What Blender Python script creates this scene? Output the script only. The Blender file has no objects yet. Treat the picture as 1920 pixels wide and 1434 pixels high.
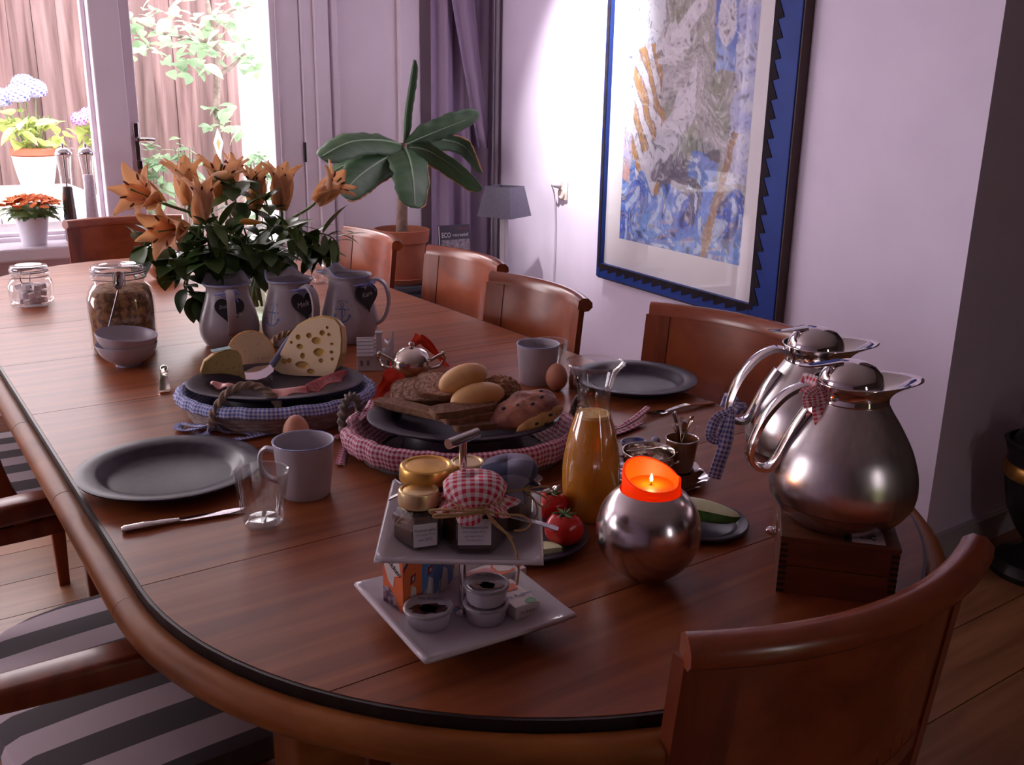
import bpy, math, random
from math import sin, cos, pi, sqrt, radians as RD
from mathutils import Vector as V, Matrix, Euler, noise
random.seed(7)
S = bpy.context.scene
COL = S.collection
# ------------------------------------------------------------------ camera, light, exposure
TZ = 0.75                                  # table top height
CZ = 1.33                                  # eye height
RC = Matrix(((0.82408829, -0.14792653, 0.54680548),
             (-0.56621334, -0.2436722, 0.7874175),
             (0.01676136, -0.95851009, -0.28456538)))
EYE = V((0, 0, CZ))
cd = bpy.data.cameras.new('camera'); cam = bpy.data.objects.new('camera', cd); COL.objects.link(cam)
cd.sensor_width = 36; cd.lens = 1800 / 1920 * 36; cd.clip_start = 0.02; cd.clip_end = 100
mr = RC @ Matrix(((1, 0, 0), (0, -1, 0), (0, 0, -1)))
cam.matrix_world = Matrix.Translation(EYE) @ mr.to_4x4()
S.camera = cam
S.view_settings.view_transform = 'Standard'; S.view_settings.look = 'None'
S.view_settings.gamma = 1; S.view_settings.use_curve_mapping = False
S.view_settings.exposure = 0.05
WY = 4.40                                  # inner face of the window wall
K = V((2.512, 1.446, 0)); TH = RD(6)       # corner where the picture wall begins, its heading
WD = V((sin(TH), cos(TH), 0)); WN = V((-cos(TH), sin(TH), 0))   # along the wall, into the room

w = bpy.data.worlds.new('sky'); S.world = w; w.use_nodes = True
wn = w.node_tree.nodes; wl = w.node_tree.links; bg = wn['Background']
# overcast bright sky: slightly brighter overhead
tc = wn.new('ShaderNodeTexCoord'); sp = wn.new('ShaderNodeSeparateXYZ'); cr = wn.new('ShaderNodeValToRGB')
wl.new(tc.outputs['Generated'], sp.inputs[0]); wl.new(sp.outputs['Z'], cr.inputs[0])
cr.color_ramp.elements[0].color = (1.0, 0.90, 0.95, 1); cr.color_ramp.elements[1].color = (1.0, 0.92, 0.97, 1)
wl.new(cr.outputs[0], bg.inputs[0]); bg.inputs[1].default_value = 9.0

def light(name, kind, loc, energy, col=(1, 1, 1), aim=None, **kw):
    d = bpy.data.lights.new(name, kind); o = bpy.data.objects.new(name, d); COL.objects.link(o)
    d.energy = energy; d.color = col; o.location = loc
    if aim is not None: o.rotation_euler = (V(aim) - V(loc)).to_track_quat('-Z', 'Y').to_euler()
    for k, v in kw.items(): setattr(d, k, v)
    return o
sun = light('sun', 'SUN', (3, 2, 6), 2.0, (1, 0.95, 0.86), aim=(3.5, 4.8, 0), angle=RD(3))
light('ceiling_spot', 'SPOT', (1.75, 3.05, 2.5), 420, (1, 0.97, 0.95), aim=(2.70, 3.34, 1.45), spot_size=RD(42), spot_blend=1.0, shadow_soft_size=0.03)
for nm, loc, sx, sy, aim in (('window_portal', (-0.2, WY + 0.12, 1.45), 2.3, 1.6, (-0.2, 0, 1.45)),
                             ('door_portal', (1.40, WY + 0.12, 1.3), 0.62, 2.1, (1.40, 0, 1.3)),
                             ('left_window_portal', (-2.25, 3.2, 1.5), 1.5, 1.2, (3, 3.2, 1.5)),
                             ('rear_window_portal', (1.05, -2.45, 1.1), 0.2, 1.8, (1.05, 3, 1.1))):
    o = light(nm, 'AREA', loc, 1, aim=aim, shape='RECTANGLE', size=sx, size_y=sy)
    o.data.cycles.is_portal = True

# ------------------------------------------------------------------ photo point -> place in the room
def ray(px, py): return RC @ V((px - 960, py - 717, 1800))
def Z(px, py, z):
    r = ray(px, py); return EYE + r * ((z - CZ) / r.z)
def T(px, py, h=0.0): return Z(px, py, TZ + h)
def Yp(px, py, Y):
    r = ray(px, py); return EYE + r * (Y / r.y)
def onw(px, py):
    r = ray(px, py); t = (K - EYE).dot(WN) / r.dot(WN); return EYE + r * t

# ------------------------------------------------------------------ shapes: (verts, faces, uvs)
def sh(v, f, uv=None): return ([V(p) for p in v], [tuple(q) for q in f], uv)
def join(*ss):
    v, f, uv = [], [], []
    has = any(s[2] for s in ss)
    for s in ss:
        n = len(v); v += s[0]; f += [tuple(i + n for i in q) for q in s[1]]
        if has: uv += (s[2] or [(0, 0)] * len(s[0]))
    return (v, f, uv if has else None)
def xf(s, loc=(0, 0, 0), rot=(0, 0, 0), sc=(1, 1, 1)):
    if isinstance(sc, (int, float)): sc = (sc,) * 3
    m = Matrix.Translation(loc) @ Euler(rot).to_matrix().to_4x4() @ Matrix.Diagonal((*sc, 1))
    return ([m @ p for p in s[0]], s[1], s[2])
def fn(s, g): return ([V(g(p)) for p in s[0]], s[1], s[2])
def box(sx, sy, sz, c=(0, 0, 0)):
    a, b, d = sx / 2, sy / 2, sz / 2
    v = [V((x * a + c[0], y * b + c[1], z * d + c[2])) for z in (-1, 1) for y in (-1, 1) for x in (-1, 1)]
    return (v, [(0, 2, 3, 1), (4, 5, 7, 6), (0, 1, 5, 4), (2, 6, 7, 3), (0, 4, 6, 2), (1, 3, 7, 5)], None)
def boxb(x0, x1, y0, y1, z0, z1): return box(x1 - x0, y1 - y0, z1 - z0, ((x0 + x1) / 2, (y0 + y1) / 2, (z0 + z1) / 2))
def lathe(prof, n=32, uv=False, a0=0, a1=2 * pi):
    full = abs(a1 - a0 - 2 * pi) < 1e-6
    m = n if (full and not uv) else n + 1
    v, f, uvs = [], [], []; L = 0; prev = None
    for j, (r, z) in enumerate(prof):
        if prev: L += sqrt((r - prev[0]) ** 2 + (z - prev[1]) ** 2)
        prev = (r, z)
        for i in range(m):
            a = a0 + (a1 - a0) * i / n
            v.append(V((r * cos(a), r * sin(a), z))); uvs.append((i / n, L))
    for j in range(len(prof) - 1):
        for i in range(n):
            k = (i + 1) % m
            a, b, c, d = j * m + i, j * m + k, (j + 1) * m + k, (j + 1) * m + i
            if prof[j][0] < 1e-7: f.append((a, c, d))
            elif prof[j + 1][0] < 1e-7: f.append((a, b, d))
            else: f.append((a, b, c, d))
    return (v, f, uvs if uv else None)
def grid(g, nu, nv, closeu=False):
    m = nu if closeu else nu + 1
    v = [V(g(i / nu, j / nv)) for j in range(nv + 1) for i in range(m)]
    uv = [(i / nu, j / nv) for j in range(nv + 1) for i in range(m)]
    f = []
    for j in range(nv):
        for i in range(nu):
            k = (i + 1) % m
            f.append((j * m + i, j * m + k, (j + 1) * m + k, (j + 1) * m + i))
    return (v, f, uv)
def ico(rx, ry, rz, sub=2):
    import bmesh
    bm = bmesh.new(); bmesh.ops.create_icosphere(bm, subdivisions=sub, radius=1)
    bm.verts.ensure_lookup_table()
    s = ([V((v.co.x * rx, v.co.y * ry, v.co.z * rz)) for v in bm.verts], [tuple(v.index for v in f.verts) for f in bm.faces], None)
    bm.free(); return s
def ell(rx, ry, rz, nu=24, nv=14):
    return lathe2(rx, ry, rz, nu, nv)
def lathe2(rx, ry, rz, nu, nv):
    s = lathe([(max(sin(pi * j / nv), 0 if j in (0, nv) else 0), -cos(pi * j / nv)) for j in range(nv + 1)], nu)
    return ([V((p.x * rx, p.y * ry, p.z * rz)) for p in s[0]], s[1], None)
def prism(poly, z0, z1):
    n = len(poly)
    v = [V((x, y, z0)) for x, y in poly] + [V((x, y, z1)) for x, y in poly]
    f = [tuple(reversed(range(n))), tuple(range(n, 2 * n))]
    f += [(i, (i + 1) % n, n + (i + 1) % n, n + i) for i in range(n)]
    return (v, f, None)
def sweep(path, sec, up=None, sc=None, caps=True, closed=False, twist=0):
    path = [V(p) for p in path]; n = len(path); m = len(sec); v, f, uv = [], [], []
    N = None; L = 0
    for i, p in enumerate(path):
        if closed: t = path[(i + 1) % n] - path[i - 1]
        else: t = path[min(i + 1, n - 1)] - path[max(i - 1, 0)]
        t.normalize()
        if up is not None:
            s_ = t.cross(V(up)); s_.normalize(); N = s_.cross(t)
        else:
            if N is None:
                N = V((0, 0, 1)) if abs(t.z) < 0.9 else V((1, 0, 0))
            N = N - t * N.dot(t); N.normalize(); s_ = t.cross(N)
        k = sc[i] if sc else 1
        if i: L += (p - path[i - 1]).length
        ca, sa = cos(twist * i), sin(twist * i)
        for j, (a, b) in enumerate(sec):
            a2, b2 = a * ca - b * sa, a * sa + b * ca
            v.append(p + s_ * (a2 * k) + N * (b2 * k)); uv.append((j / m, L))
    for i in range(n if closed else n - 1):
        q = (i + 1) % n
        for j in range(m):
            k = (j + 1) % m
            f.append((i * m + j, i * m + k, q * m + k, q * m + j))
    if caps and not closed:
        f.append(tuple(reversed(range(m)))); f.append(tuple((n - 1) * m + j for j in range(m)))
    return (v, f, uv)
def circ(r, n=8, ry=None): return [(r * cos(2 * pi * i / n), (ry or r) * sin(2 * pi * i / n)) for i in range(n)]
def tube(path, r, n=8, **k):
    if isinstance(r, (list, tuple)): return sweep(path, circ(1, n), sc=r, **k)
    return sweep(path, circ(r, n), **k)
def rect(a, b, r=0):
    if not r: return [(-a / 2, -b / 2), (a / 2, -b / 2), (a / 2, b / 2), (-a / 2, b / 2)]
    o = []
    for cx, cy, s in ((a / 2 - r, b / 2 - r, 0), (-a / 2 + r, b / 2 - r, 1), (-a / 2 + r, -b / 2 + r, 2), (a / 2 - r, -b / 2 + r, 3)):
        for k in range(4):
            t = (s + k / 3) * pi / 2; o.append((cx + r * cos(t), cy + r * sin(t)))
    return o
def spline(pts, n=6, closed=False):
    P = [V(p) for p in pts]; o = []
    N = len(P)
    for i in range(N if closed else N - 1):
        if closed: a, b, c, d = P[i - 1], P[i], P[(i + 1) % N], P[(i + 2) % N]
        else: a, b, c, d = P[max(i - 1, 0)], P[i], P[i + 1], P[min(i + 2, N - 1)]
        for k in range(n):
            t = k / n
            o.append(0.5 * ((2 * b) + (c - a) * t + (2 * a - 5 * b + 4 * c - d) * t * t + (3 * b - a - 3 * c + d) * t ** 3))
    if not closed: o.append(P[-1])
    return o
def bumpy(s, amp, freq, seed=0):
    return ([p + p.normalized() * amp * noise.noise(p * freq + V((seed, seed * 2, 0))) for p in s[0]], s[1], s[2])

# ------------------------------------------------------------------ objects
def me(name, s, mat, smooth=True, ang=40):
    m = bpy.data.meshes.new(name); m.from_pydata([tuple(p) for p in s[0]], [], s[1])
    if s[2]:
        u = m.uv_layers.new(name='UVMap'); vi = [0] * len(m.loops); m.loops.foreach_get('vertex_index', vi)
        u.data.foreach_set('uv', [c for i in vi for c in s[2][i]])
    if mat: m.materials.append(mat)
    if smooth:
        m.polygons.foreach_set('use_smooth', [True] * len(m.polygons))
        try: m.set_sharp_from_angle(angle=RD(ang))
        except Exception: pass
    m.validate(); m.update()
    return m
def obj(name, s, mat=None, parent=None, loc=(0, 0, 0), rot=(0, 0, 0), bevel=0, sub=0, solid=0, smooth=True, ang=40, kind=None, label=None):
    m = s if isinstance(s, bpy.types.Mesh) else me(name, s, mat, smooth, ang)
    o = bpy.data.objects.new(name, m); COL.objects.link(o)
    o.location = loc; o.rotation_euler = rot
    if parent: o.parent = parent
    if solid: q = o.modifiers.new('solid', 'SOLIDIFY'); q.thickness = solid; q.offset = 0
    if bevel: q = o.modifiers.new('bevel', 'BEVEL'); q.width = bevel; q.segments = 2; q.limit_method = 'ANGLE'; q.angle_limit = RD(40)
    if sub: q = o.modifiers.new('sub', 'SUBSURF'); q.levels = sub; q.render_levels = sub
    if kind: o['kind'] = kind
    if label: o['label'] = label
    return o
def thing(name, label, cat, loc=(0, 0, 0), rz=0, group=None):
    o = bpy.data.objects.new(name, None); COL.objects.link(o); o.empty_display_size = 0.03
    o.location = loc; o.rotation_euler = (0, 0, rz)
    return tag(o, label, cat, group)
def tag(o, label, cat, group=None):
    o['label'] = label; o['category'] = cat
    if group: o['group'] = group
    return o
def struct(o): o['kind'] = 'structure'; return o
def dup(root, loc, rz=None, label=None, group=None):
    r = root.copy(); COL.objects.link(r); r.location = loc
    if rz is not None: r.rotation_euler = (0, 0, rz)
    if label: r['label'] = label
    if group: r['group'] = group
    for ch in list(root.children):
        c = ch.copy(); COL.objects.link(c); c.parent = r
        for g in list(ch.children):
            d = g.copy(); COL.objects.link(d); d.parent = c
    return r

# ------------------------------------------------------------------ materials
def nt(name):
    m = bpy.data.materials.new(name); m.use_nodes = True; return m, m.node_tree.nodes, m.node_tree.links, m.node_tree.nodes['Principled BSDF']
def P(name, c, r=0.5, metal=0, c2=None, ns=20, nd=4, st=(1, 1, 1), bump=0, bs=None, coat=0, sss=0, emit=None, es=0, spec=None, lo=0.35, hi=0.65, aniso=0, trans=0):
    m, n, l, b = nt(name)
    b.inputs['Base Color'].default_value = (*c, 1); b.inputs['Roughness'].default_value = r; b.inputs['Metallic'].default_value = metal
    b.inputs['Coat Weight'].default_value = coat; b.inputs['Coat Roughness'].default_value = 0.12
    if spec is not None: b.inputs['Specular IOR Level'].default_value = spec
    if sss: b.inputs['Subsurface Weight'].default_value = sss; b.inputs['Subsurface Radius'].default_value = (0.01, 0.004, 0.002); b.inputs['Subsurface Scale'].default_value = 0.5
    if aniso: b.inputs['Anisotropic'].default_value = aniso
    if trans: b.inputs['Transmission Weight'].default_value = trans
    if emit: b.inputs['Emission Color'].default_value = (*emit, 1); b.inputs['Emission Strength'].default_value = es
    if c2 or bump:
        t = n.new('ShaderNodeTexCoord'); mp = n.new('ShaderNodeMapping'); l.new(t.outputs['Object'], mp.inputs[0]); mp.inputs['Scale'].default_value = st
        z = n.new('ShaderNodeTexNoise'); z.inputs['Scale'].default_value = ns; z.inputs['Detail'].default_value = nd; l.new(mp.outputs[0], z.inputs[0])
        if c2:
            cr = n.new('ShaderNodeValToRGB'); cr.color_ramp.elements[0].color = (*c, 1); cr.color_ramp.elements[1].color = (*c2, 1)
            cr.color_ramp.elements[0].position = lo; cr.color_ramp.elements[1].position = hi
            l.new(z.outputs[0], cr.inputs[0]); l.new(cr.outputs[0], b.inputs['Base Color'])
        if bump:
            z2 = z
            if bs:
                z2 = n.new('ShaderNodeTexNoise'); z2.inputs['Scale'].default_value = bs; z2.inputs['Detail'].default_value = 3; l.new(mp.outputs[0], z2.inputs[0])
            q = n.new('ShaderNodeBump'); q.inputs['Strength'].default_value = bump; q.inputs['Distance'].default_value = 0.004
            l.new(z2.outputs[0], q.inputs['Height']); l.new(q.outputs[0], b.inputs['Normal'])
    return m
def wood(name, a, b_, c_, st=(3, 40, 40), r=0.3, coat=0.3, sc=1.0, bump=0.05, per=0.0):
    m, n, l, b = nt(name)
    t = n.new('ShaderNodeTexCoord'); mp = n.new('ShaderNodeMapping'); l.new(t.outputs['Object'], mp.inputs[0]); mp.inputs['Scale'].default_value = st
    if per:
        oi = n.new('ShaderNodeObjectInfo'); cx = n.new('ShaderNodeCombineXYZ'); mu = n.new('ShaderNodeMath'); mu.operation = 'MULTIPLY'; mu.inputs[1].default_value = 37
        l.new(oi.outputs['Random'], mu.inputs[0]); l.new(mu.outputs[0], cx.inputs[0]); l.new(mu.outputs[0], cx.inputs[2]); l.new(cx.outputs[0], mp.inputs['Location'])
    z = n.new('ShaderNodeTexNoise'); z.inputs['Scale'].default_value = sc; z.inputs['Detail'].default_value = 6; z.inputs['Distortion'].default_value = 0.6; l.new(mp.outputs[0], z.inputs[0])
    cr = n.new('ShaderNodeValToRGB'); e = cr.color_ramp.elements; e[0].position = 0.3; e[1].position = 0.7; e[0].color = (*a, 1); e[1].color = (*c_, 1)
    q = e.new(0.5); q.color = (*b_, 1)
    l.new(z.outputs[0], cr.inputs[0])
    out = cr.outputs[0]
    if per:
        hs = n.new('ShaderNodeHueSaturation'); ma = n.new('ShaderNodeMapRange'); l.new(oi.outputs['Random'], ma.inputs[0]); ma.inputs[3].default_value = 1 - per; ma.inputs[4].default_value = 1 + per
        l.new(ma.outputs[0], hs.inputs['Value']); l.new(out, hs.inputs['Color']); out = hs.outputs[0]
    l.new(out, b.inputs['Base Color'])
    b.inputs['Roughness'].default_value = r; b.inputs['Coat Weight'].default_value = coat; b.inputs['Coat Roughness'].default_value = 0.15
    bm = n.new('ShaderNodeBump'); bm.inputs['Strength'].default_value = bump; bm.inputs['Distance'].default_value = 0.002; l.new(z.outputs[0], bm.inputs['Height']); l.new(bm.outputs[0], b.inputs['Normal'])
    return m
def thin_glass(name, tint=(1, 1, 1), refl=0.08, edge=0.5, r=0.02):
    m = bpy.data.materials.new(name); m.use_nodes = True; n, l = m.node_tree.nodes, m.node_tree.links; n.clear()
    o = n.new('ShaderNodeOutputMaterial'); mx = n.new('ShaderNodeMixShader'); tr = n.new('ShaderNodeBsdfTransparent'); g = n.new('ShaderNodeBsdfGlossy')
    lw = n.new('ShaderNodeLayerWeight'); lw.inputs['Blend'].default_value = 0.35; mr_ = n.new('ShaderNodeMapRange')
    mr_.inputs[3].default_value = refl; mr_.inputs[4].default_value = edge
    l.new(lw.outputs['Facing'], mr_.inputs[0]); l.new(mr_.outputs[0], mx.inputs[0])
    tr.inputs[0].default_value = (*tint, 1); g.inputs['Roughness'].default_value = r
    l.new(tr.outputs[0], mx.inputs[1]); l.new(g.outputs[0], mx.inputs[2]); l.new(mx.outputs[0], o.inputs[0])
    return m
def gingham(name, c, white, nu, nv, r=0.9, dark=None):
    m, n, l, b = nt(name); t = n.new('ShaderNodeUVMap'); s = n.new('ShaderNodeSeparateXYZ'); l.new(t.outputs[0], s.inputs[0])
    outs = []
    for ax, k in (('X', nu), ('Y', nv)):
        a = n.new('ShaderNodeMath'); a.operation = 'MULTIPLY'; a.inputs[1].default_value = k; l.new(s.outputs[ax], a.inputs[0])
        f = n.new('ShaderNodeMath'); f.operation = 'FRACT'; l.new(a.outputs[0], f.inputs[0])
        g = n.new('ShaderNodeMath'); g.operation = 'GREATER_THAN'; g.inputs[1].default_value = 0.5; l.new(f.outputs[0], g.inputs[0]); outs.append(g)
    ad = n.new('ShaderNodeMath'); ad.operation = 'ADD'; l.new(outs[0].outputs[0], ad.inputs[0]); l.new(outs[1].outputs[0], ad.inputs[1])
    h = n.new('ShaderNodeMath'); h.operation = 'MULTIPLY'; h.inputs[1].default_value = 0.5; l.new(ad.outputs[0], h.inputs[0])
    cr = n.new('ShaderNodeValToRGB'); cr.color_ramp.elements[0].color = (*white, 1); cr.color_ramp.elements[1].color = (*c, 1)
    l.new(h.outputs[0], cr.inputs[0]); l.new(cr.outputs[0], b.inputs['Base Color']); b.inputs['Roughness'].default_value = r
    return m
def stripes(name, a, c, period, axis='Y', off=0):
    m, n, l, b = nt(name); t = n.new('ShaderNodeTexCoord'); s = n.new('ShaderNodeSeparateXYZ'); l.new(t.outputs['Object'], s.inputs[0])
    q = n.new('ShaderNodeMath'); q.operation = 'MULTIPLY_ADD'; q.inputs[1].default_value = 1 / period; q.inputs[2].default_value = off + 50; l.new(s.outputs[axis], q.inputs[0])
    f = n.new('ShaderNodeMath'); f.operation = 'FRACT'; l.new(q.outputs[0], f.inputs[0]); g = n.new('ShaderNodeMath'); g.operation = 'GREATER_THAN'; g.inputs[1].default_value = 0.5; l.new(f.outputs[0], g.inputs[0])
    mx = n.new('ShaderNodeMix'); mx.data_type = 'RGBA'; l.new(g.outputs[0], mx.inputs['Factor']); mx.inputs[6].default_value = (*a, 1); mx.inputs[7].default_value = (*c, 1)
    l.new(mx.outputs[2], b.inputs['Base Color']); b.inputs['Roughness'].default_value = 0.9
    return m

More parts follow.
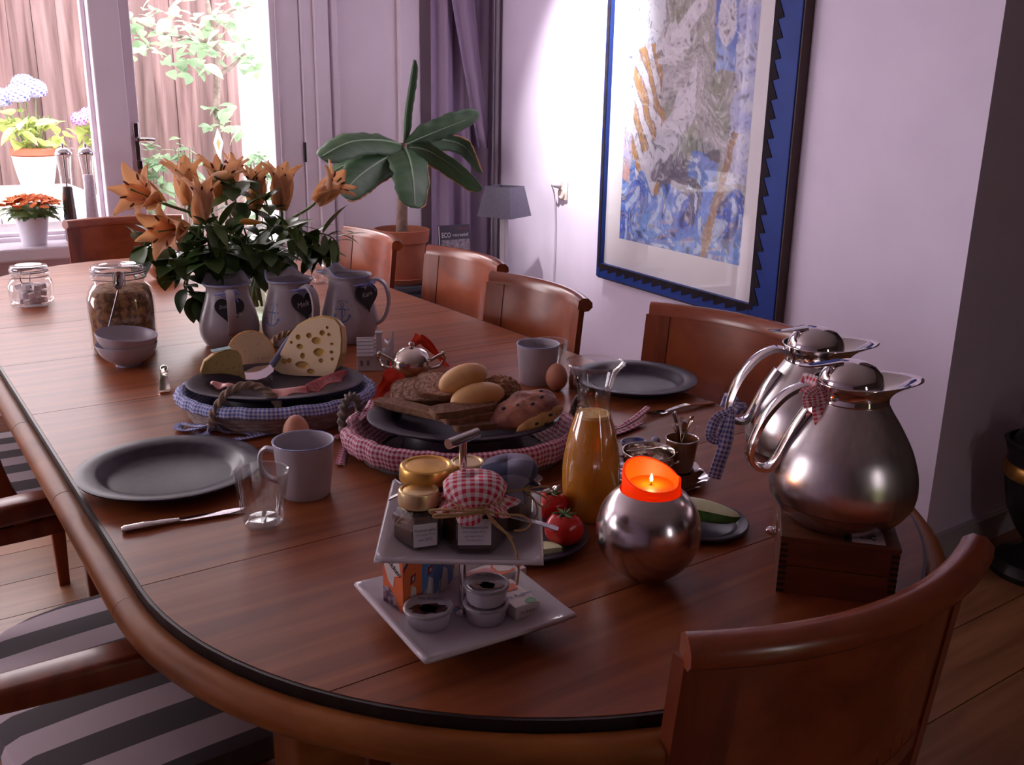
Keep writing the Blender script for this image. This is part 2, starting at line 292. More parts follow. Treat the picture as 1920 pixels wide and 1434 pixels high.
M = dict(
 wall=P('wall_paint', (0.79, 0.69, 0.87), 0.85, c2=(0.76, 0.66, 0.84), ns=6, bump=0.05, bs=200),
 wall2=P('window_wall_paint', (0.84, 0.74, 0.82), 0.8, c2=(0.81, 0.71, 0.79), ns=5),
 rearwall=P('darkened_unseen_wall', (0.13, 0.085, 0.075), 0.85, c2=(0.11, 0.07, 0.06), ns=5),  # unseen walls, colour darkened to cut bounce light on the foreground
 hedge=P('reflected_hedge', (0.16, 0.24, 0.05), 0.8, c2=(0.34, 0.42, 0.12), ns=9, bump=0.8),
 fside=P('dark_frame_side_wood', (0.06, 0.028, 0.026), 0.6, c2=(0.075, 0.036, 0.032), ns=20),
 ceil=P('ceiling_paint', (0.82, 0.78, 0.80), 0.9, c2=(0.78, 0.74, 0.77), ns=4),
 frame=P('window_frame_paint', (0.80, 0.71, 0.80), 0.45, c2=(0.77, 0.68, 0.77), ns=8),
 base=P('baseboard_paint', (0.55, 0.48, 0.52), 0.5, c2=(0.5, 0.44, 0.48), ns=8),
 table=wood('table_wood', (0.18, 0.043, 0.013), (0.275, 0.070, 0.021), (0.36, 0.103, 0.031), st=(2.2, 34, 34), r=0.36, coat=0.0, bump=0.04, per=0.06),
 edge=wood('table_edge_wood', (0.20, 0.058, 0.012), (0.29, 0.088, 0.019), (0.36, 0.12, 0.028), st=(8, 8, 40), r=0.42, coat=0.0),
 step_shade_and_joint=P('dark_step_shade_and_joint', (0.015, 0.010, 0.012), 0.4, c2=(0.02, 0.014, 0.015), ns=30),  # near black: shade of the tabletop step, also the box finger joints
 chair=wood('chair_wood', (0.19, 0.036, 0.012), (0.27, 0.055, 0.018), (0.33, 0.074, 0.024), st=(6, 26, 10), r=0.27, coat=0.3, per=0.05),
 chair2=wood('chair_frame_wood', (0.165, 0.031, 0.011), (0.23, 0.046, 0.016), (0.29, 0.064, 0.022), st=(28, 28, 5), r=0.34, coat=0.1, per=0.05),
 floor=wood('floor_wood', (0.17, 0.065, 0.026), (0.25, 0.10, 0.042), (0.33, 0.14, 0.062), st=(2.0, 22, 10), r=0.42, coat=0.1, per=0.14),
 boxw=wood('box_wood', (0.10, 0.028, 0.011), (0.14, 0.041, 0.015), (0.18, 0.056, 0.02), st=(4, 40, 40), r=0.45, coat=0.1),
 fabric=stripes('striped_seat_fabric', (0.60, 0.50, 0.55), (0.10, 0.088, 0.098), 0.112, 'X', 0.2),
 steel=P('polished_steel', (0.72, 0.67, 0.68), 0.10, 1, c2=(0.68, 0.63, 0.64), ns=12),
 chrome=P('chrome', (0.80, 0.77, 0.78), 0.06, 1, c2=(0.76, 0.73, 0.74), ns=20),
 brushed=P('brushed_steel', (0.62, 0.57, 0.58), 0.27, 1, c2=(0.55, 0.50, 0.51), ns=3, st=(40, 40, 0.8), aniso=0.5),
 ball=P('brushed_ball_steel', (0.70, 0.64, 0.66), 0.20, 1, c2=(0.64, 0.58, 0.60), ns=5, st=(2, 2, 40)),
 silver=P('tarnished_silver', (0.70, 0.62, 0.55), 0.14, 1, c2=(0.58, 0.50, 0.44), ns=14),
 plate=P('dark_stoneware', (0.040, 0.030, 0.052), 0.36, c2=(0.028, 0.020, 0.036), ns=60, spec=0.35),
 white=P('white_porcelain', (0.66, 0.60, 0.66), 0.16, c2=(0.63, 0.57, 0.63), ns=10),
 mug=P('grey_white_ceramic', (0.52, 0.465, 0.52), 0.35, c2=(0.48, 0.43, 0.485), ns=12),
 jug=P('jug_ceramic', (0.46, 0.42, 0.47), 0.28, c2=(0.43, 0.39, 0.44), ns=9),
 bluelip=P('blue_rim_glaze', (0.22, 0.26, 0.62), 0.3, c2=(0.30, 0.34, 0.70), ns=60),
 print_=P('blue_print', (0.10, 0.15, 0.38), 0.4, c2=(0.16, 0.21, 0.46), ns=120),
 chalk=P('chalk', (0.65, 0.62, 0.66), 0.9, c2=(0.5, 0.48, 0.52), ns=300),
 slate=P('blackboard', (0.018, 0.015, 0.020), 0.7, c2=(0.030, 0.025, 0.032), ns=40),
 ribbonb=P('blue_ribbon', (0.16, 0.20, 0.60), 0.6, c2=(0.24, 0.28, 0.70), ns=200),
 glass=thin_glass('clear_glass', (0.985, 0.985, 0.985), 0.07, 0.6),
 film=thin_glass('clear_film', (0.97, 0.97, 0.97), 0.03, 0.25, 0.12),
 pane=thin_glass('window_pane', (0.99, 0.99, 0.99), 0.02, 0.5),
 pglass=thin_glass('picture_glass', (0.99, 0.99, 0.99), 0.012, 0.13),
 juice=P('orange_juice', (0.72, 0.30, 0.008), 0.6, c2=(0.66, 0.26, 0.006), ns=30),
 foam=P('juice_foam', (0.85, 0.55, 0.22), 0.7, c2=(0.70, 0.36, 0.06), ns=120, bump=0.5),
 gold=P('gold_lid', (0.80, 0.47, 0.12), 0.32, 0.85, c2=(0.72, 0.41, 0.10), ns=20),
 gold2=P('pale_gold_lid', (0.80, 0.62, 0.34), 0.33, 0.8, c2=(0.72, 0.54, 0.28), ns=20),
 jam=P('dark_jam', (0.035, 0.010, 0.010), 0.25, c2=(0.06, 0.016, 0.012), ns=60),
 jam2=P('brown_jam', (0.16, 0.065, 0.030), 0.3, c2=(0.10, 0.04, 0.022), ns=60),
 jam3=P('amber_jam', (0.22, 0.075, 0.02), 0.25, c2=(0.15, 0.05, 0.015), ns=60),
 paper=P('white_paper', (0.74, 0.68, 0.74), 0.8, c2=(0.70, 0.64, 0.70), ns=40),
 ink=P('black_ink', (0.03, 0.025, 0.035), 0.8, c2=(0.05, 0.04, 0.05), ns=50),
 greyink=P('grey_ink', (0.14, 0.12, 0.15), 0.8, c2=(0.20, 0.17, 0.20), ns=80),
 raffia=P('raffia', (0.55, 0.33, 0.15), 0.7, c2=(0.42, 0.24, 0.10), ns=60, st=(1, 1, 8)),
 orange=P('orange_card', (0.85, 0.20, 0.06), 0.4, c2=(0.80, 0.16, 0.05), ns=20),
 pink=P('pink_card', (0.85, 0.36, 0.34), 0.4, c2=(0.75, 0.24, 0.28), ns=35),
 bluec=P('blue_card', (0.13, 0.25, 0.55), 0.4, c2=(0.20, 0.34, 0.62), ns=20),
 navyc=P('navy_card', (0.03, 0.05, 0.22), 0.4, c2=(0.04, 0.07, 0.26), ns=20),
 cream=P('cream_card', (0.78, 0.70, 0.68), 0.45, c2=(0.74, 0.66, 0.64), ns=20),
 purple=P('flake_print', (0.16, 0.07, 0.10), 0.4, c2=(0.45, 0.36, 0.44), ns=120, nd=2, lo=0.45, hi=0.6),
 green=P('green_card', (0.10, 0.33, 0.12), 0.4, c2=(0.14, 0.40, 0.15), ns=20),
 darkred=P('dark_red_print', (0.28, 0.04, 0.07), 0.4, c2=(0.22, 0.03, 0.06), ns=30),
 redb=P('bright_red_fabric', (0.85, 0.045, 0.010), 0.75, c2=(0.70, 0.03, 0.008), ns=30, st=(1, 1, 4)),
 rope=P('seagrass_rope', (0.42, 0.31, 0.24), 0.85, c2=(0.30, 0.21, 0.16), ns=90),
 ropedark=P('grey_brown_rope', (0.25, 0.19, 0.17), 0.85, c2=(0.12, 0.09, 0.08), ns=90),
 wicker=P('wicker', (0.42, 0.32, 0.29), 0.8, c2=(0.28, 0.20, 0.18), ns=60, st=(1, 1, 3)),
 wicker2=P('dark_wicker', (0.16, 0.12, 0.13), 0.8, c2=(0.10, 0.08, 0.09), ns=60),
 blueg=gingham('blue_gingham', (0.10, 0.15, 0.52), (0.66, 0.66, 0.80), 150, 150),
 redg=gingham('red_gingham', (0.40, 0.02, 0.09), (0.72, 0.55, 0.62), 150, 120),
 redg2=gingham('red_jar_gingham', (0.62, 0.02, 0.06), (0.80, 0.70, 0.74), 26, 100),
 ribg=gingham('red_ribbon_gingham', (0.62, 0.03, 0.06), (0.78, 0.68, 0.74), 3, 90),
 ribbg=gingham('blue_ribbon_gingham', (0.07, 0.09, 0.36), (0.62, 0.60, 0.74), 3, 90),
 denim=P('navy_check_cloth', (0.05, 0.055, 0.12), 0.9, c2=(0.07, 0.075, 0.15), ns=100),
 denim2=P('grey_check_cloth', (0.36, 0.33, 0.43), 0.9, c2=(0.31, 0.28, 0.38), ns=100),
 denim3=P('mid_check_cloth', (0.13, 0.135, 0.24), 0.9, c2=(0.10, 0.105, 0.20), ns=100),
 cheese=P('pale_cheese', (0.86, 0.66, 0.42), 0.5, c2=(0.82, 0.61, 0.38), ns=15, sss=0.15),
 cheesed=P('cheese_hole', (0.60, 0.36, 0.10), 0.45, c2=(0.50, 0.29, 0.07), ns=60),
 herb=P('herb_cheese', (0.72, 0.53, 0.36), 0.6, c2=(0.40, 0.26, 0.15), ns=110, nd=2, lo=0.6, hi=0.72, bump=0.2),
 herb2=P('green_herb_cheese', (0.58, 0.44, 0.16), 0.6, c2=(0.36, 0.24, 0.08), ns=120, nd=2, lo=0.55, hi=0.7, bump=0.3),
 rind=P('orange_rind', (0.80, 0.40, 0.07), 0.35, c2=(0.72, 0.34, 0.05), ns=20),
 rindd=P('yellow_rind', (0.62, 0.38, 0.10), 0.35, c2=(0.5, 0.28, 0.06), ns=14),
 mint=P('mint_label', (0.40, 0.62, 0.45), 0.5, c2=(0.30, 0.48, 0.62), ns=60),
 ham=P('ham', (0.60, 0.16, 0.15), 0.4, c2=(0.72, 0.34, 0.32), ns=60),
 salami=P('salami', (0.42, 0.04, 0.05), 0.4, c2=(0.55, 0.14, 0.13), ns=160),
 bluehandle=P('blue_grey_handle', (0.12, 0.14, 0.26), 0.5, c2=(0.15, 0.17, 0.30), ns=60),
 crumb=P('brown_crumb', (0.52, 0.32, 0.245), 0.9, c2=(0.25, 0.125, 0.085), ns=150, nd=3, lo=0.42, hi=0.62, bump=0.9, bs=260),
 crust=P('bread_crust', (0.20, 0.085, 0.040), 0.8, c2=(0.28, 0.13, 0.07), ns=60, bump=0.8, bs=200),
 rye=P('rye_bread', (0.17, 0.068, 0.042), 0.85, c2=(0.27, 0.125, 0.08), ns=140, bump=0.9, bs=240),
 bun=P('soft_bun', (0.76, 0.46, 0.20), 0.55, c2=(0.60, 0.25, 0.075), ns=13, bump=0.1, bs=60),
 seed=P('seeded_roll', (0.30, 0.12, 0.055), 0.8, c2=(0.55, 0.33, 0.18), ns=170, nd=2, lo=0.5, hi=0.65, bump=1, bs=200),
 raisin=P('raisin_bread', (0.50, 0.20, 0.12), 0.55, c2=(0.24, 0.075, 0.06), ns=38, bump=0.9, bs=75),
 raisind=P('raisin', (0.06, 0.025, 0.03), 0.5, c2=(0.06, 0.03, 0.04), ns=90),
 raisinin=P('raisin_bread_inside', (0.66, 0.40, 0.16), 0.7, c2=(0.50, 0.24, 0.08), ns=40, bump=0.4),
 egg=P('brown_egg', (0.62, 0.27, 0.17), 0.5, c2=(0.56, 0.23, 0.14), ns=40),
 tomato=P('tomato_skin', (0.55, 0.018, 0.015), 0.2, c2=(0.46, 0.014, 0.012), ns=10),
 calyx=P('tomato_calyx', (0.06, 0.12, 0.03), 0.7, c2=(0.09, 0.16, 0.04), ns=60),
 cuke=P('cucumber_flesh', (0.70, 0.74, 0.50), 0.4, c2=(0.60, 0.68, 0.40), ns=80),
 cukeskin=P('cucumber_skin', (0.05, 0.14, 0.03), 0.4, c2=(0.12, 0.24, 0.05), ns=60),
 wax=P('orange_wax', (0.95, 0.20, 0.005), 0.45, c2=(0.92, 0.18, 0.005), ns=8),
 lily=P('lily_petal', (0.97, 0.64, 0.40), 0.5, c2=(0.97, 0.72, 0.52), ns=14, st=(1, 1, 3)),
 lily2=P('pale_lily_throat', (0.90, 0.62, 0.42), 0.5, c2=(0.90, 0.54, 0.3), ns=14),
 anther=P('anther', (0.10, 0.02, 0.012), 0.8, c2=(0.16, 0.04, 0.02), ns=60),
 stem=P('green_stem', (0.10, 0.17, 0.05), 0.5, c2=(0.14, 0.22, 0.06), ns=20),
 leaf=P('dark_leaf', (0.045, 0.095, 0.024), 0.4, c2=(0.10, 0.17, 0.045), ns=16, bump=0.2),
 leaf2=P('mid_leaf', (0.09, 0.16, 0.035), 0.38, c2=(0.14, 0.22, 0.06), ns=16, bump=0.2),
 banana=P('banana_leaf', (0.036, 0.090, 0.038), 0.5, c2=(0.070, 0.135, 0.058), ns=7, st=(1, 6, 1), bump=0.2),
 banrib=P('banana_rib', (0.25, 0.36, 0.22), 0.5, c2=(0.3, 0.4, 0.26), ns=10),
 bantrunk=P('banana_trunk', (0.28, 0.17, 0.13), 0.8, c2=(0.16, 0.09, 0.07), ns=25, bump=0.5),
 banedge=P('dry_leaf_edge', (0.50, 0.28, 0.10), 0.7, c2=(0.36, 0.16, 0.06), ns=30),
 terra=P('terracotta', (0.40, 0.115, 0.060), 0.75, c2=(0.34, 0.095, 0.05), ns=12),
 soil=P('soil', (0.03, 0.018, 0.014), 0.95, c2=(0.05, 0.03, 0.02), ns=80, bump=0.6),
 curtain=P('lilac_curtain', (0.52, 0.40, 0.56), 0.9, c2=(0.47, 0.36, 0.51), ns=10, st=(1, 1, 0.2)),
 curtain2=P('grey_curtain', (0.34, 0.28, 0.34), 0.9, c2=(0.30, 0.25, 0.31), ns=10, st=(1, 1, 0.2)),
 shade=P('grey_lamp_shade', (0.12, 0.105, 0.15), 0.85, c2=(0.14, 0.125, 0.175), ns=100),
 lampst=P('grey_lamp_stem', (0.45, 0.40, 0.46), 0.4, c2=(0.40, 0.36, 0.42), ns=20),
 outlet=P('outlet_plastic', (0.72, 0.60, 0.56), 0.4, c2=(0.68, 0.57, 0.53), ns=20),
 plug=P('plug_plastic', (0.55, 0.5, 0.55), 0.4, c2=(0.5, 0.46, 0.5), ns=20),
 fblue=P('blue_picture_frame', (0.014, 0.040, 0.23), 0.5, c2=(0.018, 0.050, 0.27), ns=10, spec=0.2),
 fblack=P('black_frame_paint', (0.014, 0.010, 0.015), 0.8, spec=0.15, c2=(0.028, 0.02, 0.03), ns=20),
 mount=P('picture_mount', (0.82, 0.77, 0.82), 0.8, c2=(0.80, 0.75, 0.80), ns=10),
 iron=P('black_iron', (0.012, 0.010, 0.013), 0.35, 0.3, c2=(0.02, 0.016, 0.018), ns=30, bump=0.1),
 brass=P('aged_brass', (0.55, 0.28, 0.06), 0.35, 0.8, c2=(0.30, 0.13, 0.03), ns=30),
 stool=P('dark_stool_paint', (0.020, 0.022, 0.032), 0.4, c2=(0.03, 0.033, 0.045), ns=20),
 fence=wood('fence_wood', (0.065, 0.032, 0.030), (0.135, 0.080, 0.077), (0.21, 0.14, 0.135), st=(14, 14, 0.9), r=0.8, coat=0, per=0.22),
 deck=wood('grey_deck_wood', (0.42, 0.40, 0.42), (0.52, 0.50, 0.52), (0.60, 0.58, 0.60), st=(3, 20, 20), r=0.8, coat=0, per=0.1),
 ground=P('paved_ground', (0.34, 0.32, 0.30), 0.9, c2=(0.42, 0.40, 0.38), ns=3),
 render=P('white_render', (0.88, 0.88, 0.86), 0.9, c2=(0.84, 0.84, 0.82), ns=4),
 post=P('grey_post', (0.38, 0.42, 0.48), 0.7, c2=(0.44, 0.48, 0.54), ns=8),
 tleaf=P('tree_leaf', (0.10, 0.20, 0.11), 0.5, c2=(0.34, 0.44, 0.34), ns=3, nd=1),
 yleaf=P('hydrangea_leaf', (0.42, 0.52, 0.14), 0.5, c2=(0.56, 0.62, 0.26), ns=6),
 bark=P('tree_bark', (0.13, 0.10, 0.085), 0.9, c2=(0.22, 0.18, 0.15), ns=30, bump=0.5),
 hblue=P('blue_petals', (0.28, 0.30, 0.70), 0.7, c2=(0.62, 0.52, 0.74), ns=25),
 hpurp=P('purple_petals', (0.50, 0.22, 0.60), 0.7, c2=(0.62, 0.36, 0.66), ns=30),
 mari=P('orange_blossom', (0.72, 0.13, 0.03), 0.7, c2=(0.85, 0.24, 0.05), ns=60),
 potw=P('white_pot', (0.66, 0.62, 0.70), 0.4, c2=(0.62, 0.58, 0.67), ns=10),
 basketw=P('white_basket', (0.78, 0.74, 0.74), 0.8, c2=(0.5, 0.46, 0.46), ns=40, st=(1, 1, 4), bump=0.6),
 pepper=P('peppercorns', (0.020, 0.012, 0.014), 0.7, c2=(0.05, 0.03, 0.03), ns=150),
 salt=P('coarse_salt', (0.75, 0.66, 0.75), 0.8, c2=(0.65, 0.57, 0.66), ns=120),
 muesli=P('muesli', (0.50, 0.27, 0.12), 0.85, c2=(0.20, 0.095, 0.05), ns=85, nd=4, lo=0.4, hi=0.62, bump=1, bs=110),
 sugar=P('sugar_cube', (0.80, 0.72, 0.76), 0.7, c2=(0.75, 0.67, 0.71), ns=100),
 wire=P('steel_wire', (0.25, 0.22, 0.24), 0.3, 1, c2=(0.2, 0.18, 0.2), ns=30),
 seal=P('jar_seal', (0.62, 0.52, 0.55), 0.6, c2=(0.55, 0.46, 0.5), ns=30),
 cupbrown=P('amber_cup', (0.17, 0.060, 0.025), 0.25, c2=(0.22, 0.08, 0.03), ns=20),
 delft=P('blue_white_china', (0.07, 0.10, 0.36), 0.2, c2=(0.55, 0.55, 0.68), ns=60, nd=2),
 book=P('dark_book_cover', (0.035, 0.025, 0.045), 0.4, c2=(0.05, 0.035, 0.06), ns=14),
 bookred=P('red_print', (0.30, 0.03, 0.07), 0.5, c2=(0.26, 0.03, 0.06), ns=20),
 bookpic=P('cover_picture', (0.16, 0.12, 0.16), 0.5, c2=(0.45, 0.38, 0.42), ns=60),
 flame=P('candle_flame', (1, 0.85, 0.5), 0.5, c2=(1, 0.8, 0.4), ns=4, emit=(1, 0.80, 0.42), es=14),
 wick=P('wick', (0.02, 0.015, 0.01), 0.9, c2=(0.04, 0.02, 0.01), ns=80),
 plum=P('dark_plum', (0.03, 0.012, 0.02), 0.3, c2=(0.05, 0.02, 0.03), ns=20),
)
M['edge'].node_tree.nodes['Principled BSDF'].inputs['Specular IOR Level'].default_value = 0.25
M['table'].node_tree.nodes['Principled BSDF'].inputs['Specular IOR Level'].default_value = 0.42
# wax is translucent
n = M['wax'].node_tree; b = n.nodes['Principled BSDF']; tl = n.nodes.new('ShaderNodeBsdfTranslucent'); tl.inputs[0].default_value = (1, 0.18, 0.002, 1)
ms = n.nodes.new('ShaderNodeMixShader'); ms.inputs[0].default_value = 0.6; out = n.nodes['Material Output']
n.links.new(b.outputs[0], ms.inputs[1]); n.links.new(tl.outputs[0], ms.inputs[2]); n.links.new(ms.outputs[0], out.inputs[0])

# thin petals and leaves let light through
for k_, c_, f_ in (('lily', (1.0, 0.74, 0.48, 1), 0.5), ('tleaf', (0.50, 0.66, 0.42, 1), 0.35), ('yleaf', (0.62, 0.70, 0.30, 1), 0.3), ('curtain', (0.5, 0.38, 0.55, 1), 0.3)):
    n = M[k_].node_tree; b = n.nodes['Principled BSDF']; tl = n.nodes.new('ShaderNodeBsdfTranslucent'); tl.inputs[0].default_value = c_
    ms = n.nodes.new('ShaderNodeMixShader'); ms.inputs[0].default_value = f_; out = n.nodes['Material Output']
    n.links.new(b.outputs[0], ms.inputs[1]); n.links.new(tl.outputs[0], ms.inputs[2]); n.links.new(ms.outputs[0], out.inputs[0])

# ------------------------------------------------------------------ lettering (default font), built as flat meshes
TXT = {}
def _text(body, bold=0.0, shear=0.0):
    key = (body, bold, shear)
    if key in TXT: return TXT[key]
    c = bpy.data.curves.new('lettering', 'FONT'); c.body = body; c.size = 1; c.align_x = 'CENTER'; c.align_y = 'CENTER'; c.offset = bold; c.shear = shear; c.resolution_u = 2
    o = bpy.data.objects.new('lettering', c); COL.objects.link(o); dg = bpy.context.evaluated_depsgraph_get()
    m = bpy.data.meshes.new_from_object(o.evaluated_get(dg))
    s = ([v.co.copy() for v in m.vertices], [tuple(p.vertices) for p in m.polygons], None)
    bpy.data.objects.remove(o); bpy.data.curves.remove(c); bpy.data.meshes.remove(m)
    TXT[key] = s; return s
for a in (('Vlokken', 0.01, 0.25), ('Vruchten', 0.01, 0.25), ('De Ruijter', 0.01, 0.2), ('Sinaasappel jam', 0.0, 0.15), ('(met stukjes fruit)', 0, 0.1), ('gemaakt door', 0, 0.1), ('03/08/2012', 0, 0),
          ('Pruimen gelei', 0.0, 0.1), ('juni 2012', 0, 0.1), ('Soja', 0.0, 0.3), ('melk', 0.0, 0.3), ('Melk', 0, 0.3), ('Karn', 0, 0.3), ('SAILOR', 0.0, 0), ('ECO', 0.03, 0), ('recreatief', 0.02, 0), ('wonen', 0.02, 0)):
    _text(*a)
def text(body, size, bold=0.0, shear=0.0, wx=1.0):
    s = _text(body, bold, shear); return ([V((p.x * size * wx, p.y * size, 0)) for p in s[0]], s[1], None)
# ================================================================== the room
fl = bpy.data.objects.new('floor', None); COL.objects.link(fl); struct(fl)
pm = {}
row = 0; y = -0.62
while y < WY - 0.01:
    wd = 0.20; x = -2.2 - random.random() * 1.0
    while x < 3.9:
        L = random.choice((1.1, 1.3, 1.5)); x0, x1 = max(x, -2.2), min(x + L, 3.9)
        y1 = min(y + wd, WY)
        if x1 > x0 + 0.02 and not (y > 1.3 and x0 > 2.9):
            kx = (round(x1 - x0, 2), round(y1 - y, 3))
            if kx not in pm: pm[kx] = me('plank', box(x1 - x0 - 0.003, y1 - y - 0.003, 0.02), M['floor'], False)
            obj('plank', pm[kx], parent=fl, loc=((x0 + x1) / 2, (y + y1) / 2, -0.010))
        x += L
    y += wd
obj('floor_slab', boxb(-2.2, 3.9, -2.5, -0.622, -0.02, 0), M['floor'], fl, smooth=False)
obj('subfloor', boxb(-2.4, 4.1, -2.7, WY + 0.2, -0.06, -0.0205), M['soil'], fl, smooth=False)
struct(obj('ceiling', boxb(-2.4, 4.1, -2.7, WY + 0.2, 2.60, 2.7), M['ceil'], smooth=False))
L = (WY - K.y) / cos(TH); E = K + WD * L
struct(obj('wall_right', prism([(K.x, K.y), (K.x + 0.25, K.y), (E.x + 0.25, E.y), (E.x, E.y)], -0.02, 2.6), M['wall'], smooth=False))
struct(obj('wall_recess', boxb(K.x + 0.25, 3.9, K.y, K.y + 0.15, -0.02, 2.6), M['wall'], smooth=False))
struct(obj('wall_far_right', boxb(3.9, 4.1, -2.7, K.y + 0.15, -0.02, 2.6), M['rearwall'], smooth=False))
struct(obj('wall_left', join(boxb(-2.4, -2.2, -2.7, 2.4, -0.02, 2.6), boxb(-2.4, -2.2, 4.0, WY + 0.2, -0.02, 2.6), boxb(-2.4, -2.2, 2.4, 4.0, -0.02, 0.85), boxb(-2.4, -2.2, 2.4, 4.0, 2.15, 2.6)), M['wall'], smooth=False))
lw = bpy.data.objects.new('window_3', None); COL.objects.link(lw); struct(lw)
obj('frame', join(boxb(-2.32, -2.24, 2.4, 2.47, 0.85, 2.15), boxb(-2.32, -2.24, 3.93, 4.0, 0.85, 2.15), boxb(-2.32, -2.24, 2.47, 3.93, 0.85, 0.92), boxb(-2.32, -2.24, 2.47, 3.93, 2.08, 2.15), boxb(-2.32, -2.24, 3.17, 3.23, 0.92, 2.08)), M['frame'], lw, smooth=False)
for y in (2.82, 3.58): obj('pane', boxb(-2.282, -2.278, y - 0.35, y + 0.35, 0.92, 2.08), M['pane'], lw, smooth=False)
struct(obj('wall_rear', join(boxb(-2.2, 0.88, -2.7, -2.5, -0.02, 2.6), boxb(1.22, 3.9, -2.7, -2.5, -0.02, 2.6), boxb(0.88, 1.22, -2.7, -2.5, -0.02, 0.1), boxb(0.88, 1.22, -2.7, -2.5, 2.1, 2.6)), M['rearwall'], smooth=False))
XW0, XM0, XM1, XD0, XD1, XD2, XJ = -1.35, 0.925, 1.047, 1.095, 1.695, 1.84, 1.97
struct(obj('wall_window', join(boxb(-2.2, XW0, WY, WY + 0.2, -0.02, 2.6), boxb(XW0, XM0 + 0.06, WY, WY + 0.2, -0.02, 0.672), boxb(XW0, XJ, WY, WY + 0.2, 2.28, 2.6),
       boxb(XJ, E.x + 0.25, WY, WY + 0.2, -0.02, 2.6)), M['wall2'], smooth=False))
struct(obj('baseboard_recess', join(boxb(K.x, 3.9, K.y - 0.015, K.y, 0, 0.083), boxb(K.x, 3.9, K.y - 0.009, K.y, 0.083, 0.09)), M['base'], smooth=False))
bb = box(L - 0.02, 0.014, 0.083); q = xf(bb, loc=tuple(K + WD * (L / 2) + WN * 0.007 + V((0, 0, 0.0415))), rot=(0, 0, pi / 2 - TH))
struct(obj('baseboard_right', q, M['base'], smooth=False))
# left window: frame, sill, pane
wi = bpy.data.objects.new('window_1', None); COL.objects.link(wi); struct(wi)
fz0, fz1 = 0.67, 2.28
obj('frame', join(boxb(XM0, XM1, WY - 0.03, WY + 0.10, fz0, fz1), boxb(XW0, XW0 + 0.07, WY - 0.01, WY + 0.10, fz0, fz1), boxb(XW0 + 0.07, XM0, WY, WY + 0.10, fz1 - 0.08, fz1), boxb(XW0 + 0.07, XM0, WY, WY + 0.10, fz0, fz0 + 0.075)), M['frame'], wi, bevel=0.006, smooth=False)
obj('glazing_bead', join(boxb(XM0 - 0.018, XM0, WY + 0.02, WY + 0.06, fz0 + 0.075, fz1 - 0.08), boxb(XW0 + 0.07, XM0 - 0.018, WY + 0.02, WY + 0.06, fz0 + 0.075, fz0 + 0.09)), M['frame'], wi, bevel=0.003, smooth=False)
obj('pane', boxb(XW0 + 0.07, XM0 - 0.018, WY + 0.045, WY + 0.049, fz0 + 0.09, fz1 - 0.08), M['pane'], wi, smooth=False)
obj('sill', boxb(XW0 - 0.05, XM0 + 0.02, WY - 0.205, WY, 0.675, 0.727), M['white'], wi, bevel=0.008, smooth=False)
# door with glass
dr = bpy.data.objects.new('door_1', None); COL.objects.link(dr); struct(dr)
obj('stile', boxb(XM1 + 0.004, XD0, WY, WY + 0.06, 0.02, fz1), M['frame'], dr, bevel=0.005, smooth=False)
obj('stile', join(boxb(XD1, XD2 - 0.006, WY, WY + 0.06, 0.02, fz1), boxb(XD1 + 0.025, XD1 + 0.032, WY - 0.006, WY, 0.02, fz1)), M['frame'], dr, bevel=0.005, smooth=False)
obj('rail', boxb(XD0, XD1, WY, WY + 0.06, 0.02, 0.24), M['frame'], dr, bevel=0.005, smooth=False)
obj('rail', boxb(XD0, XD1, WY, WY + 0.06, 2.16, fz1), M['frame'], dr, bevel=0.005, smooth=False)
obj('pane', boxb(XD0, XD1, WY + 0.028, WY + 0.032, 0.24, 2.16), M['pane'], dr, smooth=False)
hz = Yp(243, 262, WY - 0.03).z
hp = obj('handle_plate', join(boxb(XM1 + 0.018, XM1 + 0.040, WY - 0.010, WY, hz - 0.16, hz + 0.07)), M['steel'], dr, bevel=0.003)
obj('door_handle', join(tube([(XM1 + 0.029, WY - 0.005, hz), (XM1 + 0.029, WY - 0.052, hz)], 0.009, 10), tube(spline([(XM1 + 0.029, WY - 0.052, hz), (XM1 + 0.06, WY - 0.056, hz + 0.001), (XM1 + 0.09, WY - 0.052, hz - 0.002)], 5), 0.008, 10)), M['chrome'], hp)
obj('key', join(box(0.012, 0.03, 0.034, (XM1 + 0.029, WY - 0.025, hz - 0.105)), tube([(XM1 + 0.029, WY - 0.005, hz - 0.1), (XM1 + 0.029, WY - 0.03, hz - 0.1)], 0.004, 8)), M['iron'], hp)
struct(obj('trim_1', join(boxb(XD2, XD2 + 0.06, WY - 0.012, WY + 0.1, 0, fz1), boxb(XD2 + 0.06, XJ, WY - 0.03, WY + 0.1, 0, fz1)), M['frame'], bevel=0.005, smooth=False))
for z0 in (0.42, 1.02, 1.75):
    obj('hinge', tube([(XD2 - 0.003, WY - 0.006, z0), (XD2 - 0.003, WY - 0.006, z0 + 0.09)], 0.007, 10), M['iron'], dr)
struct(obj('trim_2', boxb(2.335, 2.45, WY - 0.035, WY, 0, 2.6), M['wall2'], bevel=0.008, smooth=False))
struct(obj('trim_3', boxb(1.985, 2.02, WY - 0.02, WY, 0, 2.6), M['wall2'], bevel=0.006, smooth=False))
# rear window behind the viewer
rw = bpy.data.objects.new('window_2', None); COL.objects.link(rw); struct(rw)
obj('frame', join(boxb(0.88, 0.94, -2.6, -2.5, 0.1, 2.1), boxb(1.16, 1.22, -2.6, -2.5, 0.1, 2.1), boxb(0.94, 1.16, -2.6, -2.5, 0.1, 0.18), boxb(0.94, 1.16, -2.6, -2.5, 2.04, 2.1)), M['frame'], rw, smooth=False)
obj('pane', boxb(0.94, 1.16, -2.552, -2.548, 0.18, 2.04), M['pane'], rw, smooth=False)

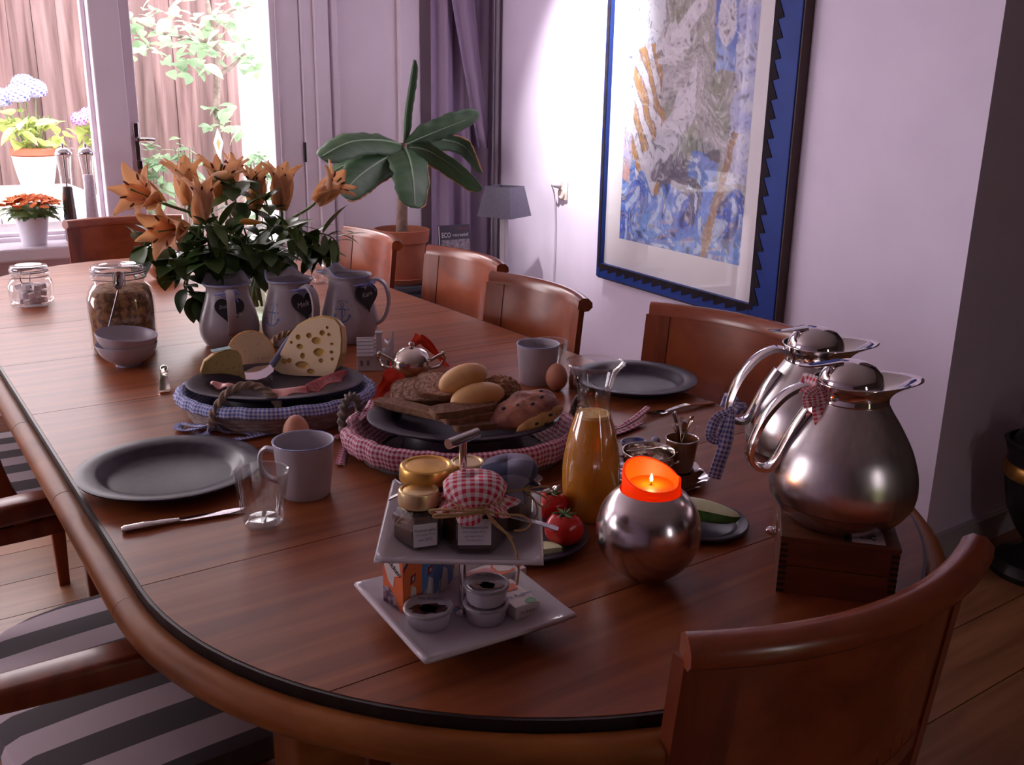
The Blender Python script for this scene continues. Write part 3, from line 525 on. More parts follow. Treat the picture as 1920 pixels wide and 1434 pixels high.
# ------------------------------------------------------------------ curtains in the corner
def curtain(x0, x1, yc, amp, nf, z0, z1, ph=0, lean=0.0):
    def g(u, v):
        x = x0 + (x1 - x0) * u + lean * (1 - v) ** 2 * (1 - u)
        a = nf * 2 * pi * u + ph
        return (x, yc + amp * (0.8 + 0.2 * v) * sin(a) + 0.3 * amp * sin(2.3 * a + 1 + 2 * v), z0 + (z1 - z0) * v)
    return grid(g, 64, 14)
t = thing('window_curtain', 'lilac curtain hanging in soft folds in the corner behind the banana plant', 'curtain', (0, 0, 0))
obj('curtain_panel', curtain(2.47, 2.80, 4.29, 0.028, 3.0, 0.05, 2.58), M['curtain'], t, solid=0.004)
def swag(u, v):
    z = 2.58 - 1.5 * v; c = 2.47 + 0.25 * v ** 1.3; wdt = 0.13 * (1 - v) + 0.07
    return (c + wdt * (u - 0.3), 4.22 + 0.014 * sin(u * 9) , z)
obj('tied_back_swag', grid(swag, 20, 20), M['curtain'], t, solid=0.004)
t2 = thing('corner_curtain', 'narrow grey curtain strip hanging right in the corner behind the lamp', 'curtain')
obj('curtain_panel', curtain(2.755, 2.812, 4.17, 0.010, 2, 0.05, 2.58), M['curtain2'], t2, solid=0.004)

# ------------------------------------------------------------------ big picture on the right wall
def onw2(px, py, off):
    r = ray(px, py); p0 = K + WN * off; return EYE + r * ((p0 - EYE).dot(WN) / r.dot(WN))
def sz(p): return ((p - K).dot(WD), p.z)
oL = sz(onw2(1117, 517, 0.045)); oR = sz(onw2(1450, 592, 0.045)); mL = sz(onw2(1130, 493, 0.03)); mR = sz(onw2(1411, 570, 0.03)); pL = sz(onw2(1159, 447, 0.03)); pR = sz(onw2(1383.5, 498, 0.03))
zO, zM, zP = oL[1], (mL[1] + mR[1]) / 2, (pL[1] + pR[1]) / 2
PH = 1.62                                 # outer height of the frame
zoT = zO + PH; zmT = zoT - (zM - zO); zpT = zmT - (zP - zM)
pic = thing('framed_picture', 'large abstract blue and green painting in a blue frame with black sawtooth edge', 'picture', tuple(K), 0)
pic.rotation_euler = (0, 0, pi / 2 - TH)     # local x along the wall (away), local y out of the room side
yF = lambda off: off                         # local +y points into the room
def fb(s0, s1, z0, z1, o0, o1): return boxb(s0, s1, o0, o1, z0, z1)
fw = mR[0] - oR[0]
fwl = oL[0] - mL[0]
obj('frame', join(fb(oR[0], mR[0], zO, zoT, 0.004, 0.045), fb(mL[0], oL[0], zO, zoT, 0.004, 0.045), fb(mR[0], mL[0], zO, zM, 0.004, 0.045), fb(mR[0], mL[0], zmT, zoT, 0.004, 0.045)), M['fblue'], pic, bevel=0.003, smooth=False)
obj('frame_side', join(fb(oR[0] - 0.006, oR[0], zO, zoT, 0.002, 0.040), fb(oR[0], oL[0], zO - 0.006, zO, 0.002, 0.036)), M['fside'], pic, smooth=False, label='brown wooden outer side of the frame')
bw = 0.016
obj('black_inner_edge', join(fb(mR[0] - bw, mR[0], zM - bw, zmT, 0.045, 0.0475), fb(mL[0], mL[0] + bw, zM - bw, zmT, 0.045, 0.0475), fb(mR[0], mL[0], zM - bw, zM, 0.045, 0.0475)), M['fblack'], pic, smooth=False)
tw = (mL[0] - mR[0]) / 15
tm = me('sawtooth', xf(prism([(0, 0), (tw, 0), (tw * 0.95, -0.020)], 0, 0.0022), rot=(pi / 2, 0, 0)), M['fblack'], False)
for i in range(15): obj('sawtooth', tm, parent=pic, loc=(mR[0] + tw * i, 0.0475, zM - bw))
tv = 0.062
tm2 = me('sawtooth', xf(prism([(0, 0), (0, tv), (-0.030, 0.006)], 0, 0.0022), rot=(pi / 2, 0, 0)), M['fblack'], False)
for i in range(int((zmT - zM) / tv)): obj('sawtooth', tm2, parent=pic, loc=(mR[0] - bw, 0.0475, zM + tv * i))
obj('mount', fb(mR[0], mL[0], zM, zmT, 0.018, 0.024), M['mount'], pic, smooth=False)
# painting: colours of a flat print, one per vertex
NU, NV = 150, 250
def nz(x, y, s=0): return noise.noise(V((x, y, s)))
def mix(a, b, t): t = max(0, min(1, t)); return tuple(a[i] * (1 - t) + b[i] * t for i in range(3))
def paint(u, v):                            # u 0 left .. 1 right, v 0 bottom
    wu = u + 0.03 * nz(u * 9, v * 14, 1); wv = v + 0.02 * nz(u * 9, v * 14, 5)
    n1 = nz(u * 6, v * 9, 2); n2 = nz(u * 16 + 2 * n1, v * 24 + 2 * n1, 3); n3 = nz(u * 26 + 5 * n1, v * 34 - 4 * n1, 4) if v > 0.2 else nz(u * 12 + 5 * n1, v * 70 + 6 * n1, 4)
    c = mix((0.46, 0.43, 0.50), (0.28, 0.30, 0.24), 0.5 + 1.1 * n1 + 0.3 * n2)              # grey and olive ground
    c = mix(c, (0.62, 0.58, 0.68), max(0, n2 * 1.3 + 0.15 * n3))
    c = mix(c, (0.20, 0.17, 0.20), max(0, min(0.5, (abs(n1 * 3) % 0.5 < 0.07) * 0.5 + max(0, n3 - 0.25))))
    if wu < 0.34 - 0.12 * (wv - 0.3) and 0.16 < wv < 0.72:                                  # orange and white ribs on the left
        f = (wv * 9 + (wu * 3.2) ** 2 * 0.5 + wu * 7) % 1
        c = (0.50, 0.27, 0.11) if f < 0.48 else (0.72, 0.68, 0.78)
        if f < 0.07 or 0.48 < f < 0.55: c = (0.20, 0.16, 0.24)
        c = mix(c, (0.35, 0.22, 0.16), max(0, n2))
        if wu < 0.07: c = mix((0.70, 0.68, 0.80), (0.45, 0.55, 0.85), 0.5 + n1)
    if wv > 0.60 and wu < 0.36 - 0.15 * (wv - 0.6) * 0: c = mix((0.72, 0.72, 0.82), (0.48, 0.55, 0.82), 0.35 + 1.2 * n1 + 0.6 * n2) if wu < 0.30 - 0.1 * n1 else c
    d = abs((wv - 0.20) - (wu - 0.20) * 0.70)                                              # pale diagonal form
    if d < 0.075 and 0.17 < wu < 0.60: c = mix((0.68, 0.65, 0.76), (0.50, 0.47, 0.58), max(0, 0.25 + n2 * 1.5))
    e = ((wu - 0.38) / 0.13) ** 2 + ((wv - 0.60) / 0.055) ** 2                             # pale curved form
    if e < 1 + n2 or (abs(wv - 0.66 - (wu - 0.5) * 0.5) < 0.03 and 0.38 < wu < 0.62): c = mix((0.70, 0.67, 0.78), (0.55, 0.52, 0.60), 0.3 + n2)
    if ((wu - 0.45) / 0.16) ** 2 + ((wv - 0.215) / 0.065) ** 2 < 1 + 0.8 * n2: c = mix((0.15, 0.12, 0.19), (0.27, 0.23, 0.30), 0.4 + n2)
    if wv < 0.185 + 0.05 * nz(u * 8, 0, 9) or (wu < 0.12 and wv < 0.26):                   # blue water
        c = mix((0.05, 0.13, 0.58), (0.20, 0.36, 0.80), 0.5 + 1.3 * n1 + 0.5 * n2)
        if n2 > 0.25: c = mix(c, (0.55, 0.66, 0.88), 0.8)
        if n2 < -0.30: c = mix(c, (0.06, 0.05, 0.14), 0.75)
        if n3 > 0.35: c = mix(c, (0.50, 0.36, 0.38), 0.5)
    if 0.10 < wv < 0.30 and 0.58 < wu < 0.80:
        c = mix(c, (0.14, 0.26, 0.74), 0.8) if n1 > -0.1 else mix((0.10, 0.08, 0.12), c, 0.3)
        if n2 > 0.2: c = (0.55, 0.66, 0.86)
    if 0.20 < wv < 0.34 and wu < 0.07: c = mix((0.62, 0.36, 0.34), (0.55, 0.52, 0.78), 0.5 + n2 * 1.5)
    if wu > 0.70 and wv > 0.52: c = mix((0.10, 0.18, 0.58), (0.30, 0.42, 0.80), 0.5 + 1.4 * n1 + 0.4 * n2)   # blue on the right
    if ((wu - 0.78) / 0.06) ** 2 + ((wv - 0.66) / 0.07) ** 2 < 1: c = mix((0.62, 0.60, 0.74), c, max(0, n2))
    if wu > 0.86 and wv > 0.22: c = mix((0.36, 0.38, 0.72), (0.62, 0.62, 0.80), 0.5 + 1.4 * nz(u * 4, v * 22, 7))
    if abs(wu - (0.715 + wv * 0.52)) < 0.030 - 0.02 * wv and wv < 0.36: c = mix((0.36, 0.22, 0.16), (0.46, 0.30, 0.2), 0.5 + n2)   # brown stick
    if abs(wu - (0.86 - (wv - 0.88) * 0.5)) < 0.02 and wv > 0.76: c = (0.45, 0.26, 0.16)
    c = mix(c, (0.10, 0.09, 0.14), 0.75 * max(0, nz(u * 34 + 7 * n2, v * 30 - 5 * n1, 11) - 0.12) * 2)
    return mix(c, (0.80, 0.78, 0.86), 0.7 * max(0, nz(u * 30 - 6 * n2, v * 44 + 6 * n1, 15) - 0.1) * 1.6)
W_ = pL[0] - pR[0]; H_ = zpT - zP
pm_ = grid(lambda u, v: (pL[0] - W_ * u, 0.0245, zP + H_ * v), NU, NV)
o = obj('painting', (pm_[0], [tuple(reversed(f)) for f in pm_[1]], None), None, pic, smooth=False)
ca = o.data.color_attributes.new('paint', 'FLOAT_COLOR', 'POINT')
vals = []
for p in pm_[0]: vals += [*paint((pL[0] - p.x) / W_, (p.z - zP) / H_), 1]
ca.data.foreach_set('color', vals)
m, n, l, b = nt('painted_canvas'); at_ = n.new('ShaderNodeVertexColor'); at_.layer_name = 'paint'; l.new(at_.outputs[0], b.inputs['Base Color']); b.inputs['Roughness'].default_value = 0.7
o.data.materials.append(m)
obj('glass', fb(mR[0], mL[0], zM, zmT, 0.034, 0.036), M['pglass'], pic, smooth=False)
# outlet and cord
q = onw2(1058, 357, 0.0); s_, z_ = sz(q)
t = thing('wall_outlet', 'cream wall outlet on the lilac wall left of the picture', 'outlet', tuple(K + WD * s_ + V((0, 0, z_))), pi / 2 - TH)
obj('cover_plate', box(0.072, 0.010, 0.088, (0, 0.0065, 0)), M['outlet'], t, bevel=0.004)
obj('socket_ring', xf(lathe([(0.026, 0), (0.026, 0.007), (0.020, 0.008), (0.018, 0.002), (0, 0.002)], 20), loc=(0, 0.0118, -0.012), rot=(-pi / 2, 0, 0)), M['outlet'], t)
t = thing('power_cord', 'thin pale cord with a plug hanging down from the wall outlet', 'cord', tuple(K + WD * s_ + V((0, 0, z_))), pi / 2 - TH)
obj('plug', xf(lathe([(0, 0), (0.014, 0), (0.016, 0.008), (0.012, 0.026), (0.005, 0.036), (0, 0.036)], 14), loc=(0.008, 0.0215, 0.025), rot=(-pi / 2, 0, 0)), M['plug'], t)
pts = [(0.008, 0.057, 0.025), (0.03, 0.050, 0.022), (0.055, 0.02, -0.02), (0.058, 0.012, -0.09), (0.050, 0.012, -0.2), (0.052, 0.012, -0.4), (0.060, 0.012, -0.7), (0.062, 0.02, -z_ + 0.006), (0.2, 0.06, -z_ + 0.006)]
obj('cable', tube(spline(pts, 8), 0.0028, 6), M['plug'], t)

# ================================================================== the garden
hd = obj('hedge', bumpy(xf(grid(lambda u, v: (-2 + 6 * u, 0.25 * cos(pi * v), 1.7 * sin(pi * v) ** 0.4), 60, 20), loc=(0, -5.2, -0.06)), 0.05, 9), M['hedge'], ang=180); tag(hd, 'clipped green hedge added unseen outside the rear window for its reflection', 'hedge')  # out of view, added to give green reflections in the steel
struct(obj('ground_outside', join(boxb(-6, 9, -9, -2.7, -0.12, -0.06), boxb(-6, 9, WY + 0.2, 14, -0.12, -0.06)), M['ground'], smooth=False))
fY = 8.0; fx1 = Yp(445, 200, fY).x
fe = thing('garden_fence', 'tall pinkish brown fence of upright wooden boards beyond the windows', 'fence', (0, fY, -0.06))
x = -2.6; i = 0; bms = [me('board', box(0.1595, 0.022, 2.5 + 0.02 * k, (0, 0, 1.25)), M['fence'], False) for k in range(3)]
while x < fx1 - 0.08:
    obj('board', bms[i % 3], parent=fe, loc=(x + 0.08, 0.013 * (i % 2), 0), rot=(0, 0, 0.012 * ((i * 5) % 3 - 1)))
    x += 0.163; i += 1
obj('gap_shade_sheet', boxb(-2.6, fx1 - 0.02, 0.030, 0.034, 0, 2.48), M['bark'], fe, smooth=False)  # dark sheet that paints the shadow lines between the boards
for z in (0.4, 1.25, 2.1): obj('rail', box(fx1 + 2.6, 0.05, 0.09, ((fx1 - 2.6) / 2, 0.062, z)), M['fence'], fe, smooth=False)
obj('fence_post', box(0.09, 0.07, 2.56, (fx1 - 0.03, 0.02, 1.28)), M['fence'], fe, smooth=False)
struct(obj('wall_garden', boxb(fx1 + 0.05, 7.5, fY + 0.5, fY + 0.7, -0.06, 3.4), M['render'], smooth=False))
p = Yp(480, 300, 7.2); h_ = Yp(474, 185, 7.2).z
tag(obj('garden_post', lathe([(0, -0.06), (0.038, -0.06), (0.036, 0.5), (0.030, h_ - 0.02), (0.02, h_), (0, h_)], 14), M['post'], loc=(p.x, 7.2, 0)), 'grey garden post standing before the white wall beyond the glass door', 'post')
# plank table outside with pots
a = Z(100, 405, 0.70); b_ = Z(60, 347, 0.70)
tx0, tx1, ty0, ty1 = -0.7, 1.42, a.y, b_.y + 0.05
ot = thing('garden_table', 'weathered grey plank table outside the left window', 'table', (0, 0, -0.06))
npl = int((tx1 - tx0) / 0.135); plm = me('plank', box(0.127, ty1 - ty0, 0.03), M['deck'], False)
for i in range(npl): obj('plank', plm, parent=ot, loc=(tx0 + 0.0675 + i * 0.135, (ty0 + ty1) / 2, 0.745))
obj('apron', join(boxb(tx0 + 0.05, tx1 - 0.05, ty0 + 0.03, ty0 + 0.06, 0.62, 0.73), boxb(tx0 + 0.05, tx1 - 0.05, ty1 - 0.06, ty1 - 0.03, 0.62, 0.73)), M['deck'], ot, smooth=False)
for x in (tx0 + 0.09, tx1 - 0.09):
    for y in (ty0 + 0.09, ty1 - 0.09): obj('leg', box(0.07, 0.07, 0.73, (x, y, 0.365)), M['deck'], ot, smooth=False)

def leafmesh(name, L, W, bend, mat, n=6, fold=0.15, tip=1.0):
    def g(u, v):
        t = v; wdt = W * (sin(pi * min(1, t ** 0.75)) ** 0.8) * 0.5 if 0 < t < 1 else 0
        s = (u - 0.5) * 2
        return (s * wdt, L * t * (1 - 0.12 * bend * t), -bend * L * t * t * 0.6 + abs(s) * wdt * fold)
    return me(name, grid(g, 4, n), mat)
LF = leafmesh('leaf', 0.13, 0.075, 0.5, M['tleaf'])
LY = leafmesh('leaf', 0.16, 0.11, 0.6, M['yleaf'])
def scatter(root, mesh, n, fnp, sc=(0.7, 1.2), name='leaf'):
    for i in range(n):
        p = fnp(i)
        o = obj(name, mesh, parent=root, loc=p, rot=(random.uniform(-0.6, 0.6), random.uniform(-0.6, 0.6), random.uniform(0, 6.28)))
        k = random.uniform(*sc); o.scale = (k, k, k)
def blob(c, rx, ry, rz):
    def f(i):
        while 1:
            p = V((random.uniform(-1, 1), random.uniform(-1, 1), random.uniform(-1, 1)))
            if p.length < 1: return (c[0] + p.x * rx, c[1] + p.y * ry, c[2] + p.z * rz)
    return f
# small tree
tp_ = Yp(408, 290, 7.0); tt = thing('garden_tree', 'small leafy tree with a thin trunk before the garden fence', 'tree', (tp_.x, 7.0, -0.06))
tl = lambda px, py: tuple(Yp(px, py, 7.0) - V((tp_.x, 7.0, -0.06)))
obj('trunk', tube(spline([(0, 0, 0), tl(409, 290), tl(406, 220), tl(407, 140), tl(402, 60), tl(390, 10), tl(380, -60)], 5), [0.028] * 6 + [0.026] * 5 + [0.024] * 5 + [0.021] * 5 + [0.017] * 5 + [0.01] * 5, 8), M['bark'], tt)
obj('branch', tube(spline([tl(408, 150), tl(414, 138), tl(432, 127), tl(460, 100)], 5), [0.018] * 5 + [0.016] * 5 + [0.012] * 6, 8), M['bark'], tt)
obj('branch', tube(spline([tl(404, 80), tl(350, 70), tl(300, 60), tl(255, 40)], 5), [0.016] * 5 + [0.013] * 5 + [0.008] * 6, 8), M['bark'], tt)
obj('branch', tube(spline([tl(402, 50), tl(430, 20), tl(470, 10), tl(500, -20)], 5), [0.016] * 5 + [0.012] * 5 + [0.007] * 6, 8), M['bark'], tt)
def tree_pt(i):
    c = random.choice(((270, 30, 30), (310, 20, 40), (350, 60, 45), (300, 70, 35), (400, 40, 40), (380, 100, 35), (440, 90, 40), (450, 30, 45), (480, 60, 35), (470, 120, 28), (330, 115, 28), (360, 128, 22), (490, 10, 30), (265, 90, 22), (405, 200, 18), (412, 240, 14)))
    q = V(tl(c[0] + random.uniform(-1, 1) * c[2] * 0.8, c[1] + random.uniform(-1, 1) * c[2] * 0.6)); q.y += random.uniform(-0.45, 0.35)
    return tuple(q)
scatter(tt, LF, 230, tree_pt)
g_ = Yp(412, 268, 6.9)
pt = thing('plant_tag', 'white diamond plant tag with a small orange picture hanging at the tree trunk', 'tag', (g_.x, 6.93, g_.z))
obj('tag_card', xf(prism([(0, -0.13), (0.035, 0), (0, 0.10), (-0.035, 0)], -0.001, 0.001), rot=(pi / 2, 0, 0)), M['paper'], pt, smooth=False)
obj('tag_picture', xf(prism([(0, -0.06), (0.016, 0), (0, 0.03), (-0.016, 0)], 0.001, 0.002), rot=(pi / 2, 0, 0)), M['orange'], pt, smooth=False)
def bush(px, py, Y, rpx, n, label):
    c = Yp(px, py, Y); r = rpx / 1800 * Y
    t = thing('garden_shrub', label, 'shrub', (c.x, Y, -0.06))
    for k in range(5):
        a = 2 * pi * k / 5
        obj('stem', tube(spline([(0.02 * cos(a), 0.02 * sin(a), 0), (0.3 * r * cos(a), 0.3 * r * sin(a), (c.z + 0.06) * 0.6), (0.7 * r * cos(a), 0.7 * r * sin(a), c.z + 0.06)], 5), 0.006, 6), M['bark'], t)
    scatter(t, LF, int(n * 1.6), blob((0, 0, c.z - 0.10), r, r * 0.7, r * 0.9 + 0.16), (0.6, 1.0))
bush(283, 292, 7.3, 36, 55, 'green shrub at the left foot of the fence seen through the glass door')
bush(345, 275, 7.5, 24, 30, 'light green shrub low before the fence boards left of the tree trunk')
bush(486, 300, 6.8, 26, 40, 'green shrub beside the grey post at the white wall')
# hydrangea in a white basket, second plant
def florets(R, n, fl=0.022):
    out = []
    for i in range(n):
        z = 1 - 1.7 * (i + 0.5) / n; a = i * 2.39996; r = sqrt(max(0, 1 - z * z)); d = V((r * cos(a), r * sin(a), z * 0.8))
        qd = d.to_track_quat('Z', 'Y').to_matrix()
        vs = [d * R + qd @ V((fl * cos(t) * (1 if k % 2 else 0.45), fl * sin(t) * (1 if k % 2 else 0.45), 0.003)) for k, t in enumerate([j * pi / 4 for j in range(8)])]
        out.append((vs, [tuple(range(8))], None))
    return join(lathe2(R * 0.93, R * 0.93, R * 0.75, 14, 8), *out)
c0 = Z(52, 340, 0.70); c0 = V((c0.x, min(c0.y, ty1 - 0.14), 0.70))
ph_ = thing('flower_pot', 'white woven basket pot with a terracotta pot of blue hydrangea on the garden table', 'plant', tuple(c0 + V((0, 0, 0.0))))
obj('basket', lathe([(0, 0), (0.10, 0), (0.115, 0.06), (0.13, 0.14), (0.138, 0.20), (0.13, 0.20), (0.12, 0.14), (0, 0.02)], 30), M['basketw'], ph_)
obj('clay_pot', lathe([(0, 0.04), (0.10, 0.05), (0.127, 0.20), (0.142, 0.21), (0.145, 0.25), (0.13, 0.255), (0.12, 0.22), (0, 0.22)], 28), M['terra'], ph_)
for k in range(7):
    a = k * 0.9; obj('stem', tube(spline([(0.03 * cos(a), 0.03 * sin(a), 0.2), (0.08 * cos(a), 0.08 * sin(a), 0.36), (0.12 * cos(a), 0.1 * sin(a), 0.46)], 4), 0.005, 6), M['stem'], ph_)
scatter(ph_, LY, 60, blob((0, -0.02, 0.37), 0.23, 0.2, 0.13), (0.6, 1.0))
hm = me('flower_head', florets(0.075, 70), M['hblue'])
for p in ((-0.06, -0.05, 0.60), (0.05, 0.0, 0.63), (-0.16, 0.02, 0.57), (0.0, 0.06, 0.66)):
    obj('flower_head', hm, parent=ph_, loc=p)
    obj('flower_stem', tube([(p[0] * 0.5, p[1] * 0.5, 0.30), (p[0], p[1], p[2] - 0.05)], 0.005, 6), M['stem'], ph_)
c1 = Z(168, 340, 0.70); c1 = V((c1.x + 0.08, min(c1.y, ty1 - 0.14), 0.70))
ph2 = thing('flower_pot', 'grey basket pot with a purple flowering plant on the garden table behind the mills', 'plant', tuple(c1))
obj('basket', lathe([(0, 0), (0.09, 0), (0.105, 0.08), (0.115, 0.20), (0.105, 0.20), (0.09, 0.05), (0, 0.03)], 26), M['wicker'], ph2)
for k in range(6):
    a = k * 1.05; obj('stem', tube(spline([(0.03 * cos(a), 0.03 * sin(a), 0.05), (0.06 * cos(a), 0.06 * sin(a), 0.26), (0.11 * cos(a), 0.1 * sin(a), 0.36)], 4), 0.005, 6), M['stem'], ph2)
scatter(ph2, LY, 50, blob((0.0, -0.02, 0.34), 0.19, 0.17, 0.15), (0.55, 0.9))
hm2 = me('flower_head', florets(0.055, 50, 0.02), M['hpurp'])
for p in ((-0.16, -0.05, 0.44), (-0.09, 0.0, 0.47)): obj('flower_head', hm2, parent=ph2, loc=p)

# ------------------------------------------------------------------ on the window sill
SZ = 0.727
c = V((Yp(66, 463, WY - 0.11).x, WY - 0.11, SZ))
t = thing('flower_pot', 'white pot of small orange flowers on the window sill', 'plant', tuple(c))
obj('pot', lathe([(0, 0.004), (0.040, 0.004), (0.044, 0.0), (0.046, 0.004), (0.060, 0.096), (0.064, 0.112), (0.060, 0.114), (0.056, 0.108), (0.05, 0.09), (0, 0.09)], 30), M['potw'], t)
obj('foliage', bumpy(xf(ell(0.080, 0.065, 0.035, 22, 12), loc=(0, 0, 0.132)), 0.02, 30), M['leaf2'], t, ang=180)
ML = leafmesh('leaf', 0.05, 0.026, 0.5, M['leaf2'])
for i in range(46):
    a = i * 2.4; r = 0.06 + 0.04 * ((i * 7) % 10) / 10; obj('leaf', ML, parent=t, loc=(r * cos(a) * 0.9, r * sin(a) * 0.75, 0.115 + 0.05 * ((i * 3) % 7) / 7), rot=(0.3 * sin(i), 0.3 * cos(i), a - pi / 2))
mf = me('flower', join(*[xf(grid(lambda u, v: (0.016 * (v + 0.1) * cos(2 * pi * u), 0.016 * (v + 0.1) * sin(2 * pi * u), 0.006 * sin(v * 3 + k) + 0.002 * sin(u * 40)), 12, 3, True), loc=(0, 0, 0.004 * k), sc=(1 - 0.28 * k,) * 3) for k in range(3)]), M['mari'])
for i in range(46):
    a = i * 2.4; r = sqrt((i + 0.5) / 46); z = sqrt(max(0, 1 - r * r * 0.9))
    o = obj('flower', mf, parent=t, loc=(0.112 * r * cos(a), 0.088 * r * sin(a), 0.132 + 0.062 * z), rot=(random.uniform(-0.7, 0.1) + 0.5, random.uniform(-0.5, 0.5), a)); o.scale = (random.uniform(0.8, 1.25),) * 3
def mill(px, name, label, mat, hh):
    x = Yp(px, 400, WY - 0.10).x; H = 0.375
    t = thing(name, label, 'mill', (x, WY - 0.10, SZ))
    obj('acrylic_body', lathe([(0.030, 0.0), (0.031, 0.02), (0.026, 0.12), (0.022, 0.22), (0.024, 0.29), (0.031, 0.345), (0.033, 0.352)], 26), M['glass'], t)
    obj('filling', lathe([(0, 0.006), (0.026, 0.006), (0.0245, 0.10), (0.020, hh - 0.005), (0.016, hh), (0, hh)], 22), mat, t)
    obj('cap', lathe([(0.033, 0.352), (0.034, 0.358), (0.026, 0.372), (0.008, 0.380), (0, 0.380)], 24), M['chrome'], t)
    obj('knob', lathe([(0, 0.380), (0.005, 0.381), (0.007, 0.389), (0.004, 0.396), (0, 0.397)], 14), M['chrome'], t)
    obj('spindle', tube([(0, 0, 0.008), (0, 0, 0.375)], 0.003, 8), M['wire'], t)
mill(131, 'pepper_mill', 'tall clear mill half filled with black peppercorns on the window sill', M['pepper'], 0.225)
mill(173, 'salt_mill', 'tall clear mill filled with white salt on the window sill beside the frame', M['salt'], 0.27)
# ================================================================== dining table
TX = 0.8045; R0 = 0.573; YA, YB = 1.1206, 3.056
def stadium(r, n=40):
    p = [(TX + r * cos(a), YB + r * sin(a)) for a in [pi * i / n for i in range(n + 1)]]
    return p + [(TX + r * cos(a), YA + r * sin(a)) for a in [pi + pi * i / n for i in range(n + 1)]]
def slab(y0, y1, r):
    def hx(y):
        d = (y - YB) if y > YB else (YA - y if y < YA else 0)
        return sqrt(max(0, r * r - d * d))
    ys = [y0 + (y1 - y0) * i / 16 for i in range(17)]
    if y0 <= YA - r + 1e-4 or y1 >= YB + r - 1e-4:
        ys = [y0 + (y1 - y0) * (1 - cos(pi * i / 28)) / 2 for i in range(29)]
    if y0 >= YA - 1e-6 and y1 <= YB + 1e-6: ys = [y0, y1]
    right = [(TX + hx(y), y) for y in ys if hx(y) > 1e-4]; left = [(TX - hx(y), y) for y in reversed(ys) if hx(y) > 1e-4]
    return right + left
tb = thing('dining_table', 'long reddish brown wooden dining table with rounded ends laid for breakfast', 'table', (0, 0, 0))
cuts = [YA - R0, 0.794, YA, 1.508, 1.895, 2.282, 2.669, YB, YB + 0.33, YB + R0]
for a, b_ in zip(cuts, cuts[1:]):
    obj('board', prism(slab(a + 0.0009, b_ - 0.0009, R0), TZ - 0.028, TZ), M['table'], tb, smooth=False)
obj('step_shade_and_joint', sweep([(x, y, TZ - 0.0125) for x, y in stadium(R0 + 0.0025)], rect(0.0045, 0.0235), up=(0, 0, 1), closed=True), M['step_shade_and_joint'], tb, smooth=False, label='dark strip for the shaded step around the top')  # step edge under the boards, its shade put into the dark colour
esec = [(-0.018, -0.022), (-0.018, 0.009), (-0.012, 0.012), (-0.002, 0.0125), (0.006, 0.009), (0.012, 0.002), (0.014, -0.007), (0.010, -0.017), (0.002, -0.022)]
def edge(path): obj('edge_band', sweep([(x, y, TZ - 0.024) for x, y in path], esec, up=(0, 0, 1)), M['edge'], tb, ang=60)
RE = R0 + 0.023
edge([(TX + RE * cos(a), YA + RE * sin(a)) for a in [pi + pi * i / 48 for i in range(49)]])
edge([(TX + RE * cos(a), YB + RE * sin(a)) for a in [pi * i / 48 for i in range(49)]])
for a, b_ in zip(cuts[2:7], cuts[3:8]):
    edge([(TX + RE, a + 0.001), (TX + RE, b_ - 0.001)]); edge([(TX - RE, b_ - 0.001), (TX - RE, a + 0.001)])
obj('apron', sweep([(x, y, TZ - 0.053) for x, y in stadium(0.52)], rect(0.024, 0.05), up=(0, 0, 1), closed=True), M['edge'], tb, smooth=False)
for y, lx in ((0.93, 0.43), (3.38, 0.36)):
    for sx in (-1, 1):
        obj('leg', sweep([(TX + sx * lx, y, TZ - 0.028), (TX + sx * lx, y, 0.35), (TX + sx * lx, y, 0.0)], rect(0.09, 0.09, 0.012), sc=[1, 0.95, 0.7]), M['edge'], tb, ang=30)

# ================================================================== chairs
HW = 0.215
LEAN = [0.10, -0.200]
def arc(z, off=0.0, n=24, t0=-1, t1=1, hw=HW, sag=0.052):
    o = []
    for i in range(n + 1):
        t = t0 + (t1 - t0) * i / n
        o.append(V((hw * t, LEAN[1] - sag * (1 - t * t) + off - LEAN[0] * (z - 0.60), z)))
    return o
def strip(t0, t1, z0, z1, th, off=0.0, nu=16, nv=3, hw=HW, sag=0.052):
    # closed curved slab following the back
    A = []
    for s in (0, 1):
        for j in range(nv + 1):
            z = z0 + (z1 - z0) * j / nv
            A.append(arc(z, off + (th / 2 if s == 0 else -th / 2), nu, t0, t1, hw, sag))
    v = [p for r in A for p in r]; m = nu + 1; f = []
    for s in (0, 1):
        for j in range(nv):
            for i in range(nu):
                a = (s * (nv + 1) + j) * m + i
                q = (a, a + 1, a + m + 1, a + m); f.append(q if s else tuple(reversed(q)))
    B = (nv + 1) * m
    for i in range(nu):
        f.append((i, i + 1, B + i + 1, B + i)); k = nv * m + i; f.append((k + 1, k, B + k, B + k + 1))
    for j in range(nv):
        a = j * m; f.append((a + m, a, B + a, B + a + m)); a = j * m + nu; f.append((a, a + m, B + a + m, B + a))
    return (v, f, None)
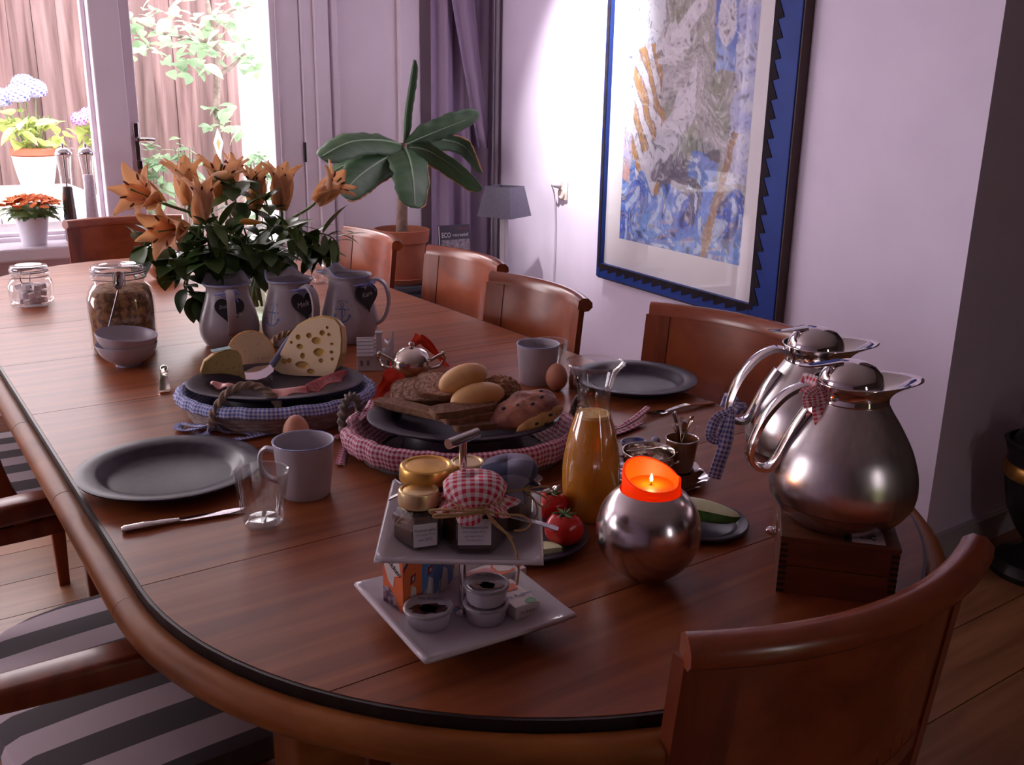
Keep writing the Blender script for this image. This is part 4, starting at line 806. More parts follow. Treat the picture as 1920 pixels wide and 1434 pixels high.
def seat_shape(wd, dp, z0, z1, p=4.5, n=44, front=1.0):
    pts = []
    for i in range(n):
        a = 2 * pi * i / n; c_, s_ = cos(a), sin(a)
        r = (abs(c_) ** p + abs(s_) ** p) ** (-1 / p)
        x, y = r * c_ * wd / 2, r * s_ * dp / 2
        if y < 0: x *= 1 - 0.10 * (-y / (dp / 2)) ** 2
        pts.append((x, y))
    rings = [(0.93, z0), (1.0, z0 + 0.008), (1.0, z1 - 0.022), (0.975, z1 - 0.008), (0.90, z1), (0.5, z1 + 0.006), (0, z1 + 0.008)]
    v = []; f = []
    for k, z in rings[:-1]: v += [V((x * k, y * k, z)) for x, y in pts]
    for j in range(len(rings) - 2):
        for i in range(n): f.append((j * n + i, j * n + (i + 1) % n, (j + 1) * n + (i + 1) % n, (j + 1) * n + i))
    v.append(V((0, 0, rings[-1][1]))); L_ = len(v) - 1; j = len(rings) - 2
    for i in range(n): f.append((j * n + i, j * n + (i + 1) % n, L_))
    f.append(tuple(reversed(range(n))))
    return (v, f, None)
def chair_parts(t, hw=HW, sag=0.052, zt=0.865, seatw=0.45, seatd=0.44, arms=False):
    K_ = dict(hw=hw, sag=sag)
    obj('top_rail', sweep(arc(zt - 0.017, -0.006, 28, **K_), [(-0.016, -0.012), (-0.014, 0.010), (-0.004, 0.017), (0.010, 0.016), (0.020, 0.006), (0.021, -0.006), (0.012, -0.015), (0.0, -0.017)], up=(0, 0, 1)), M['chair'], t, ang=60)
    obj('back_panel', strip(-0.76, 0.76, 0.648, zt - 0.03, 0.012, 0.0, 20, 3, **K_), M['chair'], t)
    for s in (-1, 1):
        a, b_ = (-1.0, -0.75) if s < 0 else (0.75, 1.0)
        obj('stile', strip(a, b_, 0.44, zt - 0.028, 0.017, 0.0, 6, 4, **K_), M['chair2'], t)
        p = arc(0.46, 0, 2, hw=hw, sag=sag)[0 if s < 0 else 2]; q = V((p.x * 0.92, p.y, 0))
        obj('leg', sweep([q + V((0, 0.0, 0.47)), q + V((0, 0.004, 0.3)), q + V((s * 0.008, -0.03, 0.14)), q + V((s * 0.015, -0.075, 0))], rect(0.036, 0.040, 0.006), sc=[1, 1, 0.92, 0.75]), M['chair2'], t, ang=30)
        fx = s * (seatw / 2 - 0.035)
        obj('leg', sweep([(fx, seatd / 2 - 0.05, 0.41), (fx, seatd / 2 - 0.05, 0.2), (fx, seatd / 2 - 0.05, 0)], rect(0.04, 0.04, 0.006), sc=[1, 0.95, 0.7]), M['chair2'], t, ang=30)
    obj('bottom_rail', strip(-0.76, 0.76, 0.606, 0.632, 0.014, 0.0, 20, 1, **K_), M['chair'], t)
    sm = me('spindle', box(0.026, 0.010, 0.018), M['chair'], False)
    for i in range(12):
        tt_ = -0.68 + 1.36 * i / 11; p = arc(0.640, 0, 1, tt_, tt_ + 0.01, **K_)
        d = p[1] - p[0]; obj('spindle', sm, parent=t, loc=p[0], rot=(0, 0, math.atan2(d.y, d.x)))
    obj('seat_frame', seat_shape(seatw - 0.01, seatd, 0.375, 0.425), M['chair2'], t)
    obj('seat', seat_shape(seatw, seatd + 0.005, 0.425, 0.468), M['fabric'], t, label='striped grey and white upholstered seat')
    if arms:
        for s in (-1, 1):
            p = arc(0.66, 0, 2, hw=hw, sag=sag)[0 if s < 0 else 2]
            pts = spline([(p.x, p.y + 0.008, 0.652), (p.x + s * 0.012, p.y + 0.13, 0.652), (p.x + s * 0.020, p.y + 0.27, 0.650), (p.x + s * 0.006, p.y + 0.41, 0.630)], 7)
            a_ = obj('armrest', sweep(pts, rect(0.050, 0.034, 0.008), up=(0, 0, 1), sc=[0.8 + 0.25 * sin(pi * i / (len(pts) - 1)) for i in range(len(pts))]), M['chair2'], t, ang=30)
            obj('arm_support', sweep(spline([(p.x + s * 0.008, p.y + 0.395, 0.62), (p.x + s * 0.012, p.y + 0.41, 0.54), (p.x * 0.96, p.y + 0.44, 0.44), (p.x * 0.94, p.y + 0.45, 0.38)], 4), rect(0.034, 0.038, 0.006)), M['chair2'], a_, ang=30)
SL = 'curved backed reddish wood dining chair '
def place(root, mid, rz):                   # mid: rear middle of the top rail
    off = V((0, -0.200 - 0.052 - 0.0265 - 0.02, 0)); off.rotate(Euler((0, 0, rz)))
    root.location = (mid[0] - off.x, mid[1] - off.y, 0); root.rotation_euler = (0, 0, rz)
GC = 'dining chairs around the table'
ch0 = thing('dining_chair', SL + 'in the right foreground, seen from behind', 'chair', group=GC)
chair_parts(ch0)
spots = [((1.668, 1.475), RD(99.0), SL + 'on the wall side behind the thermos jugs'),
         ((1.525, 2.00), RD(88.4), SL + 'at the wall side, behind the grey cup and egg'),
         ((1.625, 2.52), RD(90), SL + 'on the wall side before the grey lamp'),
         ((1.578, 3.07), RD(88.4), SL + 'on the wall side before the banana pot'),
         ((0.885, 3.96), RD(180), SL + 'at the far table end before the window sill')]
for mid, rz, lb in spots:
    c_ = dup(ch0, (0, 0, 0), rz, lb, GC); place(c_, mid, rz)
place(ch0, (0.785, 0.462), RD(-3.5))
GA = 'striped armchairs on the left of the table'
ac = thing('armchair', 'wooden armchair with grey and white striped seat in the near left foreground', 'chair', group=GA)
LEAN[:] = [0.42, -0.335]
chair_parts(ac, hw=0.265, sag=0.075, seatw=0.57, seatd=0.54, arms=True)
LEAN[:] = [0.10, -0.200]
a2 = dup(ac, (0.135, 2.45, 0), RD(-90), 'wooden armchair with striped seat further back at the left table edge', GA)
ac.location = (0.335, 1.415, 0); ac.rotation_euler = (0, 0, RD(-88))

# ================================================================== corner: low cabinet, banana plant, book, lamp
st_ = thing('side_cabinet', 'low dark blue black cabinet under the banana pot in the corner', 'cabinet', (2.24, 4.0, 0))
obj('cabinet_top', box(0.62, 0.34, 0.025, (0, 0, 0.4775)), M['stool'], st_, bevel=0.004, smooth=False)
obj('cabinet_body', boxb(-0.29, 0.29, -0.15, 0.15, 0.03, 0.465), M['stool'], st_, bevel=0.003, smooth=False)
for s in (-1, 1): obj('door', boxb(-0.003 if s > 0 else -0.28, 0.28 if s > 0 else -0.007, -0.160, -0.150, 0.05, 0.45), M['stool'], st_, bevel=0.003, smooth=False)
pc = Yp(753, 432, 3.98)
bp = thing('banana_plant', 'banana plant with big drooping green leaves in a terracotta pot', 'plant', (pc.x, 3.98, 0.49))
obj('saucer', lathe([(0, 0.004), (0.105, 0.0), (0.125, 0.022), (0.128, 0.026), (0.122, 0.027), (0.10, 0.012), (0, 0.012)], 32), M['terra'], bp)
obj('pot', lathe([(0, 0.013), (0.085, 0.013), (0.092, 0.02), (0.112, 0.185), (0.124, 0.19), (0.130, 0.245), (0.124, 0.248), (0.118, 0.20), (0, 0.20)], 36), M['terra'], bp)
obj('soil', lathe([(0, 0.212), (0.117, 0.208)], 24), M['soil'], bp)
B0 = V((pc.x, 3.98, 0.49))
def bl(px, py, dy=0.0): return Yp(px, py, 3.98 + dy) - B0
cr0 = bl(757, 272)
obj('trunk', tube(spline([(0, 0, 0.205), (cr0.x * 0.3, 0, 0.32), (cr0.x * 0.8, 0, cr0.z - 0.14), (cr0.x, 0, cr0.z + 0.01)], 6), [0.030 - 0.0009 * i for i in range(19)], 12), M['bantrunk'], bp)
def bleaf(pts, hw, wv, roll=0.25, edge_=0, n=18, tipw=0.0, startw=0.15):
    P_ = spline(pts, 6); N_ = len(P_) - 1; wv = V(wv).normalized()
    def at_(v):
        k = v * N_; i = min(int(k), N_ - 1); return P_[i].lerp(P_[i + 1], k - i), (P_[i + 1] - P_[i]).normalized()
    def prof(v): return hw * (startw + (1 - startw) * min(1, v / 0.22) ** 0.8) * (1 if v < 0.6 else max(tipw, sqrt(max(0, 1 - ((v - 0.6) / 0.4) ** 2.2))))
    def g(u, v):
        p, t = at_(v); s = (u - 0.5) * 2; w_ = (wv - t * wv.dot(t)).normalized(); nn = t.cross(w_).normalized()
        if nn.z < 0: nn = -nn
        h = prof(v) * (1 + 0.13 * noise.noise(V((v * 16, s, hw * 50)))); 
        return p + w_ * (s * h) + nn * (-roll * h * s * s + 0.10 * h * sin(v * 34) * abs(s) * 0.35)
    lf = obj('leaf', grid(g, 8, 26), M['banana'], bp, solid=0.002, ang=80)
    obj('midrib', tube([at_(i / 20)[0] + V((0, -0.001, 0.003)) for i in range(20)], [0.006 - 0.0002 * i for i in range(20)], 6), M['banrib'], lf)
    if edge_:
        e = [V(g(0 if edge_ < 0 else 1, 0.25 + 0.72 * i / 24)) for i in range(25)]
        obj('dry_edge', tube(e, [0.002 + 0.004 * abs(noise.noise(p * 30)) for p in e], 6), M['banedge'], lf)
bleaf([bl(757, 275), bl(760, 215), bl(768, 160), bl(776, 112)], 0.021, (1, 0.3, 0), roll=1.1, tipw=0.35)
bleaf([bl(758, 272), bl(800, 254, 0.0), bl(850, 234, -0.03), bl(898, 216, -0.06)], 0.082, (-0.25, -0.75, 0.75), roll=-0.1, tipw=0.25)
bleaf([bl(752, 272), bl(712, 264, -0.05), bl(655, 268, -0.12), bl(600, 296, -0.18)], 0.066, (0.1, -0.8, -0.75), roll=0.3)
bleaf([bl(750, 280, 0.03), bl(712, 290, 0.08), bl(660, 304, 0.14), bl(612, 330, 0.18)], 0.055, (0, 0.8, 0.6), roll=0.3, edge_=-1)
bleaf([bl(752, 282), bl(715, 302, -0.08), bl(675, 330, -0.15), bl(640, 366, -0.2)], 0.078, (0.45, -0.4, -0.8), roll=0.25, edge_=1)
bleaf([bl(758, 276), bl(768, 298, -0.12), bl(775, 338, -0.22), bl(778, 390, -0.27)], 0.088, (1, 0.1, 0), roll=0.25, edge_=1, tipw=0.2)
bleaf([bl(762, 276, 0.03), bl(800, 282, 0.03), bl(850, 312, 0.0), bl(902, 358, -0.02)], 0.062, (-0.45, -0.5, 0.75), roll=0.3, edge_=-1)
bleaf([bl(762, 274, 0.05), bl(820, 262, 0.12), bl(872, 276, 0.14), bl(903, 325, 0.12)], 0.048, (-0.3, -0.6, 0.75), roll=0.3, edge_=1)
bk0, bk1 = Yp(815, 425, 4.03), Yp(886, 470, 4.03)
bt = thing('book', 'dark book with white title letters standing behind the chairs beside the banana pot', 'book', (0, 0, 0))
bt.location = ((bk0.x + bk1.x) / 2, 4.0, 0.49); bt.rotation_euler = (RD(-7), 0, RD(-4))
bw_, bh_ = 0.165, bk0.z - 0.49 + 0.004
obj('page_block', box(bw_ - 0.004, 0.014, bh_ - 0.006, (0, 0.009, bh_ / 2)), M['paper'], bt, smooth=False)
obj('front_cover', box(bw_, 0.002, bh_, (0, 0.0, bh_ / 2)), M['book'], bt, smooth=False)
obj('back_cover', box(bw_, 0.002, bh_, (0, 0.018, bh_ / 2)), M['book'], bt, smooth=False)
def tface(body, size, mat, par, loc, bold=0, shear=0, wx=1.0, name='lettering'): return obj(name, text(body, size, bold, shear, wx), mat, par, loc=loc, rot=(pi / 2, 0, 0), smooth=False)
tface('ECO', 0.034, M['chalk'], bt, (-0.048, -0.0018, bh_ - 0.048), 0.03, 0, 0.75)
tface('recreatief', 0.022, M['chalk'], bt, (0.030, -0.0018, bh_ - 0.048), 0.02)
tface('wonen', 0.018, M['bookred'], bt, (0.045, -0.0018, bh_ - 0.018), 0.02)
obj('cover_picture', grid(lambda u, v: (bw_ * (u - 0.5) * 0.94 + 0.002, -0.0016, (bh_ - 0.07) * v), 8, 8), M['bookpic'], bt, smooth=False)
lc = Yp(946, 378, 3.66)
lp = thing('table_lamp', 'lamp with a square grey tapered shade on a slim grey column in the corner', 'lamp', (lc.x, 3.66, 0), RD(24))
zl0, zl1 = Yp(946, 405, 3.66).z, Yp(946, 349, 3.66).z
def fr(a, b_, z0, z1): return ([V((x * k, y * k, z)) for k, z in ((a, z0), (b_, z1)) for x, y in ((-1, -1), (1, -1), (1, 1), (-1, 1))], [(0, 1, 5, 4), (1, 2, 6, 5), (2, 3, 7, 6), (3, 0, 4, 7)], None)
obj('lamp_shade', fr(0.089, 0.063, zl0, zl1), M['shade'], lp, solid=0.004, smooth=False)
obj('column', join(box(0.030, 0.030, zl0 - 0.03, (0, 0, (zl0 - 0.03) / 2 + 0.03))), M['lampst'], lp, bevel=0.003, smooth=False)
obj('base', box(0.15, 0.15, 0.03, (0, 0, 0.015)), M['lampst'], lp, bevel=0.005, smooth=False)
obj('fitting', tube([(0, 0, zl0 - 0.005), (0, 0, zl0 + 0.06)], 0.014, 12), M['plug'], lp)
obj('shade_holder', join(box(0.13, 0.003, 0.003, (0, 0, zl1 - 0.012)), box(0.003, 0.13, 0.003, (0, 0, zl1 - 0.012)), tube([(0, 0, zl0 + 0.05), (0, 0, zl1 - 0.01)], 0.003, 6)), M['wire'], lp)

# iron urn on the right
ur = thing('coal_urn', 'black iron urn with a brass band standing on the floor at the right edge', 'urn', (2.765, 1.235, 0))
obj('urn_base', lathe([(0, 0), (0.125, 0), (0.128, 0.018), (0.118, 0.030), (0.112, 0.045), (0.085, 0.055), (0.050, 0.075), (0.040, 0.10), (0, 0.10)], 36), M['iron'], ur)
obj('urn_bowl', lathe([(0, 0.09), (0.045, 0.10), (0.075, 0.14), (0.105, 0.20), (0.120, 0.27), (0.124, 0.30), (0.124, 0.36), (0.135, 0.40), (0.140, 0.405), (0.128, 0.41), (0.115, 0.36), (0.110, 0.30), (0, 0.28)], 40), M['iron'], ur)
obj('brass_band', lathe([(0.1255, 0.300), (0.131, 0.306), (0.133, 0.322), (0.130, 0.340), (0.1255, 0.345)], 40), M['brass'], ur)
obj('urn_lid', lathe([(0.118, 0.40), (0.105, 0.425), (0.06, 0.445), (0.03, 0.452), (0, 0.452)], 32), M['iron'], ur)
obj('lid_ring', lathe([(0.055, 0.447), (0.062, 0.452), (0.058, 0.462), (0.048, 0.458), (0.050, 0.449)], 24), M['brass'], ur)
for s in (-1, 1):
    obj('handle', tube(spline([(s * 0.125, 0, 0.35), (s * 0.165, -0.01, 0.40), (s * 0.155, -0.02, 0.45), (s * 0.128, -0.01, 0.42)], 6), 0.009, 8), M['iron'], ur)
obj('lid_handle', tube(spline([(-0.07, -0.02, 0.44), (-0.085, -0.02, 0.51), (-0.03, -0.02, 0.535), (0.05, -0.02, 0.535), (0.085, -0.02, 0.50), (0.07, -0.02, 0.44)], 6), 0.008, 8), M['iron'], ur)
# ================================================================== helpers for the table
CAMZ = RD(-34.8)                         # turns an object's front (-y) to the viewer
def ptop(p, h): return (p.x, p.y, TZ + h)
def wrapper(rf, phi0, z0, eps=0.0007):    # flat print -> surface of a turned vessel
    def g(p):
        z = z0 + p.y; r = rf(z) + eps; a = phi0 + p.x / max(r, 0.01); return (r * cos(a), r * sin(a), z)
    return g
def prof_r(pr):
    def f(z):
        for (r0, z0), (r1, z1) in zip(pr, pr[1:]):
            if z0 <= z <= z1 and z1 > z0: return r0 + (r1 - r0) * (z - z0) / (z1 - z0)
        return pr[-1][0]
    return f
def smooth_prof(pts, n=5): return [(p.x, p.y) for p in spline([(a, b, 0) for a, b in pts], n)]
def oval(s, a, b): return ([V((p.x * a, p.y * b, p.z)) for p in s[0]], s[1], s[2])
def plate_prof(rim_h=0.022, th=0.004):     # unit radius, heights in metres
    return [(0, 0.004), (0.64, 0.004), (0.70, 0.007), (0.76, rim_h - 0.006), (0.80, rim_h - 0.003), (0.97, rim_h), (1.0, rim_h - 0.001), (0.99, rim_h - 0.004), (0.80, rim_h - 0.009), (0.70, 0.0), (0.0, 0.0)]
def sq_plate(h, z0, rim, p=5, side=0.0):
    def g(u, v):
        x, y = (u - 0.5) * 2, (v - 0.5) * 2; m = max(abs(x), abs(y))
        return (x * h, y * h, z0 + rim * m ** p + side * abs(x) ** 4 * (0.5 + 0.5 * y))
    return grid(g, 18, 18)

# ------------------------------------------------------------------ two-tier stand
SP = V((0.517, 0.836, TZ))
sd = thing('serving_stand', 'two tier white porcelain stand with square plates and a steel T handle', 'stand', tuple(SP))
obj('lower_plate', xf(sq_plate(0.0935, 0.009, 0.021), rot=(0, 0, RD(-3.5))), M['white'], sd, solid=0.005, ang=80)
obj('foot', xf(join(*[xf(box(0.10, 0.006, 0.008), loc=(0.047 * sin(k * pi / 2), 0.047 * cos(k * pi / 2), 0.004), rot=(0, 0, k * pi / 2)) for k in range(4)]), rot=(0, 0, RD(-3.5))), M['white'], sd)
obj('upper_plate', xf(sq_plate(0.087, 0.107, 0.014, 4, 0.018), rot=(0, 0, RD(-34.5))), M['white'], sd, solid=0.005, ang=80)
obj('rod', join(tube([(0, 0, 0.011), (0, 0, 0.222)], 0.0042, 14), lathe([(0.0042, 0.011), (0.011, 0.012), (0.011, 0.016), (0.0042, 0.018)], 16), xf(lathe([(0.0042, 0), (0.011, 0.001), (0.011, 0.006), (0.0042, 0.008)], 16), loc=(0, 0, 0.1105))), M['chrome'], sd)
a = T(849, 828, 0.224); b_ = T(905, 806, 0.224); d = (b_ - a).normalized() * 0.024
obj('handle', tube([(-d.x, -d.y, 0.2245), (d.x, d.y, 0.2245)], 0.0058, 16), M['chrome'], sd)
PH_ = 0.1112                              # resting height on the upper plate
def hexr(r, n=6, ph=pi / 6): return [(r * cos(ph + 2 * pi * i / n), r * sin(ph + 2 * pi * i / n)) for i in range(n)]
def jam_jar(label, pos, r, h, jam, lid=None, lr=0.02, lh=0.016, hexa=True, rz=CAMZ, full=0.86):
    t = thing('jam_jar', label, 'jar', pos, rz, 'jam jars on the upper plate')
    n = 6 if hexa else 24
    def body(k, z0, z1, neck):
        return lathe([(0, z0), (r * k * 0.92, z0), (r * k, z0 + 0.004), (r * k, z1 - 0.012), (neck, z1 - 0.004), (neck, z1)], n)
    obj('glass_body', body(1, 0.0, h, lr * 0.92), M['glass'], t, ang=30)
    obj('jam', body(0.94, 0.0025, h * full, lr * 0.80), jam, t, ang=30)
    if lid:
        obj('lid', lathe([(lr * 0.96, h - 0.004), (lr * 1.04, h - 0.003), (lr * 1.06, h), (lr * 1.04, h + lh - 0.004), (lr, h + lh - 0.001), (lr * 0.94, h + lh), (lr * 0.86, h + lh - 0.0005), (lr * 0.80, h + lh - 0.002), (lr * 0.74, h + lh - 0.0015), (0, h + lh - 0.0012)], 36), lid, t, ang=22)
    return t
def on_plate(px, py, h=PH_): p = T(px, py, h); return (p.x, p.y, TZ + PH_)
jl = jam_jar('small hexagonal jam jar with gold lid and white label, front left of the upper plate', on_plate(786, 1013), 0.0295, 0.048, M['jam2'], M['gold2'], 0.0215, 0.014, rz=CAMZ + RD(20), full=0.72)
jb = jam_jar('jam jar with the largest gold lid, back left on the upper plate', tuple(V((*T(800, 868, 0.186).xy, TZ + PH_))), 0.029, 0.060, M['jam'], M['gold'], 0.0295, 0.014, hexa=False)
jc = jam_jar('small jar with a pale gold lid, right behind the steel rod on the upper plate', tuple(V((*T(876, 862, 0.176).xy, TZ + PH_))), 0.020, 0.052, M['jam3'], M['gold2'], 0.0195, 0.012, hexa=False)
jf = jam_jar('jam jar with red gingham cap and white label, front centre of the upper plate', on_plate(889, 1016), 0.0365, 0.050, M['jam'], None, 0.027, 0.01, rz=CAMZ + RD(3))
jr = jam_jar('jam jar under a navy and grey checked cloth, back right on the upper plate', tuple(V((*T(952, 868, 0.186).xy, TZ + PH_))), 0.030, 0.058, M['jam2'], None, 0.026, 0.01)
def cloth_cap(t, mat, r, ztie, ztop, skirt, seed, tilt=(0, 0)):
    pr = [(0, ztop), (r * 0.5, ztop - 0.0005), (r * 0.85, ztop - 0.003), (r, ztop - 0.010), (r * 0.98, ztie + 0.006), (r * 0.86, ztie), (r * 1.0, ztie - 0.004), (r * skirt, ztie - 0.010)]
    n = 60; v, f, uv = [], [], []; L = 0; pv = pr[0]
    for j, (a, z) in enumerate(pr):
        L += sqrt((a - pv[0]) ** 2 + (z - pv[1]) ** 2); pv = (a, z)
        for i in range(n):
            an = 2 * pi * i / n; k = max(0, j - 4) / 3
            w_ = 1 + k * 0.13 * sin(an * 7 + seed) + k * 0.07 * sin(an * 13 + seed * 2) + (0.02 * sin(an * 9 + seed) if j in (3, 4) else 0)
            dz = 0.004 * k * sin(an * 5 + seed)
            v.append(V((a * w_ * cos(an), a * w_ * sin(an), z + dz + tilt[0] * a * cos(an) + tilt[1] * a * sin(an)))); uv.append((L * cos(an), L * sin(an)))
    for j in range(len(pr) - 1):
        for i in range(n):
            k = (i + 1) % n
            q = (j * n + i, j * n + k, (j + 1) * n + k, (j + 1) * n + i)
            f.append(q if j else (q[0], q[2], q[3]))
    c = obj('cloth_cap', (v, f, uv), mat, t, solid=0.0012, ang=80)
    return c
M['cap1'] = gingham('red_gingham_cap', (0.60, 0.02, 0.06), (0.80, 0.70, 0.74), 108, 108)
M['cap2'] = gingham('navy_check_cap', (0.022, 0.026, 0.075), (0.26, 0.23, 0.32), 17, 17)
cloth_cap(jf, M['cap1'], 0.034, 0.0545, 0.0775, 1.28, 1)
cloth_cap(jr, M['cap2'], 0.0335, 0.054, 0.077, 1.15, 4, (0.12, 0.05))
def rstring(t, pts, r=0.0011): obj('raffia', tube(spline(pts, 6), r, 5), M['raffia'], t)
for k in range(3):
    obj('raffia', tube([(0.0305 * cos(a), 0.0305 * sin(a), 0.0543 + 0.0014 * (k - 1) + 0.001 * sin(a * 2 + k)) for a in [2 * pi * i / 30 for i in range(30)]], 0.0011, 5, closed=True), M['raffia'], jf)
y0 = -0.036
def rs_(t, pts, r=0.0011): rstring(t, [(x, y, z + 0.0045) for x, y, z in pts], r)
rs_(jf, [(0.012, y0, 0.049), (-0.008, y0 - 0.006, 0.051), (-0.032, y0 - 0.004, 0.052), (-0.047, y0, 0.049), (-0.040, y0 - 0.002, 0.046), (-0.018, y0 - 0.007, 0.0475), (0.010, y0 - 0.004, 0.048)], 0.0015)
rs_(jf, [(0.012, y0, 0.050), (-0.012, y0 - 0.008, 0.049), (-0.036, y0 - 0.004, 0.047), (-0.043, y0 - 0.003, 0.0435), (-0.030, y0 - 0.006, 0.0445), (0.010, y0 - 0.003, 0.0480)], 0.0013)
rs_(jf, [(0.012, y0, 0.049), (0.030, y0 - 0.003, 0.046), (0.050, y0 - 0.002, 0.044), (0.059, y0, 0.035), (0.052, y0 + 0.002, 0.026), (0.042, y0 + 0.004, 0.024)], 0.0012)
rs_(jf, [(0.012, y0, 0.049), (0.022, y0 - 0.006, 0.038), (0.034, y0 - 0.010, 0.026), (0.043, y0 - 0.014, 0.010), (0.046, y0 - 0.022, -0.008), (0.044, y0 - 0.026, -0.024)], 0.0012)
rs_(jf, [(0.012, y0, 0.049), (0.018, y0 - 0.007, 0.040), (0.030, y0 - 0.010, 0.030), (0.039, y0 - 0.009, 0.022)], 0.0016)
for k in range(2):
    obj('raffia', tube([(0.0305 * cos(a), 0.0305 * sin(a), 0.0535 + 0.0016 * k) for a in [2 * pi * i / 30 for i in range(30)]], 0.0010, 5, closed=True), M['raffia'], jr)
for k, pts in enumerate(([(0.018, -0.026, 0.054), (0.034, -0.026, 0.050), (0.046, -0.024, 0.040), (0.040, -0.027, 0.034), (0.026, -0.028, 0.046)], [(0.018, -0.026, 0.054), (0.030, -0.030, 0.044), (0.034, -0.032, 0.030), (0.030, -0.032, 0.020)], [(0.018, -0.026, 0.054), (0.044, -0.020, 0.056), (0.054, -0.016, 0.046)])): rstring(jr, pts)
def label_on(t, w_, h_, z, y, lines, x=0.0):
    obj('paper_label', box(w_, 0.0006, h_, (x, y, z)), M['paper'], t, smooth=False)
    for body, dz, sz_, mt in lines: tface(body, sz_, M[mt], t, (x, y - 0.0006, z + dz))
yf = -0.0365 * cos(pi / 6) - 0.0008
label_on(jf, 0.0355, 0.030, 0.0275, yf - 0.0004, [('Sinaasappel jam', 0.0055, 0.0046, 'ink'), ('(met stukjes fruit)', 0.0005, 0.0035, 'greyink'), ('gemaakt door', -0.0045, 0.0037, 'greyink'), ('03/08/2012', -0.0095, 0.0037, 'greyink')])
yl = -0.0295 * cos(pi / 6) - 0.0008
label_on(jl, 0.0255, 0.026, 0.0185, yl - 0.0004, [('Pruimen gelei', 0.006, 0.0044, 'ink'), ('(met stukjes fruit)', 0.001, 0.003, 'greyink'), ('juni 2012', -0.005, 0.0042, 'ink')])

# spoons in and beside the jars
def spoon(label, name, p0, p1, L, mat, group=None, bowl=0.19, bw=0.30, arch=0.04, tipw=0.055, cat='spoon'):
    """p0: end of the handle, p1: towards the bowl; flat shape bent along its length"""
    p0, p1 = V(p0), V(p1); d = (p1 - p0).normalized()
    t = thing(name, label, cat, tuple(p0)); t.rotation_mode = 'QUATERNION'
    X = d; Y_ = V((0, 0, 1)).cross(X)
    if Y_.length < 1e-3: Y_ = V((0, 1, 0))
    Y_.normalize(); Zv = X.cross(Y_)
    t.rotation_quaternion = Matrix((X, Y_, Zv)).transposed().to_quaternion()
    bl_ = L * bowl * 1.35
    def wv(u):
        if u < 0.62: return L * tipw * (1 - 0.55 * u / 0.62) * 0.5
        return L * tipw * 0.225
    hpts = [(L * 0.0, 0, 0.002), (L * 0.18, 0, 0.004 + L * arch * 0.3), (L * 0.45, 0, 0.004 + L * arch), (L * 0.66, 0, 0.003 + L * arch * 0.5), (L - bl_ * 0.92, 0, 0.004)]
    hp_ = spline(hpts, 6); n_ = len(hp_)
    ob = obj('handle', sweep(hp_, [(-1, -0.18), (0, -0.26), (1, -0.18), (1, 0.18), (0, 0.26), (-1, 0.18)], up=(0, 0, 1), sc=[max(wv(i / n_), 0.0012) * (0.7 if i == 0 else 1) for i in range(n_)]), mat, t)
    def bg_(u, v):
        a = 2 * pi * u; x = L - bl_ / 2 + bl_ / 2 * v * cos(a); y = L * bw * 0.5 * bowl * 2.2 / 2 * v * sin(a) * (1 + 0.12 * cos(a))
        return (x, y, 0.0045 - 0.0045 * (1 - v * v) * 0.9)
    obj('bowl', grid(bg_, 28, 6, True), mat, t, solid=0.001, ang=80)
    return t
s1 = spoon('steel spoon with its flat handle sticking out over the right edge of the upper plate', 'jam_spoon', tuple(T(1046, 996, 0.135)), tuple(T(925, 966, 0.145)), 0.115, M['brushed'], bowl=0.20, arch=0.0, tipw=0.09)
s2 = spoon('clear rounded spoon leaning past the right rim of the upper plate', 'jam_spoon', tuple(V((*T(985, 905, 0.15).xy, TZ + 0.128))), tuple(T(1040, 920, 0.150)), 0.055, M['glass'], bowl=0.34, bw=0.55, arch=0.0, tipw=0.09)
s3 = spoon('dark spoon handle poking out over the left rim beside the small gold lid jar', 'jam_spoon', tuple(T(731, 938, 0.140)), tuple(T(775, 925, 0.150)), 0.085, M['brushed'], bowl=0.2, arch=0, tipw=0.13)

